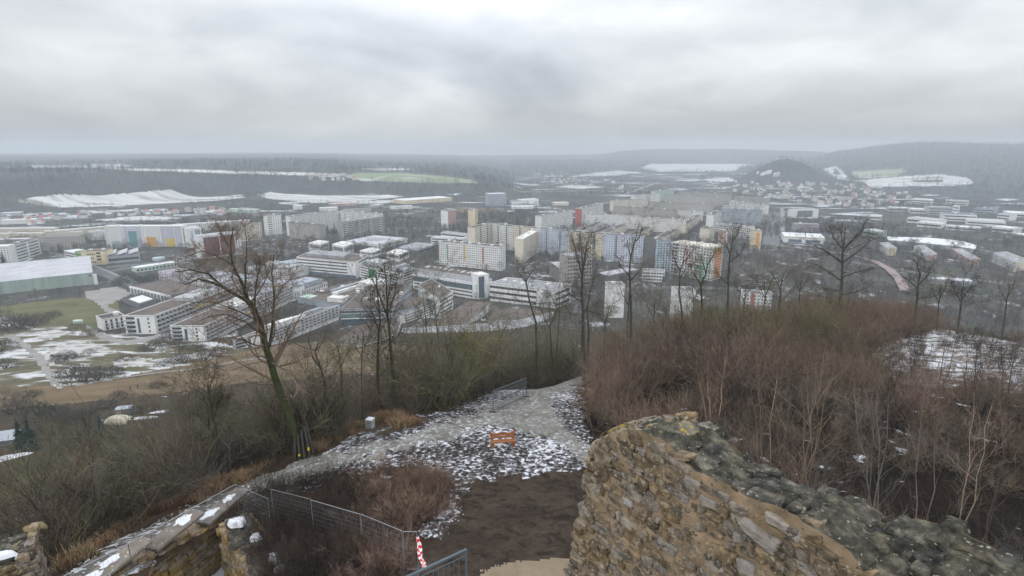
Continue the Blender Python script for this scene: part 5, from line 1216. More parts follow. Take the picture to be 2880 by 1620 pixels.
for i, (x, y, tx, ty, w, D, lb) in enumerate(((1205, 1010, 1190, 830, 7, 58, 'thin bare tree rising before the wedge shaped hall'), (1250, 1000, 1215, 800, 6, 60, 'thin leaning tree before the white end block'), (1560, 960, 1572, 800, 8, 66, 'thin dark tree before the end of the long white wing'),
        (1560, 990, 1545, 860, 9, 62, 'stout young tree before the snowy curved wing'), (1700, 970, 1716, 860, 7, 66, 'young tree with bent twigs before the left white gable'), (1765, 930, 1772, 790, 8, 70, 'straight young tree touching the left white gable'),
        (1850, 940, 1842, 850, 6, 70, 'short thin tree between the two white gables'), (1955, 910, 1948, 800, 6, 76, 'thin tree crossing the right white gable'), (2090, 900, 2100, 800, 7, 84, 'dark slim tree before the block with the brick red stripe'), (2140, 890, 2150, 790, 7, 90, 'slim tree left of the small spreading tree'),
        (1415, 1020, 1400, 900, 7, 58, 'slim olive tree above the right end of the fence panel'), (1290, 1060, 1280, 930, 6, 54, 'slim tree behind the sprawling yellow shrub'), (960, 1120, 948, 960, 8, 46, 'slim tree just right of the crooked snag'), (1010, 1080, 1022, 930, 6, 50, 'slim tree between the snag and the twin trunked tree'), (2830, 900, 2840, 800, 7, 114, 'thin tree near the right edge before the road'), (2640, 905, 2648, 800, 6, 112, 'thin tree between the forked tree and the steep limbed tree'))):
    mx = (x + tx) / 2 + random.uniform(-8, 8); my = (y + ty) / 2
    photo_tree('slope_tree', lb, [([(x, y), (mx, my), (tx, ty)], w, 2), ([(mx, my), (mx - 18, my - 34), (mx - 26, my - 60)], w * .5, 1.5), ([(mx, my - 8), (mx + 16, my - 40), (mx + 24, my - 64)], w * .5, 1.5)], D, 'bark_moss' if i % 3 == 0 else 'bark_dark', 'twig_olive' if i % 3 == 0 else 'twig_grey', 40 + i, side=(6, 9), lev=3, Lf=0.42, tw=0.012)
# stakes round the foot of the leaning tree
g = at_dist(858, 1308, 38.0); gz = hz(g[0], g[1])
st = empty('stake_guard', (g[0], g[1], gz), 'ring of old wooden stakes with yellow tags round the foot of the leaning tree', 'stakes')
for k in range(11):
    a = k * 2 * math.pi / 11; rr = 0.55
    mb = MB(); mb.tube([(rr * 1.25 * math.cos(a), rr * 1.25 * math.sin(a), -0.2), (rr * .7 * math.cos(a) - .05, rr * .7 * math.sin(a), 2.1 + 0.3 * math.sin(k * 2.1))], [0.075, 0.06], 6, True); mb.build('stake', M['bark_grey'], st)
M['yellow'] = mat('yellow_tag', (0.75, 0.55, 0.03), 0.6, 0.05, 2.0)
mb = MB(); mb.cbox((0.52, -0.42, 0.75), 0.14, 0.06, 0.2, 0.5); mb.build('tag', M['yellow'], st); mb = MB(); mb.cbox((-0.05, -0.68, 0.45), 0.10, 0.06, 0.13, 0.1); mb.build('tag', M['yellow'], st)
g = at_dist(918, 1215, 43.0)
mb = MB(); mb.tube([(0, 0, -.2), (0.02, 0.02, 1.1), (-0.05, 0.0, 2.1), (-0.1, 0, 2.5)], [0.2, 0.17, 0.14, 0.05], 8, True); tag(mb.build('tree_stump', M['dead_wood'], loc=(g[0] + .25, g[1] - .3, hz(g[0], g[1]))), 'pale broken dead stump at the foot of the crooked snag', 'tree stump')

# ------------------------------------------------------------------ scattered plants: shared meshes
def scatter(name, templates, P, scl, rot, tid, kind='stuff', label=None):
    me = bpy.data.meshes.new(name); n = len(P)
    me.vertices.add(n); me.vertices.foreach_set('co', np.asarray(P, np.float32).ravel())
    at = me.attributes.new('rot', 'FLOAT_VECTOR', 'POINT'); at.data.foreach_set('vector', np.asarray(rot, np.float32).ravel())
    at = me.attributes.new('scl', 'FLOAT_VECTOR', 'POINT'); at.data.foreach_set('vector', np.asarray(scl, np.float32).ravel())
    at = me.attributes.new('tid', 'INT', 'POINT'); at.data.foreach_set('value', np.asarray(tid, np.int32))
    me.update()
    o = bpy.data.objects.new(name, me); COL.objects.link(o)
    ng = bpy.data.node_groups.new(name, 'GeometryNodeTree')
    ng.interface.new_socket('Geometry', in_out='INPUT', socket_type='NodeSocketGeometry'); ng.interface.new_socket('Geometry', in_out='OUTPUT', socket_type='NodeSocketGeometry')
    nn, ll = ng.nodes.new, ng.links.new
    gi, go = nn('NodeGroupInput'), nn('NodeGroupOutput'); jn = nn('GeometryNodeJoinGeometry')
    def attr(a, t):
        x = nn('GeometryNodeInputNamedAttribute'); x.data_type = t; x.inputs['Name'].default_value = a; return x.outputs[0]
    ra, sa, ta = attr('rot', 'FLOAT_VECTOR'), attr('scl', 'FLOAT_VECTOR'), attr('tid', 'INT')
    for k, tp in enumerate(templates):
        oi = nn('GeometryNodeObjectInfo'); oi.inputs['Object'].default_value = tp; oi.inputs['As Instance'].default_value = True
        ip = nn('GeometryNodeInstanceOnPoints')
        cm = nn('FunctionNodeCompare'); cm.data_type = 'INT'; cm.operation = 'EQUAL'
        ins = [s for s in cm.inputs if s.type == 'INT']
        ll(ta, ins[0]); ins[1].default_value = k
        ll(gi.outputs[0], ip.inputs['Points']); ll(cm.outputs[0], ip.inputs['Selection']); ll(oi.outputs['Geometry'], ip.inputs['Instance'])
        ll(ra, ip.inputs['Rotation']); ll(sa, ip.inputs['Scale']); ll(ip.outputs[0], jn.inputs[0])
    ll(jn.outputs[0], go.inputs[0])
    md = o.modifiers.new('plants', 'NODES'); md.node_group = ng
    return tag(o, label=label, kind=kind)

def shrub_mesh(seed, m, h=3.2, stems=9, lev=2, kids=(4, 6), tw=0.0065, fan=0.6, rad=0.03, foot=0.45):
    rng = random.Random(seed); mb = MB()
    for k in range(stems):
        a = rng.uniform(0, 2 * math.pi); rr = foot * math.sqrt(rng.random())
        d = nrm3((math.cos(a) * fan * rng.random() * 1.6, math.sin(a) * fan * rng.random() * 1.6, 1.0))
        twig(mb, rng, (rr * math.cos(a), rr * math.sin(a), -0.25), d, h * rng.uniform(.5, 1.1), rad * rng.uniform(.6, 1.1), lev, kids, 0.19, 0.07, 4, 4, 0.55, tw, 0.50, 0.25)
    return mb.mesh('shrub', M[m])
def plant(name, me, P, s=1.0, rz=0.0, **kw):
    o = bpy.data.objects.new(name, me); COL.objects.link(o); o.location = P; o.scale = (s, s, s); o.rotation_euler = (0, 0, rz)
    return tag(o, **kw)
SHM = {k: [shrub_mesh(i * 7 + j, k, **kw) for j in range(3)] for i, (k, kw) in enumerate((('twig_red', dict(stems=10)), ('twig_brown', dict()), ('twig_olive', dict(h=3.8, fan=0.55)), ('twig_grey', dict(h=3.4)), ('twig_dark', dict(stems=10))))}
# the first of each kind stands on the hill as a shrub of its own
def on(px, py, D):
    p = at_dist(px, py, D); return V(p[0], p[1], hz(p[0], p[1]))
TPL = {}
spots = {'twig_red': [(1700, 1150, 50, 'reddish shrub at the bend of the footpath'), (2010, 930, 82, 'reddish shrub on the crest below the right white gable'), (2440, 930, 100, 'reddish shrub at the left rim of the snowy clearing')],
         'twig_brown': [(1215, 1150, 52, 'brown shrub between the stone box and the fence panel'), (1250, 1150, 51, 'brown shrub left of the standing fence panel'), (2100, 1060, 60, 'brown shrub beside the tied bundle of poles')],
         'twig_olive': [(2090, 940, 76, 'large olive green shrub in the middle of the red brown thicket'), (760, 1180, 45, 'olive shrub left of the leaning trunk'), (1390, 1080, 56, 'olive shrub just above the fence panel')],
         'twig_grey': [(2560, 1150, 58, 'grey shrub below the snowy clearing'), (2760, 1130, 62, 'grey shrub below the snow near the right edge'), (960, 1150, 47, 'grey shrub left of the stone box')],
         'twig_dark': [(735, 1322, 38.5, 'dark shrub left of the stakes round the leaning trunk'), (2700, 1300, 34, 'dark shrub in the shade of the hollow at the right'), (300, 1440, 38, 'dark shrub below the castle ramp')]}
for k, lst in spots.items():
    TPL[k] = [plant('shrub', SHM[k][i], on(x, y, D), 1.0, i, label=lb, cat='shrub') for i, (x, y, D, lb) in enumerate(lst)]

def zone(n, cond, wts, smin=0.7, smax=1.25, az=(-52, 55), D=(28, 135), seed=0, zscale=(0.85, 1.2)):
    """random places on the hill that satisfy cond(px, py, D, az, x, y)"""
    r = np.random.default_rng(seed); out = []
    a = np.radians(r.uniform(az[0], az[1], n)); d = np.sqrt(r.uniform(D[0] ** 2, D[1] ** 2, n))
    x, y = d * np.sin(a), d * np.cos(a); z = height(x, y)
    px, py, _ = project(np.stack([x, y, z], -1))
    k = cond(px, py, d, np.degrees(a), x, y)
    x, y, z = x[k], y[k], z[k]; m = len(x)
    s = r.uniform(smin, smax, m)
    return np.stack([x, y, z], -1), s[:, None] * np.stack([np.ones(m), np.ones(m), r.uniform(*zscale, m)], -1), np.stack([r.normal(0, .09, m), r.normal(0, .09, m), r.uniform(0, 6.28, m)], -1), r
EDGE = [(-400, 2400), (-400, 1600), (165, 1605), (380, 1480), (560, 1392), (700, 1330), (870, 1272), (980, 1232), (985, 1160), (1110, 1155), (1190, 1172), (1330, 1122), (1450, 1060), (1640, 1005), (1750, 985), (1800, 990), (1760, 1030), (1690, 1070), (1655, 1120), (1660, 1180), (1700, 1250), (1760, 1300), (1760, 2400)]
CLEAR = [(2440, 975), (2530, 955), (2680, 915), (2800, 920), (3100, 935), (3100, 1110), (2880, 1110), (2700, 1085), (2600, 1085), (2520, 1080), (2470, 1010)]
hollow = [(2160, 1180), (2420, 1120), (2900, 1150), (3200, 1200), (3200, 1600), (2700, 1480), (2350, 1400), (2200, 1300)]
def in_wall(x, y): return (x > 0.5) & (x < 12) & (y < 15.5)
def left_cond(px, py, d, a, x, y):
    edge_ok = ~in_poly(px, py, EDGE) | (d > 3.5 + np.interp(a, [-60, -45, -30, -22, -10, 0, 5, 10], [29, 29.5, 37.5, 41, 46.5, 57, 67, 76]))
    edge_ok &= ~((px > 585) & (px < 690) & (d < 41.5))
    return edge_ok & (a < 7) & (d < 110 + 28 * (a < -32)) & (y > 12) & (wob(x, y, 4.5, 7.0) > -.7)
def fill_tid(r, pos, wfun):
    """which template stands where"""
    keys = list(TPL.keys()); w = np.array([wfun(*p) for p in pos]); w = w / w.sum(1, keepdims=True)
    c = w.cumsum(1); u = r.random(len(pos)); return (c < u[:, None]).sum(1) * 3 + r.integers(0, 3, len(pos))
ALLT = [t for k in TPL for t in TPL[k]]
def wl(x, y, z):
    d = math.hypot(x, y); n = float(wob(x, y, 9, 1.0))
    near = d < 42
    return (0.04, 0.45 if n < .2 else .25, 1.1 if n > -.1 else 0.5, 1.0, 0.6 if near else 0.2)
pos, scl, rot, r = zone(6600, left_cond, None, 0.5, 1.55, (-56, 8), (28, 132), 1)
dd_ = np.hypot(pos[:, 0], pos[:, 1]); aa_ = np.degrees(np.arctan2(pos[:, 0], pos[:, 1]))
boost = 1 + smooth((aa_ + 20) / 12) * (1 - smooth((dd_ - 74) / 14)) * smooth((dd_ - 44) / 12) * 0.5
scl = scl * (boost * (0.8 + .24 * (1 + wob(pos[:, 0], pos[:, 1], 6, 5.0))))[:, None]
scatter('slope_thicket', ALLT, pos, scl, rot, fill_tid(r, pos, wl))
def right_cond(px, py, d, a, x, y):
    keep = ~in_poly(px, py, EDGE) & ~in_poly(px, py, CLEAR) & ~in_wall(x, y) & (a > 5) & (y > 10)
    near = (d < 42) & (a < 14); bare = in_poly(px, py, hollow) & (np.sin(x * 3.1) * np.sin(y * 2.7) > 0.3)
    return keep & ~(near & (py > 1240)) & ~bare & (d > 19) & ((d > 46) | (np.sin(x * 12.9 + y * 78.2) * 43758.5 % 1.0 < .95)) & ((d > 68) | (a < 24) | (np.sin(x * 7.9 + y * 31.2) * 4375.5 % 1.0 < .92)) & (wob(x, y, 4.5, 7.0) > -.66)
def wr(x, y, z):
    n = float(wob(x, y, 8, 2.0)); d = math.hypot(x, y); olive = math.exp(-((x - 28) ** 2 + (y - 70) ** 2) / 75)
    if d < 52 and x > 12: return (0.5, 1.4, 0.06, 1.4, 1.6)
    return (1.0 + .4 * n, 0.75 - .2 * n, 0.04 + 4.0 * olive, 0.22, 0.06)
pos, scl, rot, r = zone(5400, right_cond, None, 0.5, 1.35, (4, 58), (19, 128), 2)
dd_ = np.hypot(pos[:, 0], pos[:, 1]); aa_ = np.degrees(np.arctan2(pos[:, 0], pos[:, 1]))
scl = scl * (0.8 + .28 * (1 + wob(pos[:, 0], pos[:, 1], 6, 5.0)) * (dd_ > 46))[:, None] * np.where((aa_ > 25) & (dd_ < 72), .75, np.where((aa_ > 11) & (aa_ < 25) & (dd_ > 55), 1.22, 1.0))[:, None]
scatter('ridge_thicket', ALLT, pos, scl, rot, fill_tid(r, pos, wr))
def garden_cond(px, py, d, a, x, y):
    return (py > 1128) & (py < 1330) & (a < -24) & (clear_spots(px, py)) & (wob(x, y, 11, .4) > -.15)
def clear_spots(px, py):
    ok = np.ones(np.shape(px), bool)
    for (x0, y0, x1, y1) in ((-60, 1195, 130, 1310), (285, 1150, 400, 1215), (390, 1150, 470, 1185)): ok &= ~((px > x0) & (px < x1) & (py > y0) & (py < y1))
    return ok
pos, scl, rot, r = zone(2600, garden_cond, None, .7, 1.25, (-50, -24), (125, 240), 12)
scatter('garden_thicket', ALLT, pos, scl, rot, fill_tid(r, pos, lambda x, y, z: (.1, .4, .8, .5, 1.2)))
def clear_cond(px, py, d, a, x, y): return in_poly(px, py, CLEAR) & (d > 52)
pos, scl, rot, r = zone(700, clear_cond, None, .35, .85, (28, 50), (52, 130), 31)
scatter('clearing_saplings', ALLT, pos, scl, rot, fill_tid(r, pos, lambda x, y, z: (.3, .4, .05, .6, 1.2)))
# bushes round the sagging fences of the court
BED = [(700, 1400), (800, 1365), (930, 1345), (1100, 1320), (1250, 1340), (1268, 1400), (1215, 1470), (1150, 1500), (1180, 1640), (760, 1660), (720, 1560), (660, 1450)]
small = [plant('shrub', shrub_mesh(300 + j, 'twig_dark' if j < 2 else 'twig_red', h=1.15, stems=12, fan=0.7, rad=0.012, tw=0.0045, foot=0.4), on(x, y, D), 1, label=lb, cat='shrub') for j, (x, y, D, lb) in enumerate(((820, 1440, 29, 'low dark bush at the bend of the sagging fence'), (960, 1540, 24.5, 'low dark bush inside the fence near the frame bottom'), (1180, 1390, 29.5, 'low reddish bush at the right end of the bed beside the bare soil')))]
r = np.random.default_rng(5); pts = []
while len(pts) < 430:
    x, y = r.uniform(650, 1270), r.uniform(1320, 1660)
    if in_poly(np.array([x]), np.array([y]), BED)[0] and not (1130 < x and 1440 < y and y > 1500): pts.append((ground(x, y), x))
pos = np.array([p for p, _ in pts]); m = len(pos)
scatter('court_bushes', small, pos, r.uniform(.6, 1.25, (m, 1)) * np.ones((m, 3)), np.stack([r.normal(0, .15, m), r.normal(0, .15, m), r.uniform(0, 6.3, m)], -1), [2 if x > 1010 and r.random() < .75 else r.integers(0, 2) for _, x in pts])
# dry grass along the paths
def tuft_mesh(seed, m='dry_grass', h=0.5):
    rng = random.Random(seed); mb = MB()
    for k in range(60):
        a = rng.uniform(0, 6.28); ln = h * rng.uniform(.5, 1.2); b_ = V(rng.gauss(0, .16), rng.gauss(0, .16), -0.03)
        t = b_ + V(math.cos(a) * ln * rng.uniform(.2, .8), math.sin(a) * ln * rng.uniform(.2, .8), ln * rng.uniform(.5, .9)); w = V(-math.sin(a), math.cos(a), 0) * 0.012
        mid = (b_ + t) / 2 + V(0, 0, ln * .15)
        mb.raw([b_ - w, b_ + w, mid + w * .7, mid - w * .7], [(0, 1, 2, 3)]); mb.raw([mid - w * .7, mid + w * .7, t], [(0, 1, 2)])
    return mb.mesh('grass_tuft', M[m])
tf = [plant('grass_tuft', tuft_mesh(k), on(x, y, D), 1.3, label=lb, cat='grass tuft') for k, (x, y, D, lb) in enumerate(((1075, 1170, 47, 'orange dry grass tuft behind the stone box'), (930, 1220, 43, 'orange dry grass tuft beside the pale stump')))]
r = np.random.default_rng(8); P = []
for (x0, y0, x1, y1, n, sp) in ((165, 1600, 420, 1440, 60, 12), (420, 1440, 660, 1335, 120, 14), (660, 1335, 760, 1300, 40, 10), (880, 1250, 1000, 1205, 260, 12), (1050, 1175, 1130, 1180, 110, 9), (1110, 1190, 1160, 1195, 50, 9), (1420, 1085, 1590, 1020, 160, 9), (2300, 900, 2460, 980, 60, 12), (1560, 1040, 1700, 1005, 60, 8), (540, 1400, 700, 1340, 120, 12)):
    for k in range(n):
        t = r.random(); P.append(ground(x0 + (x1 - x0) * t + r.normal(0, sp), y0 + (y1 - y0) * t + r.normal(0, sp * .6)))
P = np.array(P); m = len(P)
scatter('dry_grass', tf, P, r.uniform(.6, 1.7, (m, 1)) * np.ones((m, 3)), np.stack([np.zeros(m), np.zeros(m), r.uniform(0, 6.3, m)], -1), r.integers(0, 2, m))
# young multi-stemmed trees in the hollow behind the ruined wall
def sapling(px, py, D, tops, label, m='twig_grey', seed=0, w=4.5):
    rng = random.Random(seed); b_ = on(px, py, D); r_ = empty('sapling', b_, label, 'young tree', 'young trees in the hollow behind the ruined wall')
    for (tx, ty, dd) in tops:
        t = at_dist(tx, ty, D * dd) - b_; mid = t * 0.5 + V(rng.uniform(-.3, .3), rng.uniform(-.3, .3), .2)
        pts = wobble([V(rng.uniform(-.25, .25), rng.uniform(-.25, .25), -.3), mid, t], 0.06, rng, 4)
        s = MB(); mp = D / FPX; s.tube(pts, np.linspace(w * mp / 2, 0.008, len(pts)), 5)
        for k in range(9):
            p, d = interp_poly(pts, rng.uniform(.25, 1)); cd = nrm3((d[0] + rng.gauss(0, .6), d[1] + rng.gauss(0, .6), d[2] + rng.gauss(0, .5) + .2))
            twig(s, rng, tuple(p), cd, np.linalg.norm(t) * rng.uniform(.12, .28), 0.011, 2, (2, 4), .16, .08, 3, 3, .5, .005)
        s.build('stem', M[m], r_)
sapling(2290, 1370, 19, [(2220, 1060, 1.1), (2270, 1040, 1.05), (2330, 1060, 1.1), (2180, 1120, 1.0), (2250, 1080, .95)], 'clump of straight brown stems just behind the ruined wall', 'twig_brown', 1)
sapling(2480, 1310, 27, [(2510, 1060, 1.0), (2470, 1080, 1.1), (2430, 1050, 1.05), (2400, 1090, 1.1)], 'clump of arching grey green stems beside a snow patch', 'twig_grey', 2)
sapling(2620, 1450, 24, [(2600, 1060, 1.3), (2640, 1120, 1.2)], 'pair of long brown stems right of the arching clump', 'twig_brown', 3)
sapling(2720, 1480, 24, [(2740, 1100, 1.3), (2790, 1140, 1.2)], 'crooked brown stem with a bend near its foot', 'twig_brown', 4)
sapling(2800, 1420, 28, [(2860, 1090, 1.25), (2820, 1120, 1.2)], 'tall pair of dark stems near the right edge', 'twig_dark', 5)
sapling(2160, 1250, 30, [(2130, 1020, 1.1), (2190, 1000, 1.15), (2100, 1050, 1.0)], 'clump of thin stems left behind the wall crest', 'twig_brown', 6)
sapling(2010, 1180, 36, [(1990, 1000, 1.1), (2040, 1010, 1.1), (1960, 1040, 1.05)], 'clump of red brown shoots behind the top of the wall', 'twig_red', 7)
sapling(2570, 1110, 64, [(2580, 960, 1.05), (2560, 970, 1.05)], 'dark slim stem before the left part of the snowy clearing', 'twig_dark', 8, 3.5)
sapling(2640, 1120, 62, [(2660, 930, 1.1), (2690, 950, 1.1)], 'dark forking stem before the middle of the snowy clearing', 'twig_dark', 9, 3.5)
sapling(2740, 1130, 60, [(2750, 960, 1.08), (2720, 980, 1.05), (2780, 970, 1.1)], 'dark stems before the right part of the snowy clearing', 'twig_dark', 10, 3.5)
sapling(2830, 1130, 58, [(2820, 970, 1.1), (2860, 960, 1.1)], 'dark stems at the right edge of the snowy clearing', 'twig_dark', 11, 3.5)
# bundle of tied poles in the thicket
b_ = on(2125, 1120, 52); mb = MB()
for k in range(14):
    a = k * 0.45; mb.tube([(math.cos(a) * .75, math.sin(a) * .75, -.2), (math.cos(a) * .1, math.sin(a) * .1, 2.6)], [.035, .02], 4)
mb.tube([(0, 0, 2.2), (.15, 0, 4.2)], [.05, .035], 5, True)
tag(mb.build('pole_bundle', M['dead_wood'], loc=b_), 'pale bundle of poles tied to a tall stake in the red brown thicket', 'pole bundle')

# conifers
def conifer(P, h, label, m='evergreen', group=None, seed=0, n=26):
    rng = random.Random(seed); r_ = empty('spruce', P, label, 'spruce', group)
    mb = MB(); mb.tube([(0, 0, -.5), (0, 0, h)], [h * .02, .03], 6); mb.build('trunk', M['bark_grey'], r_)
    mb = MB()
    for k in range(n):
        t = k / n; z = h * (0.08 + .9 * t); rad = h * .27 * (1 - t) ** .85 + .12
        for j in range(int(9 - 4 * t)):
            a = rng.uniform(0, 6.28); d = V(math.cos(a), math.sin(a), 0); s = V(-d[1], d[0], 0); L_ = rad * rng.uniform(.75, 1.15)
            for q in range(3):
                f0, f1 = q / 3, (q + 1) / 3; z0, z1 = z - L_ * .35 * f0 ** 1.2, z - L_ * .35 * f1 ** 1.2; w0, w1 = L_ * .26 * (1 - f0 * .5), L_ * .26 * (1 - f1 * .8)
                mb.raw([V(0, 0, z0) + d * L_ * f0 - s * w0, V(0, 0, z0 + .1) + d * L_ * f0 + s * w0, V(0, 0, z1) + d * L_ * f1 + s * w1 - V(0, 0, w1 * .5), V(0, 0, z1) + d * L_ * f1 - s * w1 - V(0, 0, w1 * .4)], [(0, 1, 2, 3)])
    mb.build('crown', M[m], r_); return r_
for (x, y, yt, lb, m) in ((288, 1240, 1158, 'blue green spruce right of the two, beside the tarpaulin tent', 'bluespruce'), (92, 1268, 1165, 'dark spruce by the garden hut at the left edge', 'evergreen'), (62, 1262, 1172, 'slim dark spruce leaning on the garden hut', 'evergreen'), (1022, 0, 0, '', '')):
    if not lb: continue
    P = ground(x, y, dmin=130); conifer(P, z_on_vertical(P, yt) - P[2], lb, m, 'spruces in the gardens below the slope', x)
for (x, y, yt, lb) in ((905, 655, 630, 'left of three dark conifers between the grey slabs'), (922, 655, 625, 'middle one of three dark conifers between the grey slabs'), (941, 657, 622, 'right of three dark conifers between the grey slabs'), (168, 712, 678, 'round dark evergreen before the beige slab with dormers'), (10, 742, 705, 'pointed dark evergreen before the white end block'), (1862, 770, 735, 'narrow conifer before the light blue block'), (1850, 770, 740, 'second narrow conifer left of the other before the light blue block'), (1866, 795, 770, 'wide dark evergreen beside the small white house'), (292, 655, 636, 'dark evergreen at the left end of the lilac slab')):
    P = gbase(x, y); conifer(P, z_on_vertical(P, yt) - P[2], lb, 'evergreen', None, x, 16)

# park bushes
def dome_mesh(seed, m, R_=3.0, H_=2.6, n=850):
    rng = random.Random(seed); mb = MB()
    for k in range(n):
        a = rng.uniform(0, 6.28); e = math.asin(rng.random()); q = rng.uniform(.55, 1.05)
        p = V(R_ * math.cos(a) * math.cos(e), R_ * math.sin(a) * math.cos(e), H_ * math.sin(e)) * q
        d = unit(p + V(0, 0, 1.0)); s = unit(np.cross(d, V(rng.gauss(0, 1), rng.gauss(0, 1), rng.gauss(0, 1)))); L_ = rng.uniform(.3, .8) * R_ * .26; d = unit(d + V(rng.gauss(0, .35), rng.gauss(0, .35), rng.gauss(0, .3)))
        mb.raw([p - s * .045, p + s * .045, p + d * L_], [(0, 1, 2)])
    for k in range(9):
        a = k * .7; mb.tube([(0, 0, -.3), (R_ * .4 * math.cos(a), R_ * .4 * math.sin(a), H_ * .5)], [.09, .03], 4)
    return mb.mesh('bush', M[m])
DM = [dome_mesh(i, m, 3.0, h) for i, (m, h) in enumerate((('town_twig', 2.6), ('town_twig_warm', 2.4), ('twig_olive', 2.6), ('evergreen', 2.4)))]
PARKB = [(235, 1075, 3.6, 0), (200, 1060, 2.8, 0), (275, 1070, 3.0, 0), (310, 1058, 2.2, 0), (330, 1048, 1.6, 0), (165, 1015, 2.0, 0), (185, 1012, 2.4, 0), (205, 1010, 1.8, 1), (55, 925, 4.5, 0), (20, 930, 4.5, 0), (90, 915, 4.0, 1), (0, 990, 3.6, 3), (15, 1035, 2.6, 3), (150, 890, 2.4, 3), (120, 900, 3.2, 1), (215, 925, 2.2, 1), (250, 940, 2.4, 1), (430, 985, 2.4, 3), (405, 990, 1.8, 0), (355, 1015, 1.8, 1),
         (250, 995, 1.6, 1), (470, 965, 2.6, 0), (500, 975, 2.6, 1), (530, 985, 2.4, 0), (560, 990, 2.2, 1), (520, 1020, 2.2, 0), (460, 1030, 1.6, 3), (500, 1015, 2.0, 0), (360, 790, 4.0, 3), (395, 797, 3.6, 3), (425, 792, 4.0, 3), (340, 800, 3.0, 3), (620, 1000, 2.6, 1), (580, 1010, 2.2, 0), (350, 1120, 1.7, 1), (70, 1118, 1.6, 2), (10, 1125, 2.0, 2), (100, 1115, 1.3, 0), (60, 1150, 2.2, 0), (110, 1165, 2.2, 3), (30, 1165, 2.4, 0), (150, 1180, 2.0, 3), (300, 1150, 1.6, 0), (445, 1092, 1.4, 0), (330, 1115, 1.2, 0), (200, 1200, 2.4, 0), (150, 1205, 2.4, 1), (180, 1190, 2.0, 0), (240, 1180, 1.8, 3), (380, 1165, 1.4, 0), (410, 1160, 1.3, 1)]
LB = ['grey brown bush', 'warm brown bush', 'olive bush', 'dark evergreen bush']
for (x, y, s, k) in PARKB:
    P = ground(x, y, dmin=120); pl = 'in the snowy park below the hospital' if 895 < y < 1080 else ('by the hospital gardens' if y <= 895 else 'at the rim of the brown meadow')
    plant('bush', DM[k], P, s * random.uniform(.8, 1.0), random.uniform(0, 6), label=LB[k] + ' ' + pl, cat='bush', group='bushes ' + pl)

# bare trees of the town: the nearer ones as things, the rest as one mass per kind
def town_tree(seed, m, h=9.0, n=230):
    rng = random.Random(seed); mb = MB(); mb.tube([(0, 0, -.5), (rng.uniform(-.2, .2), 0, h * .5), (0, rng.uniform(-.3, .3), h * .8)], [.2, .13, .04], 5)
    for k in range(8):
        a = rng.uniform(0, 6.28); z = rng.uniform(.25, .6) * h; mb.tube([(0, 0, z), (math.cos(a) * h * .2, math.sin(a) * h * .2, z + h * .25)], [.09, .03], 3)
    for k in range(n):
        a = rng.uniform(0, 6.28); e = rng.uniform(-.5, 1.57); q = rng.uniform(.35, 1) ** .6
        p = V(h * .33 * math.cos(a) * math.cos(e) * q, h * .33 * math.sin(a) * math.cos(e) * q, h * .60 + h * .38 * math.sin(e) * q)
        d = unit(p - V(0, 0, h * .25)); s = unit(np.cross(d, V(rng.gauss(0, 1), rng.gauss(0, 1), rng.gauss(0, 1)))); L_ = h * rng.uniform(.07, .16)
        mb.raw([p - s * .045 * h / 9, p + s * .045 * h / 9, p + d * L_], [(0, 1, 2)])
    return mb.mesh('bare_tree', M[m])
TT = [town_tree(1, 'town_twig'), town_tree(2, 'town_twig_warm', 8.0), town_tree(3, 'town_twig', 11.0), town_tree(4, 'twig_olive', 9.0)]
def clear_of_houses(x, y, pad=2.5):
    ok = np.ones(len(x), bool)
    for (A, u, n, L_, d_) in FOOT:
        px_, py_ = x - A[0], y - A[1]
        det = u[0] * n[1] - u[1] * n[0]
        a = (px_ * n[1] - py_ * n[0]) / det; b_ = (u[0] * py_ - u[1] * px_) / det
        ok &= ~((a > -pad) & (a < L_ + pad) & (b_ > -pad) & (b_ < d_ + pad))
    return ok
FREE = [[(60, 740), (560, 700), (560, 770), (300, 830), (0, 850), (0, 760)], [(2440, 730), (2480, 730), (2560, 830), (2520, 830)]] + [p for p, _, _ in LOTS]
KEEPCLS = np.array([c in ('town', 'far', 'hill') for c in CLS]); 
r = np.random.default_rng(21)
kk = np.nonzero(((CLS == 'town')) & (FD > 430) & (FD < 1300) & (FAZ > -47) & (FAZ < 47))[0]
w = FD[kk] ** 2; pick = r.choice(kk, 15000, p=w / w.sum(), replace=True)
x = cen[pick, 0] + r.uniform(-3, 3, len(pick)); y = cen[pick, 1] + r.uniform(-3, 3, len(pick))
clump = wob(x, y, 42, 1.0) + wob(x, y, 19, 4.0) * .7
px, py, _ = project(np.stack([x, y, height(x, y)], -1))
ok = clear_of_houses(x, y, 3.0) & (clump > -0.45)
for f in FREE: ok &= ~in_poly(px, py, f)
hosp = in_poly(px, py, [(230, 800), (700, 760), (1170, 740), (1620, 800), (1560, 930), (900, 975), (560, 960), (240, 945)])
ok &= ~(hosp & (r.random(len(x)) > .12))
x, y = x[ok], y[ok]; P = np.stack([x, y, height(x, y)], -1); d = np.hypot(x, y); o_ = np.argsort(d); P = P[o_]
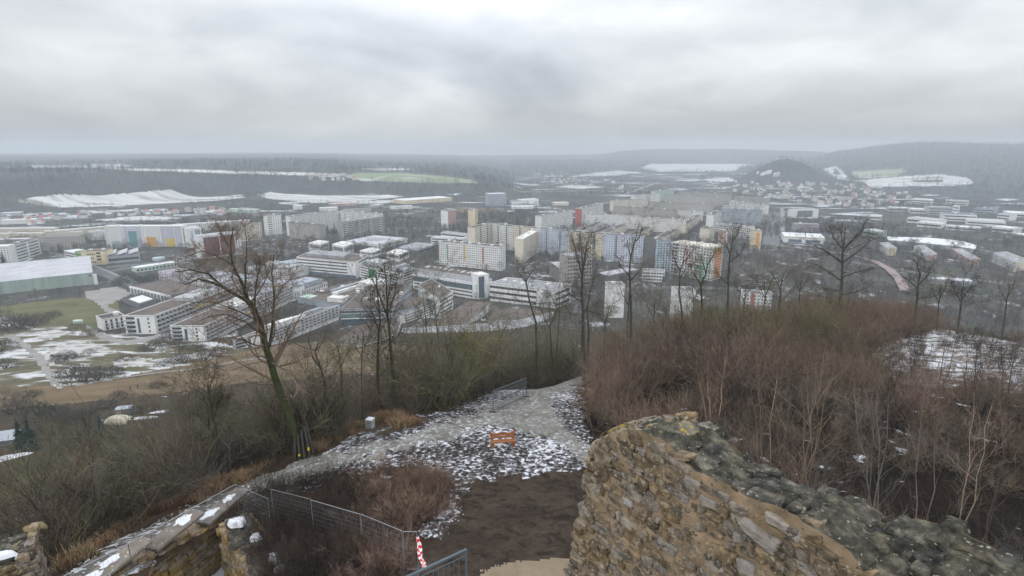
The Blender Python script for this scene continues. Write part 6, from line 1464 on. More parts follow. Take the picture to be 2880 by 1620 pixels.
MARKS = [(1710, 850, 'by the left white gable'), (1900, 860, 'by the right white gable'), (1630, 780, 'by the grey beige office'), (2120, 850, 'by the red striped white block'), (1480, 850, 'by the long white wing'), (1255, 860, 'by the white end block'), (1350, 870, 'by the wedge shaped hall'), (1020, 930, 'by the fan shaped hall'),
         (700, 950, 'by the right ward wing'), (520, 940, 'by the middle ward wing'), (400, 930, 'by the left ward wing'), (300, 870, 'by the ward lawn'), (130, 820, 'by the huge green hall'), (420, 820, 'by the column hall'), (1830, 780, 'by the small white house'), (1700, 775, 'by the pale roofed shed'), (1470, 720, 'by the cream gabled tower'), (1320, 740, 'by the striped slab'),
         (2240, 760, 'by the broad bare tree'), (2400, 800, 'by the pink tracks'), (2680, 800, 'by the snowy depot'), (2520, 760, 'by the leftmost apartment house'), (2750, 770, 'by the rightmost apartment houses'), (1250, 800, 'by the long glass storey wing'), (2000, 790, 'by the orange cornered block'), (1560, 890, 'by the end of the curved wing'), (2850, 840, 'by the right edge road'), (2050, 740, 'by the orange towers'), (1160, 940, 'by the curved wing')]
zone_of = lambda px, py: min(MARKS, key=lambda m_: (m_[0] - px) ** 2 + ((m_[1] - py) * 2) ** 2)[2]
for k in range(min(240, len(P))):
    a, b_, _ = project(P[k]); i = r.integers(0, 4); z_ = zone_of(float(a), float(b_))
    plant('bare_tree', TT[i], P[k], r.uniform(.6, 1.15), r.uniform(0, 6), label=('olive twigged' if i == 3 else ('warm brown' if i == 1 else ('tall grey' if i == 2 else 'grey'))) + ' bare tree ' + z_, cat='tree', group='bare trees of the town ' + z_)
TS = [plant('bare_tree', TT[i], V(*(gbase(x_, y_))), .8, label=lb, cat='tree') for i, (x_, y_, lb) in enumerate(((1330, 770, 'grey bare tree in the row before the striped slab block'), (640, 735, 'warm brown bare tree right of the maroon block'), (1900, 800, 'tall bare tree by the street behind the left gable'), (2010, 850, 'olive bare tree beside the right gable')))]
rest = P[240:]; m = len(rest)
scatter('town_trees', TS, rest, r.uniform(.6, 1.25, (m, 1)) * np.ones((m, 3)), np.stack([np.zeros(m), np.zeros(m), r.uniform(0, 6.3, m)], -1), r.choice(4, m, p=(.4, .2, .3, .1)))
# row of young trees before the striped slab
row = [gbase(1215 + k * 7.5, 752 + k * 1.0 + random.uniform(-4, 6)) for k in range(34)]; row = np.array(row); m = len(row)
for p in row: plant('bare_tree', TT[3 if random.random() < .6 else 0], p, random.uniform(.55, .85), random.uniform(0, 6), label='young bare tree in the row before the striped slab block', cat='tree', group='row of young trees before the striped slab')
# woods: scarps, far hills, hedges of the valley floor
bark('far_twig', (0.055, 0.056, 0.054), (0.09, 0.088, 0.082), scale=0.05, per_obj=0.25)
FT = [town_tree(11, 'far_twig', 13, 70), town_tree(12, 'town_twig_warm', 12, 70), town_tree(13, 'evergreen', 14, 90)]
FTO = [plant('bare_tree', FT[i], V(*ground(x_, y_, dmin=900)), 1.0, label=lb, cat='tree') for i, (x_, y_, lb) in enumerate(((120, 580, 'tall tree at the lower rim of the left snow field'), (700, 560, 'tree in the gap between the two snow fields'), (660, 585, 'dark conifer right of the left snow field')))]
kk = np.nonzero((CLS == 'forest') & (FD > 1500) & (FD < np.where(FAZ < 0, 2900, 5200)))[0]
w = FD[kk] ** 1.6; pick = r.choice(kk, 26000, p=w / w.sum())
x = cen[pick, 0] + r.uniform(-9, 9, len(pick)); y = cen[pick, 1] + r.uniform(-9, 9, len(pick)); m = len(x)
scatter('hill_woods', FTO, np.stack([x, y, height(x, y) - .3], -1), r.uniform(.8, 1.5, (m, 1)) * np.ones((m, 3)), np.stack([np.zeros(m), np.zeros(m), r.uniform(0, 6.3, m)], -1), r.choice(3, m, p=(.6, .2, .2)))
kk = np.nonzero((CLS == 'far') & (FD > 1200) & (FD < 3300))[0]
w = FD[kk] ** 1.7; pick = r.choice(kk, 10500, p=w / w.sum())
x = cen[pick, 0] + r.uniform(-6, 6, len(pick)); y = cen[pick, 1] + r.uniform(-6, 6, len(pick))
ok = clear_of_houses(x, y, 3) & ((wob(x, y, 70, 1.0) + wob(x * .4, y, 35, 3.0)) > -0.25); x, y = x[ok], y[ok]; m = len(x)
scatter('valley_trees', FTO, np.stack([x, y, height(x, y) - .3], -1), r.uniform(.55, 1.05, (m, 1)) * np.ones((m, 3)), np.stack([np.zeros(m), np.zeros(m), r.uniform(0, 6.3, m)], -1), r.choice(3, m, p=(.55, .25, .2)))
# ------------------------------------------------------------------ masonry
def nz(x, y, z): return mnoise.noise(Vector((x, y, z)))
def stone_mat(name, cols, lichen=None, lich2=None, scale=3.0, bump=1.0, lthr=0.62, obj=0.3, lscale=1.0):
    m, t, b = new_mat(name); b.inputs['Roughness'].default_value = 0.95; b.inputs['Specular IOR Level'].default_value = 0.06
    g = t.nodes.new('ShaderNodeNewGeometry'); vec = g.outputs['Position']
    def N_(sc, det=6, rg=0.65):
        n = t.nodes.new('ShaderNodeTexNoise'); n.inputs['Scale'].default_value = sc; n.inputs['Detail'].default_value = det; n.inputs['Roughness'].default_value = rg
        t.links.new(vec, n.inputs['Vector']); return n.outputs[0]
    n1 = N_(scale)
    r = t.nodes.new('ShaderNodeValToRGB'); els = r.color_ramp.elements
    els[0].position = 0.32; els[0].color = (*cols[0], 1); els[1].position = 0.68; els[1].color = (*cols[-1], 1)
    for i, c in enumerate(cols[1:-1]): e = els.new(0.32 + 0.36 * (i + 1) / (len(cols) - 1)); e.color = (*c, 1)
    t.links.new(n1, r.inputs[0]); col = r.outputs[0]
    if obj:
        oi = t.nodes.new('ShaderNodeObjectInfo'); h = t.nodes.new('ShaderNodeHueSaturation'); mr = t.nodes.new('ShaderNodeMapRange')
        mr.inputs['To Min'].default_value = 1 - obj; mr.inputs['To Max'].default_value = 1 + obj
        t.links.new(oi.outputs['Random'], mr.inputs[0]); t.links.new(mr.outputs[0], h.inputs['Value'])
        ms = t.nodes.new('ShaderNodeMath'); ms.operation = 'MULTIPLY'; ms.inputs[1].default_value = 5.7; t.links.new(oi.outputs['Random'], ms.inputs[0])
        fr = t.nodes.new('ShaderNodeMath'); fr.operation = 'FRACT'; t.links.new(ms.outputs[0], fr.inputs[0])
        m3 = t.nodes.new('ShaderNodeMapRange'); m3.inputs['To Min'].default_value = 0.5; m3.inputs['To Max'].default_value = 1.3; t.links.new(fr.outputs[0], m3.inputs[0]); t.links.new(m3.outputs[0], h.inputs['Saturation'])
        t.links.new(col, h.inputs['Color']); col = h.outputs[0]
    def over(col, sc, thr, c, soft=0.03, det=4):
        n = N_(sc, det, 0.6); mr = t.nodes.new('ShaderNodeMapRange'); mr.interpolation_type = 'SMOOTHSTEP'
        mr.inputs['From Min'].default_value = thr - soft; mr.inputs['From Max'].default_value = thr + soft; t.links.new(n, mr.inputs[0])
        mx = t.nodes.new('ShaderNodeMix'); mx.data_type = 'RGBA'; t.links.new(mr.outputs[0], mx.inputs['Factor']); t.links.new(col, mx.inputs['A']); mx.inputs['B'].default_value = (*c, 1)
        return mx.outputs['Result']
    if lichen: col = over(col, 9 * lscale, lthr, lichen)
    if lich2: col = over(col, 2.2 * lscale, 0.66, lich2, 0.02, 6)
    t.links.new(col, b.inputs['Base Color'])
    n2 = N_(scale * 5, 8, 0.7)
    bp = t.nodes.new('ShaderNodeBump'); bp.inputs['Strength'].default_value = bump; bp.inputs['Distance'].default_value = 0.04; t.links.new(n2, bp.inputs['Height']); t.links.new(bp.outputs[0], b.inputs['Normal'])
    return m
M['mortar'] = stone_mat('lime_mortar', [(0.16, 0.122, 0.08), (0.275, 0.205, 0.132), (0.37, 0.28, 0.185)], (0.10, 0.09, 0.07), (0.10, 0.092, 0.075), 1.6, 1.0, obj=0)
M['rubble'] = stone_mat('weathered_limestone', [(0.065, 0.056, 0.042), (0.18, 0.142, 0.098), (0.32, 0.25, 0.172)], (0.32, 0.28, 0.215), (0.06, 0.057, 0.047), 4.0, 1.0, 0.60, 0.35)
M['palestone'] = stone_mat('pale_limestone', [(0.20, 0.175, 0.15), (0.29, 0.26, 0.225), (0.36, 0.325, 0.29)], None, (0.15, 0.13, 0.11), 3.0, 1.0, obj=0.15)
M['capstone'] = stone_mat('lichened_capstone', [(0.022, 0.022, 0.020), (0.060, 0.057, 0.048), (0.165, 0.148, 0.116)], (0.34, 0.32, 0.25), (0.13, 0.12, 0.09), 3.2, 1.0, 0.655, 0.35, 1.3)
M['goldlichen'] = stone_mat('gold_lichened_stone', [(0.07, 0.07, 0.06), (0.16, 0.14, 0.09), (0.24, 0.2, 0.12)], (0.40, 0.27, 0.05), (0.30, 0.21, 0.05), 4.0, 1.0, 0.58, 0.2)
M['ochre'] = stone_mat('ochre_ashlar', [(0.15, 0.105, 0.052), (0.22, 0.16, 0.085), (0.29, 0.22, 0.125)], None, (0.08, 0.07, 0.045), 2.5, 0.7, obj=0.3)
M['slab'] = stone_mat('brown_cover_slab', [(0.14, 0.115, 0.09), (0.19, 0.155, 0.12), (0.23, 0.195, 0.155)], (0.62, 0.63, 0.66), (0.58, 0.6, 0.63), 1.4, 0.5, 0.66, obj=0.1, lscale=0.7)
M['snowcap'] = ground_mat('lying_snow', [(0.60, 0.62, 0.66), (0.72, 0.74, 0.78)], 2.0, bump=0.6)

def stone_mesh(seed, m, k=8.0, n=6):
    """an irregular squarish stone about one metre across, scaled where it is laid"""
    rng = random.Random(seed); idx = {}; vs = []; fs = []
    o = Vector((rng.uniform(-50, 50), rng.uniform(-50, 50), rng.uniform(-50, 50)))
    cj = {(i, j, l): Vector((rng.gauss(0, .12), rng.gauss(0, .04), rng.gauss(0, .14))) for i in (0, 1) for j in (0, 1) for l in (0, 1)}
    def put(q):
        key = tuple(round(c * n) for c in q)
        if key in idx: return idx[key]
        x, y, z = q; l = (abs(x) ** k + abs(y) ** k + abs(z) ** k) ** (1 / k); v = Vector((x, y, z)) / l
        t = [(c + 1) / 2 for c in v]; d = Vector((0, 0, 0))
        for (i, j, m_), w in cj.items(): d += w * ((t[0] if i else 1 - t[0]) * (t[1] if j else 1 - t[1]) * (t[2] if m_ else 1 - t[2]))
        p_ = v * .5 + d
        p_ *= 1 + .07 * mnoise.noise(v * 2.2 + o) + .08 * mnoise.noise(v * 4.5 + o) + .05 * mnoise.noise(v * 11 + o)
        idx[key] = len(vs); vs.append(tuple(p_)); return idx[key]
    g = [-1 + 2 * i / n for i in range(n + 1)]
    for ax in range(3):
        for sg in (-1, 1):
            for i in range(n):
                for j in range(n):
                    c = []
                    for (u, w) in ((g[i], g[j]), (g[i + 1], g[j]), (g[i + 1], g[j + 1]), (g[i], g[j + 1])):
                        q = [0, 0, 0]; q[ax] = sg; q[(ax + 1) % 3] = u; q[(ax + 2) % 3] = w; c.append(put(q))
                    fs.append(c if sg > 0 else c[::-1])
    me = bpy.data.meshes.new('stone'); me.from_pydata(vs, [], fs); me.materials.append(M[m]); me.update(); return me
def lay(me, parent, p, ex, ey, ez, sx, sy, sz, name='stone', tilt=0.0):
    """put a stone with its axes along a wall"""
    o = bpy.data.objects.new(name, me); COL.objects.link(o); o.parent = parent
    R_ = Matrix((ex, ey, ez)).transposed().to_4x4() @ Matrix.Rotation(tilt, 4, 'Y')
    o.matrix_local = Matrix.Translation(Vector(p)) @ R_ @ Matrix.Diagonal((sx, sy, sz, 1))
    return o

# --- the big ruined wall, lower right
A0 = at_z(1752, 1210, -6.4); A1 = at_z(2438, 1615, -6.6)
wd = unit(V(A1[0] - A0[0], A1[1] - A0[1], 0)); wn = V(wd[1], -wd[0], 0)          # wn: out of the visible face
if wn @ (-A0) < 0: wn = -wn
TH = 1.55
def hit(px, py, back=False):
    r_ = ray(px, py); o = A0 - wn * (TH if back else 0)
    t = (o @ wn) / (r_ @ wn); P = r_ * t
    return (P - A0) @ wd, P[2]
front = [hit(*p) for p in ((1672, 1242), (1700, 1236), (1712, 1222), (1752, 1210), (1790, 1212), (1825, 1216), (1877, 1250), (1911, 1290), (1958, 1326), (2013, 1346), (2095, 1396), (2193, 1430), (2280, 1475), (2398, 1560), (2440, 1625), (2560, 1720))]
fs = np.array([p[0] for p in front]); fz = np.array([p[1] for p in front])
back = [hit(*p, back=True) for p in ((1760, 1192), (1850, 1180), (1924, 1173), (2009, 1214), (2060, 1255), (2112, 1308), (2180, 1345), (2262, 1387), (2330, 1392), (2418, 1425), (2478, 1490), (2530, 1470), (2572, 1456), (2640, 1475), (2707, 1496), (2781, 1531), (2880, 1590), (3000, 1680))]
bs = np.array([p[0] for p in back]); bz = np.array([p[1] for p in back])
endp = [hit(*p) for p in ((1672, 1242), (1655, 1330), (1640, 1420), (1625, 1510), (1610, 1600), (1590, 1700), (1570, 1800))]
es = np.array([p[0] for p in endp][::-1]); ez_ = np.array([p[1] for p in endp][::-1])
WB = -18.4
def s_left(z): return float(np.interp(z, ez_, es)) - 0.02 * max(0, ez_[0] - z)
def ztop(s, w):
    """top of the wall at s along it and w through it (0 front, 1 back)"""
    f = float(np.interp(s, fs, fz)); b_ = float(np.interp(s, bs, bz)); return f + (b_ - f) * w
S1 = 9.5
wall = empty('ruined_wall', A0 + V(0, 0, WB - A0[2]), 'massive ruined rubble wall with a dark lichened top, lower right', 'ruined wall')
WO = A0 + V(0, 0, WB - A0[2])
def wp(s, w, z): return A0 + wd * s - wn * TH * w + V(0, 0, z - A0[2]) - WO
ns, nt_ = 120, 90
vs = []; fcs = []
def grid(fn, nu, nv):
    b0 = len(vs)
    for i in range(nu + 1):
        for j in range(nv + 1): vs.append(fn(i / nu, j / nv))
    for i in range(nu):
        for j in range(nv):
            a = b0 + i * (nv + 1) + j; fcs.append((a, a + nv + 1, a + nv + 2, a + 1))
def rough3(p, amp):
    q = p + WO; d = nz(q[0] * 1.6, q[1] * 1.6, q[2] * 1.6) * amp + nz(q[0] * 5, q[1] * 5, q[2] * 5) * amp * .4 + nz(q[0] * 13, q[1] * 13, q[2] * 13) * amp * .18
    return d
def ff(u, v):
    zt0 = ztop(S1 * u, 0); 
    z = WB + (zt0 - WB) * v; sl = s_left(z); s = sl + (S1 - sl) * u; zt = ztop(max(s, fs[0]), 0); z = WB + (zt - WB) * v
    p = wp(s, 0, z); return p + wn * (rough3(p, .10) - 0.03)
grid(ff, 150, 130); NF = len(fcs)
def ft(u, v):
    s0 = s_left(ztop(fs[0], 0)); s = s0 + (S1 - s0) * u; z = ztop(s, v) + 0.05 * math.sin(v * math.pi) 
    p = wp(s, v, z); k = math.sin(min(1, v * 6) * math.pi / 2) * math.sin(min(1, (1 - v) * 6) * math.pi / 2)
    p = p + V(0, 0, rough3(p, .16) * k + 0.10 * nz(s * 0.9, v * 3, 3.3) * k)
    if v == 0: p = p + wn * (rough3(p, .10) - 0.03)
    return p
grid(ft, 150, 26); NT = len(fcs)
def fe(u, v):
    z = WB + (ztop(fs[0], u) - WB) * v; s = s_left(min(z, ez_[-1])) ; p = wp(s + 0.25 * math.sin(u * math.pi) * -1, u, z); return p + wd * rough3(p, .16)
grid(fe, 16, 80)
def fb(u, v):
    s0 = fs[0]; s = s0 + (S1 - s0) * u; z = WB + (ztop(s, 1) - WB) * v; p = wp(s, 1, z); return p - wn * rough3(p, .1)
grid(fb, 60, 40)
mb = MB(); mb.raw(vs, fcs[:NF] + fcs[NT:]); mb.build('mortar_core', M['mortar'], wall, smooth=True); mb = MB(); mb.raw(vs, [f for k, f in enumerate(fcs[NF:NT]) if k // 26 >= 14 + 6 * math.sin(k % 26 * 1.1) + 3 * math.sin(k % 26 * 3.7)]); mb.build('wall_crown', M['capstone'], wall, smooth=True); mb = MB(); mb.raw(vs, [f for k, f in enumerate(fcs[NF:NT]) if k // 26 < 14 + 6 * math.sin(k % 26 * 1.1) + 3 * math.sin(k % 26 * 3.7)]); mb.build('wall_crown', M['rubble'], wall, smooth=True)
RUB = [stone_mesh(100 + i, 'rubble') for i in range(12)]; PAL = [stone_mesh(130 + i, 'palestone') for i in range(4)]; CAP = [stone_mesh(140 + i, 'capstone') for i in range(10)]; GOLD = [stone_mesh(160 + i, 'goldlichen') for i in range(3)]
rng = random.Random(77)
exv, eyv, ezv = Vector(wd), Vector(wn), Vector((0, 0, 1))
z = -6.2; cnt = 0
while z > -13.5:
    hrow = rng.uniform(.17, .36); s = s_left(z - hrow / 2) + rng.uniform(-.05, .15)
    while s < 7.6:
        w = hrow * rng.uniform(.9, 2.4); 
        if rng.random() < .2: w *= .6
        zc_ = z - hrow / 2 + rng.uniform(-.07, .07); sc = s + w / 2
        lim = ztop(max(sc, fs[0]), 0) - hrow * .12
        Pw = wp(sc, 0, zc_) + WO; qx, qy, _ = project(Pw)
        if zc_ < lim and qy < 1690 and qx < 2600:
            pal = rng.random() < .05; big = rng.random() < .12
            me = rng.choice(PAL if pal else RUB); hh = hrow * rng.uniform(.74, 1.04)
            if big and not pal:   # two small stones one above the other
                for q in (-1, 1): lay(rng.choice(RUB), wall, wp(sc, 0, zc_ + q * hh * .27) + wn * rng.uniform(-.125, -.085), exv, eyv, ezv, w * .95, .26, hh * .52, tilt=rng.gauss(0, .10))
            else: lay(me, wall, wp(sc, 0, zc_) + wn * rng.uniform(-.155, -.105), exv, eyv, ezv, w * rng.uniform(.94, 1.06), .32, hh, tilt=rng.gauss(0, .08))
            cnt += 1
        s += w + rng.uniform(.005, .05)
    z -= hrow + rng.uniform(-.01, .03)
# the long pale stone near the right end
s_, z_ = hit(2130, 1500); lay(PAL[0], wall, wp(s_, 0, z_) - wn * .09, exv, eyv, ezv, .66, .36, .27, tilt=.25)
s_, z_ = hit(2190, 1470); lay(PAL[1], wall, wp(s_, 0, z_) - wn * .1, exv, eyv, ezv, .5, .34, .16, tilt=.1)
s_, z_ = hit(2230, 1500); lay(PAL[2], wall, wp(s_, 0, z_) - wn * .1, exv, eyv, ezv, .5, .3, .16, tilt=.1)
# stones of the broken end
zz_ = ztop(fs[0], 0) - .1; k = 0
while zz_ > -13.2:
    hrow = rng.uniform(.17, .28)
    for w_ in (0.10, .36, .62, .88):
        lay(rng.choice(RUB), wall, wp(s_left(zz_ - hrow / 2) + rng.uniform(-.02, .12), w_ + rng.uniform(-.05, .05), zz_ - hrow / 2 + rng.uniform(-.04, .04)), exv, eyv, ezv, rng.uniform(.26, .5), rng.uniform(.32, .46), hrow * rng.uniform(.9, 1.05), tilt=rng.gauss(0, .12))
    zz_ -= hrow
# cap stones
s = fs[0]
while s < 8.6:
    w = rng.uniform(.2, .5); v = rng.uniform(.08, .16)
    while v < 1.0:
        dv = rng.uniform(.12, .30); sc = s + w / 2 + rng.uniform(-.12, .12); zc_ = ztop(sc, min(1, v + dv / 2))
        gold = sc < 1.2 and rng.random() < .35 and v < .7; rub = sc < rng.uniform(.3, 1.6) and not gold
        slope = math.atan2(ztop(sc + w / 2, v + dv / 2) - ztop(sc - w / 2, v + dv / 2), w)
        if rng.random() < .85: lay(rng.choice(GOLD if gold else (RUB if rub else CAP)), wall, wp(sc, v + dv / 2, zc_ - .10 + rng.uniform(-.03, .05)), exv, eyv, ezv, w * rng.uniform(.95, 1.2), dv * TH * 1.12, rng.uniform(.20, .32), tilt=-slope + rng.gauss(0, .10))
        v += dv * rng.uniform(.85, 1.0)
    s += w * .85
for (x, y) in ((2572, 1475), (2600, 1490), (2640, 1500), (2530, 1500), (2500, 1510), (2690, 1520), (2760, 1560), (2560, 1520)):
    s_, z_ = hit(x, y, True); lay(rng.choice(CAP), wall, wp(s_, .86, z_ - .12), exv, eyv, ezv, rng.uniform(.4, .7), rng.uniform(.4, .6), rng.uniform(.25, .36), tilt=rng.gauss(0, .3))

# --- coursed ashlar walls of the gate, lower left
def ashlar(name, label, P0, P1, ztop_, zbot, th, out, m='ochre', core='mortar', hr=(.24, .34), wr_=(.35, .75), cat='wall', proud=.06, cap=None):
    P0, P1 = V(P0[0], P0[1], 0), V(P1[0], P1[1], 0); L_ = np.linalg.norm(P1 - P0); d = (P1 - P0) / L_; n = V(d[1], -d[0], 0)
    if n @ V(*out, 0) < 0: n = -n
    base = P0 + V(0, 0, zbot); r_ = empty(name, base, label, cat)
    zt = (lambda t: ztop_[0] + (ztop_[1] - ztop_[0]) * t) if not callable(ztop_) else ztop_
    mb = MB(); k = 10
    for i in range(k):
        a, b_ = i / k, (i + 1) / k; za, zb = zt(a) - .12, zt(b_) - .12
        o = d * L_ * a - n * th; o2 = d * L_ * b_ - n * th
        top = [o + n * th + V(0, 0, za - zbot), o2 + n * th + V(0, 0, zb - zbot), o2 + V(0, 0, zb - zbot), o + V(0, 0, za - zbot)]
        bot = [o + n * th, o2 + n * th, o2, o]
        mb.raw(bot + top, [(0, 1, 5, 4), (2, 3, 7, 6), (4, 5, 6, 7)] + ([(3, 0, 4, 7)] if i == 0 else []) + ([(1, 2, 6, 5)] if i == k - 1 else []))
    mb.build('core', M[core], r_)
    rg = random.Random(label); ms = [stone_mesh(rg.randint(0, 9999), m) for _ in range(6)]
    e1, e2, e3 = Vector(d), Vector(n), Vector((0, 0, 1))
    z = max(zt(k_ / 8) for k_ in range(9)); row = 0
    while z > zbot:
        h_ = rg.uniform(*hr); s = -rg.uniform(0, .3)
        while s < L_:
            w = rg.uniform(*wr_); t = min(max((s + w / 2) / L_, 0), 1); zc_ = z - h_ / 2
            if zc_ + h_ * .3 < zt(t) and 0 <= s + w / 2 <= L_:
                lay(rg.choice(ms), r_, d * (s + w / 2) + V(0, 0, zc_ - zbot) + n * rg.uniform(0, proud), e1, e2, e3, w * .97, .3, h_ * .95, tilt=rg.gauss(0, .03))
                if False: pass
            s += w + .015
        z -= h_ + .012
    return r_, d, n, L_, zt, zbot
Q0 = ground(698, 1412); Q1 = ground(290, 1640); QZ = lambda t: hz(*(Q0 + (Q1 - Q0) * t)[:2]) + .22
r_, d, n, L_, zt, zb = ashlar('parapet_wall', 'ochre block parapet along the castle ramp under three stepped brown cover slabs', Q0, Q1, QZ, -22.6, 0.95, (1, -.7))
for k, (a, b_, dz) in enumerate(((0.005, 0.37, 0.14), (0.385, 0.72, 0.02), (0.735, 1.1, -0.10))):
    mb = MB(); o = d * L_ * a + n * .3 + V(0, 0, max(QZ(a), QZ(min(1, b_)), QZ((a + b_) / 2)) - zb + .03)
    nn_ = 8; pts_t = []
    ax, ay = d * L_ * (b_ - a), -n * 0.95
    c4 = [o, o + ax, o + ax + ay, o + ay]
    mb.box(o, ax, ay, V(0, 0, .2)); ob = mb.build('cover_slab', M['slab'], r_)
    bv = ob.modifiers.new('worn', 'BEVEL'); bv.width = .06; bv.segments = 2
    sb = MB(); rs = random.Random(k)
    for q in range(3):
        cx_, cy_ = rs.uniform(.15, .85), rs.uniform(.2, .7); ring = []
        for j in range(14):
            a_ = j * 2 * math.pi / 14; rr = rs.uniform(.6, 1.1); p = o + ax * min(.97, max(.03, cx_ + .16 * rr * math.cos(a_))) + ay * min(.95, max(.05, cy_ + .26 * rr * math.sin(a_))) + V(0, 0, .204); ring.append(p)
        ctr = np.mean(ring, 0) + V(0, 0, .035 + .004 * q); sb.raw(ring + [ctr], [(j, (j + 1) % 14, 14) for j in range(14)])
    sb.build('snow_patch', M['snowcap'], r_)
# sunken court floor and its snow covered block
fl = [at_z(*p, -22.3) for p in ((300, 1760), (395, 1640), (560, 1520), (660, 1460), (760, 1500), (820, 1760))]
mb = MB(); mb.raw([(p[0], p[1], -22.3) for p in fl], [tuple(range(len(fl)))][:1]); mb.build('sunken_court', M['moat'], kind='structure')
g = at_z(583, 1556, -22.0); b_ = empty('kerb_block', (g[0], g[1], -22.3), 'small brown kerbed block with a snowy top in the corner of the sunken court', 'stone block')
mb = MB(); mb.cbox((0, 0, .15), 1.0, .75, .3, .5); o = mb.build('kerb', M['slab'], b_); mb = MB(); mb.cbox((0, 0, .33), .72, .48, .06, .5); mb.build('snow', M['snowcap'], b_)
# rubble wall with snow on it, between the sunken court and the bushes
R0 = at_z(622, 1470, -18.9); R1 = at_z(735, 1640, -18.9)
r2, d2, n2, L2, zt2, zb2 = ashlar('rubble_wall', 'broken ochre rubble wall with snow and bushes on its top', R0, R1, (-18.9, -18.6), -22.6, 1.5, (-1, -.3), 'ochre', 'mortar', (.22, .38), (.3, .6), 'ruined wall', .12)
ms = [stone_mesh(900 + i, 'capstone') for i in range(4)]; rg = random.Random(4)
for k in range(16): lay(rg.choice(ms), r2, d2 * L2 * (k + .5) / 16 - n2 * rg.uniform(.1, 1.2) + V(0, 0, zt2(k / 16) - zb2 - .08), Vector(d2), Vector(n2), Vector((0, 0, 1)), rg.uniform(.5, .8), rg.uniform(.5, .8), .25, tilt=rg.gauss(0, .15))
def snow_lump(name, P, rx, ry, h, label, rz=0, seed=0):
    rs = random.Random(seed); mb = MB(); R_, K = 5, 22; vsn = [(0, 0, h)]; fcn = []
    rr = [1 + .35 * mnoise.noise(Vector((math.cos(j * 6.283 / K) * 1.5, math.sin(j * 6.283 / K) * 1.5, seed * 3.1))) for j in range(K)]
    for i in range(1, R_ + 1):
        for j in range(K):
            a = j * 2 * math.pi / K; f = i / R_; x, y = rx * f * rr[j] * math.cos(a), ry * f * rr[j] * math.sin(a)
            vsn.append((x * math.cos(rz) - y * math.sin(rz), x * math.sin(rz) + y * math.cos(rz), h * (1 - f ** 2) + .06 * mnoise.noise(Vector((x * 2, y * 2, seed))) - (.2 if i == R_ else 0)))
    for j in range(K): fcn.append((0, 1 + j, 1 + (j + 1) % K))
    for i in range(R_ - 1):
        for j in range(K): a = 1 + i * K + j; b2 = 1 + i * K + (j + 1) % K; fcn.append((a, a + K, b2 + K, b2))
    mb.raw(vsn, fcn); return tag(mb.build(name, M['snowcap'], loc=P, smooth=True), label, 'snow patch', 'snow patches by the rubble wall')
for k, (x, y, rx, ry, lb) in enumerate(((668, 1466, .5, .3, 'largest snow patch, on the broken end of the rubble wall'), (720, 1510, .3, .3, 'small snow patch on the rubble wall beside the bush'), (770, 1560, .7, .3, 'long snow patch under the dark bush'), (812, 1600, .7, .35, 'snow patch at the bottom edge under the dark bush'), (935, 1580, .4, .3, 'little snow patch alone under the sagging fence'))):
    g = at_z(x, y, -18.55 if k < 2 else -18.2); gz = max(hz(g[0], g[1]), g[2] if k < 2 else -99); snow_lump('snow_patch', V(g[0], g[1], gz + .02), rx, ry, .16, lb, k, k)
# ruined corner at the left edge
C0 = at_z(-70, 1605, -15.9); C1 = at_z(84, 1560, -15.9)
r3, d3, n3, L3, zt3, zb3 = ashlar('ruined_corner', 'dark ruined wall corner with a snowy sloping top, cut by the left edge', C0, C1, (-15.9, -15.7), -19.9, 1.5, (.3, -1), 'rubble', 'mortar', (.22, .36), (.3, .6), 'ruined wall', .1)
ms = [stone_mesh(950 + i, 'rubble') for i in range(5)]
for k in range(12):
    for j in range(5): lay(rg.choice(ms), r3, d3 * (L3 + rg.uniform(-.05, .1)) - n3 * (.15 + j * .3) + V(0, 0, k * .38 + .2), Vector(n3), Vector(d3), Vector((0, 0, 1)), rg.uniform(.4, .5), .3, rg.uniform(.28, .36))
ms = [stone_mesh(970 + i, 'capstone') for i in range(3)] + [stone_mesh(975, 'goldlichen')]
for k in range(22): lay(rg.choice(ms), r3, d3 * rg.uniform(.2, L3) - n3 * rg.uniform(.1, 2.0) + V(0, 0, zt3(.5) - zb3 - .1), Vector(d3), Vector(n3), Vector((0, 0, 1)), rg.uniform(.5, .8), rg.uniform(.4, .6), .26, tilt=rg.gauss(0, .1))
g = at_z(30, 1560, -15.7); snow_lump('snow_patch', V(g[0] - .9, g[1] - .1, -15.70), 1.3, .28, .09, 'snow patch on the ruined corner at the left edge', .2, 9)

# ------------------------------------------------------------------ furniture of the place
M['benchwood'] = mat('oiled_bench_wood', (0.25, 0.098, 0.036), 0.55, 0.2, 3.0, stretch=(1, 6, 6), bump=0.2, spec=0.4, coord='obj')
P = ground(1414, 1254); P2 = ground(1446, 1247)
ang = math.radians(9)
bn = empty('park_bench', P, 'orange brown wooden bench with a wavy backrest on the snowy ground', 'bench', rz=ang)
for sx in (-.72, .72):
    mb = MB(); mb.box((sx - .09, -.42, -.05), (.18, 0, 0), (0, .52, 0), (0, 0, .45)); mb.box((sx - .08, .06, .40), (.16, 0, 0), (0, .14, 0), (0, .12, .52)); mb.box((sx - .11, -.36, -.12), (.22, 0, 0), (0, .7, 0), (0, 0, .14)); mb.build('leg', M['benchwood'], bn)
for y in (-.40, -.18): mb = MB(); mb.box((-.86, y, .44), (1.72, 0, 0), (0, .19, 0), (0, 0, .07)); mb.build('seat_plank', M['benchwood'], bn)
mb = MB(); mb.box((-.86, .06, .58), (1.72, 0, 0), (0, .05, 0), (0, .03, .13)); mb.build('backrest_plank', M['benchwood'], bn)
mb = MB(); K = 24; vs_ = []
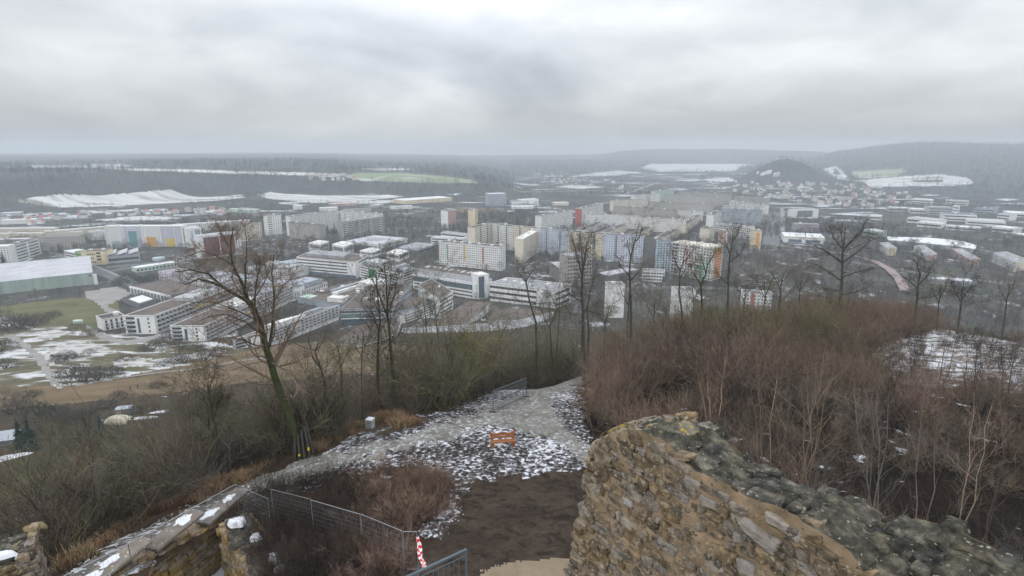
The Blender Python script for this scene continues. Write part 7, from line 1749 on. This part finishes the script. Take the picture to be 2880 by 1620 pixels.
for i in range(K + 1):
    x = -.88 + 1.76 * i / K; t = abs(x) / .88; zz = .93 + .055 * math.cos(t * 2 * math.pi * .9) + (.05 if t > .9 else 0)
    for y in (.10, .16): vs_ += [(x, y, .75), (x, y + .03, zz)]
fcs = []
for i in range(K):
    a = i * 4; b2 = a + 4; fcs += [(a, b2, b2 + 1, a + 1), (a + 2, a + 3, b2 + 3, b2 + 2), (a + 1, b2 + 1, b2 + 3, a + 3)]
fcs += [(0, 1, 3, 2), (K * 4, K * 4 + 2, K * 4 + 3, K * 4 + 1)]
mb.raw(vs_, fcs); mb.build('backrest_plank', M['benchwood'], bn, label='wavy top plank')

# orientation stone: a pale box with a dark face and snow on top
P = ground(1042, 1204); ob_ = empty('orientation_stone', P, 'pale stone viewing plinth with a grey front panel among dry grass', 'plinth', rz=-.25)
M['concrete'] = stone_mat('cast_concrete', [(0.30, 0.30, 0.29), (0.42, 0.42, 0.41), (0.5, 0.5, 0.49)], None, (0.2, 0.2, 0.19), 3.0, .4, obj=0)
for nm, o, ax, ay, az in (('side_panel', (-.42, -.4, -.2), (.09, 0, 0), (0, .8, 0), (0, 0, 1.2)), ('side_panel', (.33, -.4, -.2), (.09, 0, 0), (0, .8, 0), (0, 0, 1.2)), ('back_panel', (-.325, .3, -.2), (.65, 0, 0), (0, .1, 0), (0, 0, 1.19)), ('top', (-.46, -.45, 1.003), (.92, 0, 0), (0, .9, 0), (0, 0, .1))):
    ob_.scale = (.66, .66, .72)
    mb = MB(); mb.box(o, ax, ay, az); mb.build(nm, M['concrete'], ob_)
mb = MB(); mb.box((-.325, -.3, -.15), (.65, 0, 0), (0, .04, 0), (0, 0, 1.14)); mb.build('front_panel', M['metal'], ob_)
mb = MB(); mb.box((-.40, -.39, 1.106), (.8, 0, 0), (0, .78, 0), (0, 0, .05)); mb.build('snow', M['snowcap'], ob_)

# mesh fence panels
M['wire'] = mat('fence_wire', (0.30, 0.32, 0.34), 0.5, 0.15, 3.0, metal=0.4)
M['steelblue'] = mat('painted_handrail', (0.075, 0.105, 0.125), 0.4, 0.1, 2.0, spec=0.5)
def fence_panel(label, a, b_, h=2.0, step=.12, wire=.006, group=None, tube=.024, lean=V(0, 0, 0), feet=True, mid=False, m='metal'):
    a, b_ = np.asarray(a), np.asarray(b_); r_ = empty('fence_panel', a, label, 'fence', group); b2 = b_ - a; L_ = np.linalg.norm(b2); d = b2 / L_; up = V(0, 0, h) + lean
    for nm, p, q in (('post', V(0, 0, -.1), up), ('post', b2 - V(0, 0, .1), b2 + up), ('rail', up, b2 + up), ('rail', up * .07, b2 + up * .07)) + ((('rail', up * .5, b2 + up * .5),) if mid else ()):
        mb = MB(); mb.tube([p, q], tube, 6, True); mb.build(nm, M[m], r_)
    mb = MB()
    for k in range(1, int(L_ / step)): mb.tube([d * step * k + up * .07, d * step * k + up], wire, 3)
    for k in range(1, int(h / .24)): mb.tube([up * (k * .24 / h), b2 + up * (k * .24 / h)], wire, 3)
    mb.build('wire_mesh', M['wire'], r_, kind='stuff')
    if feet:
        for p in (V(0, 0, 0), b2): mb = MB(); s = V(-d[1], d[0], 0); mb.box(p - d * .12 - s * .35 - V(0, 0, .05), d * .24, s * .7, V(0, 0, .15)); mb.build('foot', M['tar'], r_)
    return r_
def gp(px, py, h=2.0):
    p = ground(px, py, h); p[2] -= h; p[2] = hz(p[0], p[1]); return p
fence_panel('upright mesh fence panel standing alone between path and trees', ground(1387, 1160), ground(1480, 1116), 2.0, mid=True, wire=.007, tube=.042, m='steelblue')
for (x1, y1, x2, y2, lb) in ((662, 1362, 752, 1402, 'sagging mesh panel at the upper end of the ramp'), (762, 1376, 874, 1404, 'sagging mesh panel half buried in the dark bush'), (874, 1406, 1012, 1446, 'mesh panel crossing the dark bushes'), (1015, 1446, 1130, 1493, 'mesh panel with a pale top rail behind the bushes'), (1134, 1495, 1172, 1495, 'short mesh panel turning towards the striped tape')):
    fence_panel(lb, gp(x1, y1), gp(x2, y2), 2.0, group='sagging mesh fence round the court bushes', wire=.003 if x1 < 800 else .004, tube=.010 if x1 < 800 else .015, m='wire')
# guard rail along the ramp
pts = [gp(662, 1362, 1.4), gp(520, 1440, 1.4), gp(360, 1530, 1.4), gp(170, 1625, 1.4)]
for k in range(3): fence_panel(('upper', 'middle', 'lower')[k] + ' stretch of the thin mesh guard rail along the icy ramp', pts[k], pts[k + 1], 1.4, .2, .004, 'guard rail along the ramp', .018, feet=False)
# handrail of the viewing stair, bottom edge
ha, hb = at_z(1140, 1625, -9.6), at_z(1311, 1546, -9.6)
hr_ = empty('stair_railing', V(ha[0], ha[1], -10.7), 'dark blue grey railing with thin balusters at the bottom edge', 'railing'); o = V(ha[0], ha[1], -10.7)
hd = unit(hb - ha); hL = np.linalg.norm(hb - ha); h0 = ha - hd * 2.0
mb = MB(); mb.tube([h0 - o, hb - o], .035, 8, True); mb.build('handrail', M['steelblue'], hr_)
mb = MB(); mb.tube([hb - o, hb - V(0, 0, 1.15) - o], .03, 6, True); mb.build('post', M['steelblue'], hr_)
mb = MB(); mb.tube([h0 - V(0, 0, .16) - o, hb - V(0, 0, .16) - o], .014, 5); mb.build('rail', M['steelblue'], hr_)
mb = MB(); mb.tube([h0 - V(0, 0, 1.0) - o, hb - V(0, 0, 1.0) - o], .014, 5); mb.build('rail', M['steelblue'], hr_)
for k in range(int((hL + 2) / .14)):
    p = h0 + hd * (.14 * k + .05) - o; mb = MB(); mb.tube([p - V(0, 0, .16), p - V(0, 0, 1.0)], .009, 5); mb.build('baluster', M['steelblue'], hr_)
sb = V(-hd[1], hd[0], 0); sb = sb if sb[1] < 0 else -sb
mb = MB(); mb.box(h0 - V(0, 0, 1.27) - o, hd * (hL + 2), sb * 1.4, V(0, 0, .1)); mb.build('landing', M['metal'], hr_)
for q in (.3, hL + 1.7):
    p = h0 + hd * q + sb * .7; mb = MB(); mb.tube([p - V(0, 0, 1.27) - o, V(p[0], p[1], hz(p[0], p[1]) - .2) - o], .08, 8, True); mb.build('support', M['metal'], hr_)
# striped barrier tape
M['tape_red'] = mat('tape_red', (0.60, 0.03, 0.04), 0.4, 0.05, 2.0); M['tape_white'] = mat('tape_white', (0.8, 0.8, 0.8), 0.4, 0.03, 2.0)
tp0 = gp(1172, 1495); tdir = at_z(1195, 1590, tp0[2] + .9)
mb = MB(); a = tp0 + V(0, 0, 1.75); c = V(tdir[0], tdir[1], tp0[2] + .75)
for q, (off, tw_) in enumerate(((0, .0), (.05, 2.0), (-.04, 1.0), (.03, 3.0))):
    K = 26; prev = None
    for i in range(K + 1):
        t = i / K; p = a + (c - a) * t + V(.03 * math.sin(t * 5 + q) + off, .03 * math.cos(t * 4 + q), -.2 * math.sin(t * math.pi)) ; w_ = V(math.cos(t * 5 + tw_), .3 * math.sin(t * 6 + tw_), math.sin(t * 5 + tw_)) * .05
        if prev is not None: mb.cur = (i // 2 + q) % 2; mb.raw([prev[0] - prev[1], p - w_, p + w_, prev[0] + prev[1]], [(0, 1, 2, 3)])
        prev = (p, w_)
tag(mb.build('barrier_tape', [M['tape_red'], M['tape_white']]), 'red and white striped barrier tape tied to the end of the mesh fence', 'barrier tape')

# gardens at the foot of the slope
def hut(label, px, py, L_, W_, H_, roof, wall_, rz, cat='hut', pitch=.5):
    P = ground(px, py, dmin=110); r_ = empty('garden_hut', P, label, cat, rz=rz)
    mb = MB(); mb.box((-L_ / 2, -W_ / 2, -1), (L_, 0, 0), (0, W_, 0), (0, 0, H_ + 1)); r0 = W_ / 2 * pitch
    mb.raw([(-L_ / 2, -W_ / 2, H_), (-L_ / 2, W_ / 2, H_), (-L_ / 2, 0, H_ + r0 - .1)], [(0, 2, 1)]); mb.raw([(L_ / 2, -W_ / 2, H_), (L_ / 2, W_ / 2, H_), (L_ / 2, 0, H_ + r0 - .1)], [(0, 1, 2)]); mb.build('wall', M[wall_], r_)
    for sgn in (-1, 1):
        mb = MB(); e = .35; mb.box((-L_ / 2 - e, sgn * (W_ / 2 + e), H_ - e * pitch), (L_ + 2 * e, 0, 0), (0, -sgn * (W_ / 2 + e), r0 + e * pitch), (0, 0, .12)); mb.build('roof_plane', M[roof], r_)
    mb = MB(); mb.box((-.5, -W_ / 2 - .06, 0), (.9, 0, 0), (0, .05, 0), (0, 0, 1.9)); mb.build('door', M['brick'], r_)
    return r_
hut('garden hut with a blue grey gable roof, cut by the left edge', 10, 1250, 9, 6, 2.6, 'bluegrey', 'darkconc', .35)
hut('small blue grey tool shed behind the tarpaulin tent', 352, 1162, 4.2, 2.6, 2.2, 'bluegrey', 'bluegrey', .2, pitch=.2)
P = ground(335, 1190, dmin=110); mb = MB(); K = 10; vs_ = []
M['tarp'] = mat('weathered_tarpaulin', (0.42, 0.38, 0.30), 0.7, 0.12, 0.6)
for i in range(9):
    for j in range(K + 1):
        a = math.pi * j / K; f = 1 - .35 * abs(i / 4 - 1) ** 3; vs_.append(((i / 8 - .5) * 7.5, -3.0 * math.cos(a) * f, 2.6 * math.sin(a) ** .7 * f - .05))
mb.raw(vs_, [(i * (K + 1) + j, i * (K + 1) + j + 1, (i + 1) * (K + 1) + j + 1, (i + 1) * (K + 1) + j) for i in range(8) for j in range(K)] )
tag(mb.build('tarpaulin_tent', M['tarp'], loc=P, smooth=True), 'beige rounded tarpaulin tent right of the blue green spruce', 'tent')
for k, (x, y, rx, ry, lb) in enumerate(((30, 1290, 5, 3, 'snow patch below the garden hut at the left edge'), (395, 1178, 5, 2, 'snow patch right of the tarpaulin tent'), (450, 1160, 4, 1.5, 'snow patch between the tent and the olive shrubs'))):
    P = ground(x, y, dmin=110); o = snow_lump('snow_patch', P + V(0, 0, .05), rx, ry, .3, lb, .3, 20 + k)
P = ground(218, 909, dmin=150); mb = MB(); mb.prism([(3 * math.cos(t) * (1 + .5 * (math.cos(t) > 0)), 2.2 * math.sin(t)) for t in np.linspace(0, 6.283, 13)[:-1]], -.5, 2.4); tag(mb.build('garden_tank', M['mint'], loc=P), 'small rounded mint green container by the ward lawn', 'container')

# two walkers on the meadow
def walker(px, py, label, coat, trousers, stride=.25, rz=.3, seed=0):
    P = ground(px, py, dmin=150); r_ = empty('person', P, label, 'person', 'walkers on the brown meadow', rz)
    V_ = [(0, 0, .95), (0, 0, 1.2), (0, 0, 1.42), (0, 0, 1.52), (0, .02, 1.66), (.10, 0, .88), (.11, stride * .5, .48), (.11, stride, .06), (.12, stride + .14, .04), (-.10, 0, .88), (-.11, -.05, .47), (-.11, -stride, .08), (-.11, -stride + .14, .04), (.2, 0, 1.38), (.25, -.08, 1.1), (.24, .02, .84), (-.2, 0, 1.38), (-.25, .1, 1.1), (-.23, .2, .88)]
    E = [(0, 1), (1, 2), (2, 3), (3, 4), (0, 5), (5, 6), (6, 7), (7, 8), (0, 9), (9, 10), (10, 11), (11, 12), (2, 13), (13, 14), (14, 15), (2, 16), (16, 17), (17, 18)]
    R_ = [.17, .18, .16, .06, .105, .10, .07, .05, .045, .10, .07, .05, .045, .075, .055, .04, .075, .055, .04]
    me = bpy.data.meshes.new('body'); me.from_pydata(V_, E, []); me.materials.append(M[coat]); o = bpy.data.objects.new('body', me); COL.objects.link(o); o.parent = r_
    sk = o.modifiers.new('skin', 'SKIN')
    for i, v in enumerate(me.skin_vertices[0].data): v.radius = (R_[i], R_[i] * .85); v.use_root = (i == 0)
    o.modifiers.new('sub', 'SUBSURF').levels = 1
    mb = MB(); mb.tube([(.1, 0, .9), (.11, stride * .5, .48), (.11, stride, .1)], [.115, .085, .07], 7); mb.tube([(-.1, 0, .9), (-.11, -.05, .47), (-.11, -stride, .12)], [.115, .085, .07], 7); mb.build('trousers', M[trousers], r_)
    mb = MB(); mb.tube([(0, .0, 1.6), (0, 0, 1.7), (0, 0, 1.79)], [.125, .12, .04], 8, True); mb.build('hat', M['tar'], r_)
M['navy'] = mat('navy_cloth', (0.02, 0.025, 0.04), .9, .1, 4); M['blackcloth'] = mat('black_cloth', (0.015, 0.015, 0.016), .9, .1, 4)
walker(367, 1096, 'person in a dark coat walking on the meadow, left of the pair', 'blackcloth', 'navy', .25, .3)
walker(388, 1091, 'person in a navy coat walking on the meadow, right of the pair', 'navy', 'blackcloth', .2, .5)

# ------------------------------------------------------------------ labels of look-alikes: where a few share one, say which by its place
bpy.context.view_layer.update()
ORD = ['leftmost'] + [w + ' from left' for w in 'second third fourth fifth sixth seventh eighth ninth tenth eleventh twelfth thirteenth fourteenth fifteenth sixteenth seventeenth eighteenth nineteenth twentieth twenty-first twenty-second twenty-third twenty-fourth twenty-fifth twenty-sixth twenty-seventh twenty-eighth twenty-ninth thirtieth thirty-first thirty-second thirty-third thirty-fourth thirty-fifth thirty-sixth'.split()]
same = {}
for o in COL.objects:
    if o.parent is None and 'label' in o and 'category' in o: same.setdefault(o['label'], []).append(o)
for lb, os_ in same.items():
    if 1 < len(os_) <= 36:
        os_.sort(key=lambda o: float(project(np.array(o.location))[0]))
        for k, o in enumerate(os_): o['label'] = lb + ', ' + ORD[k]
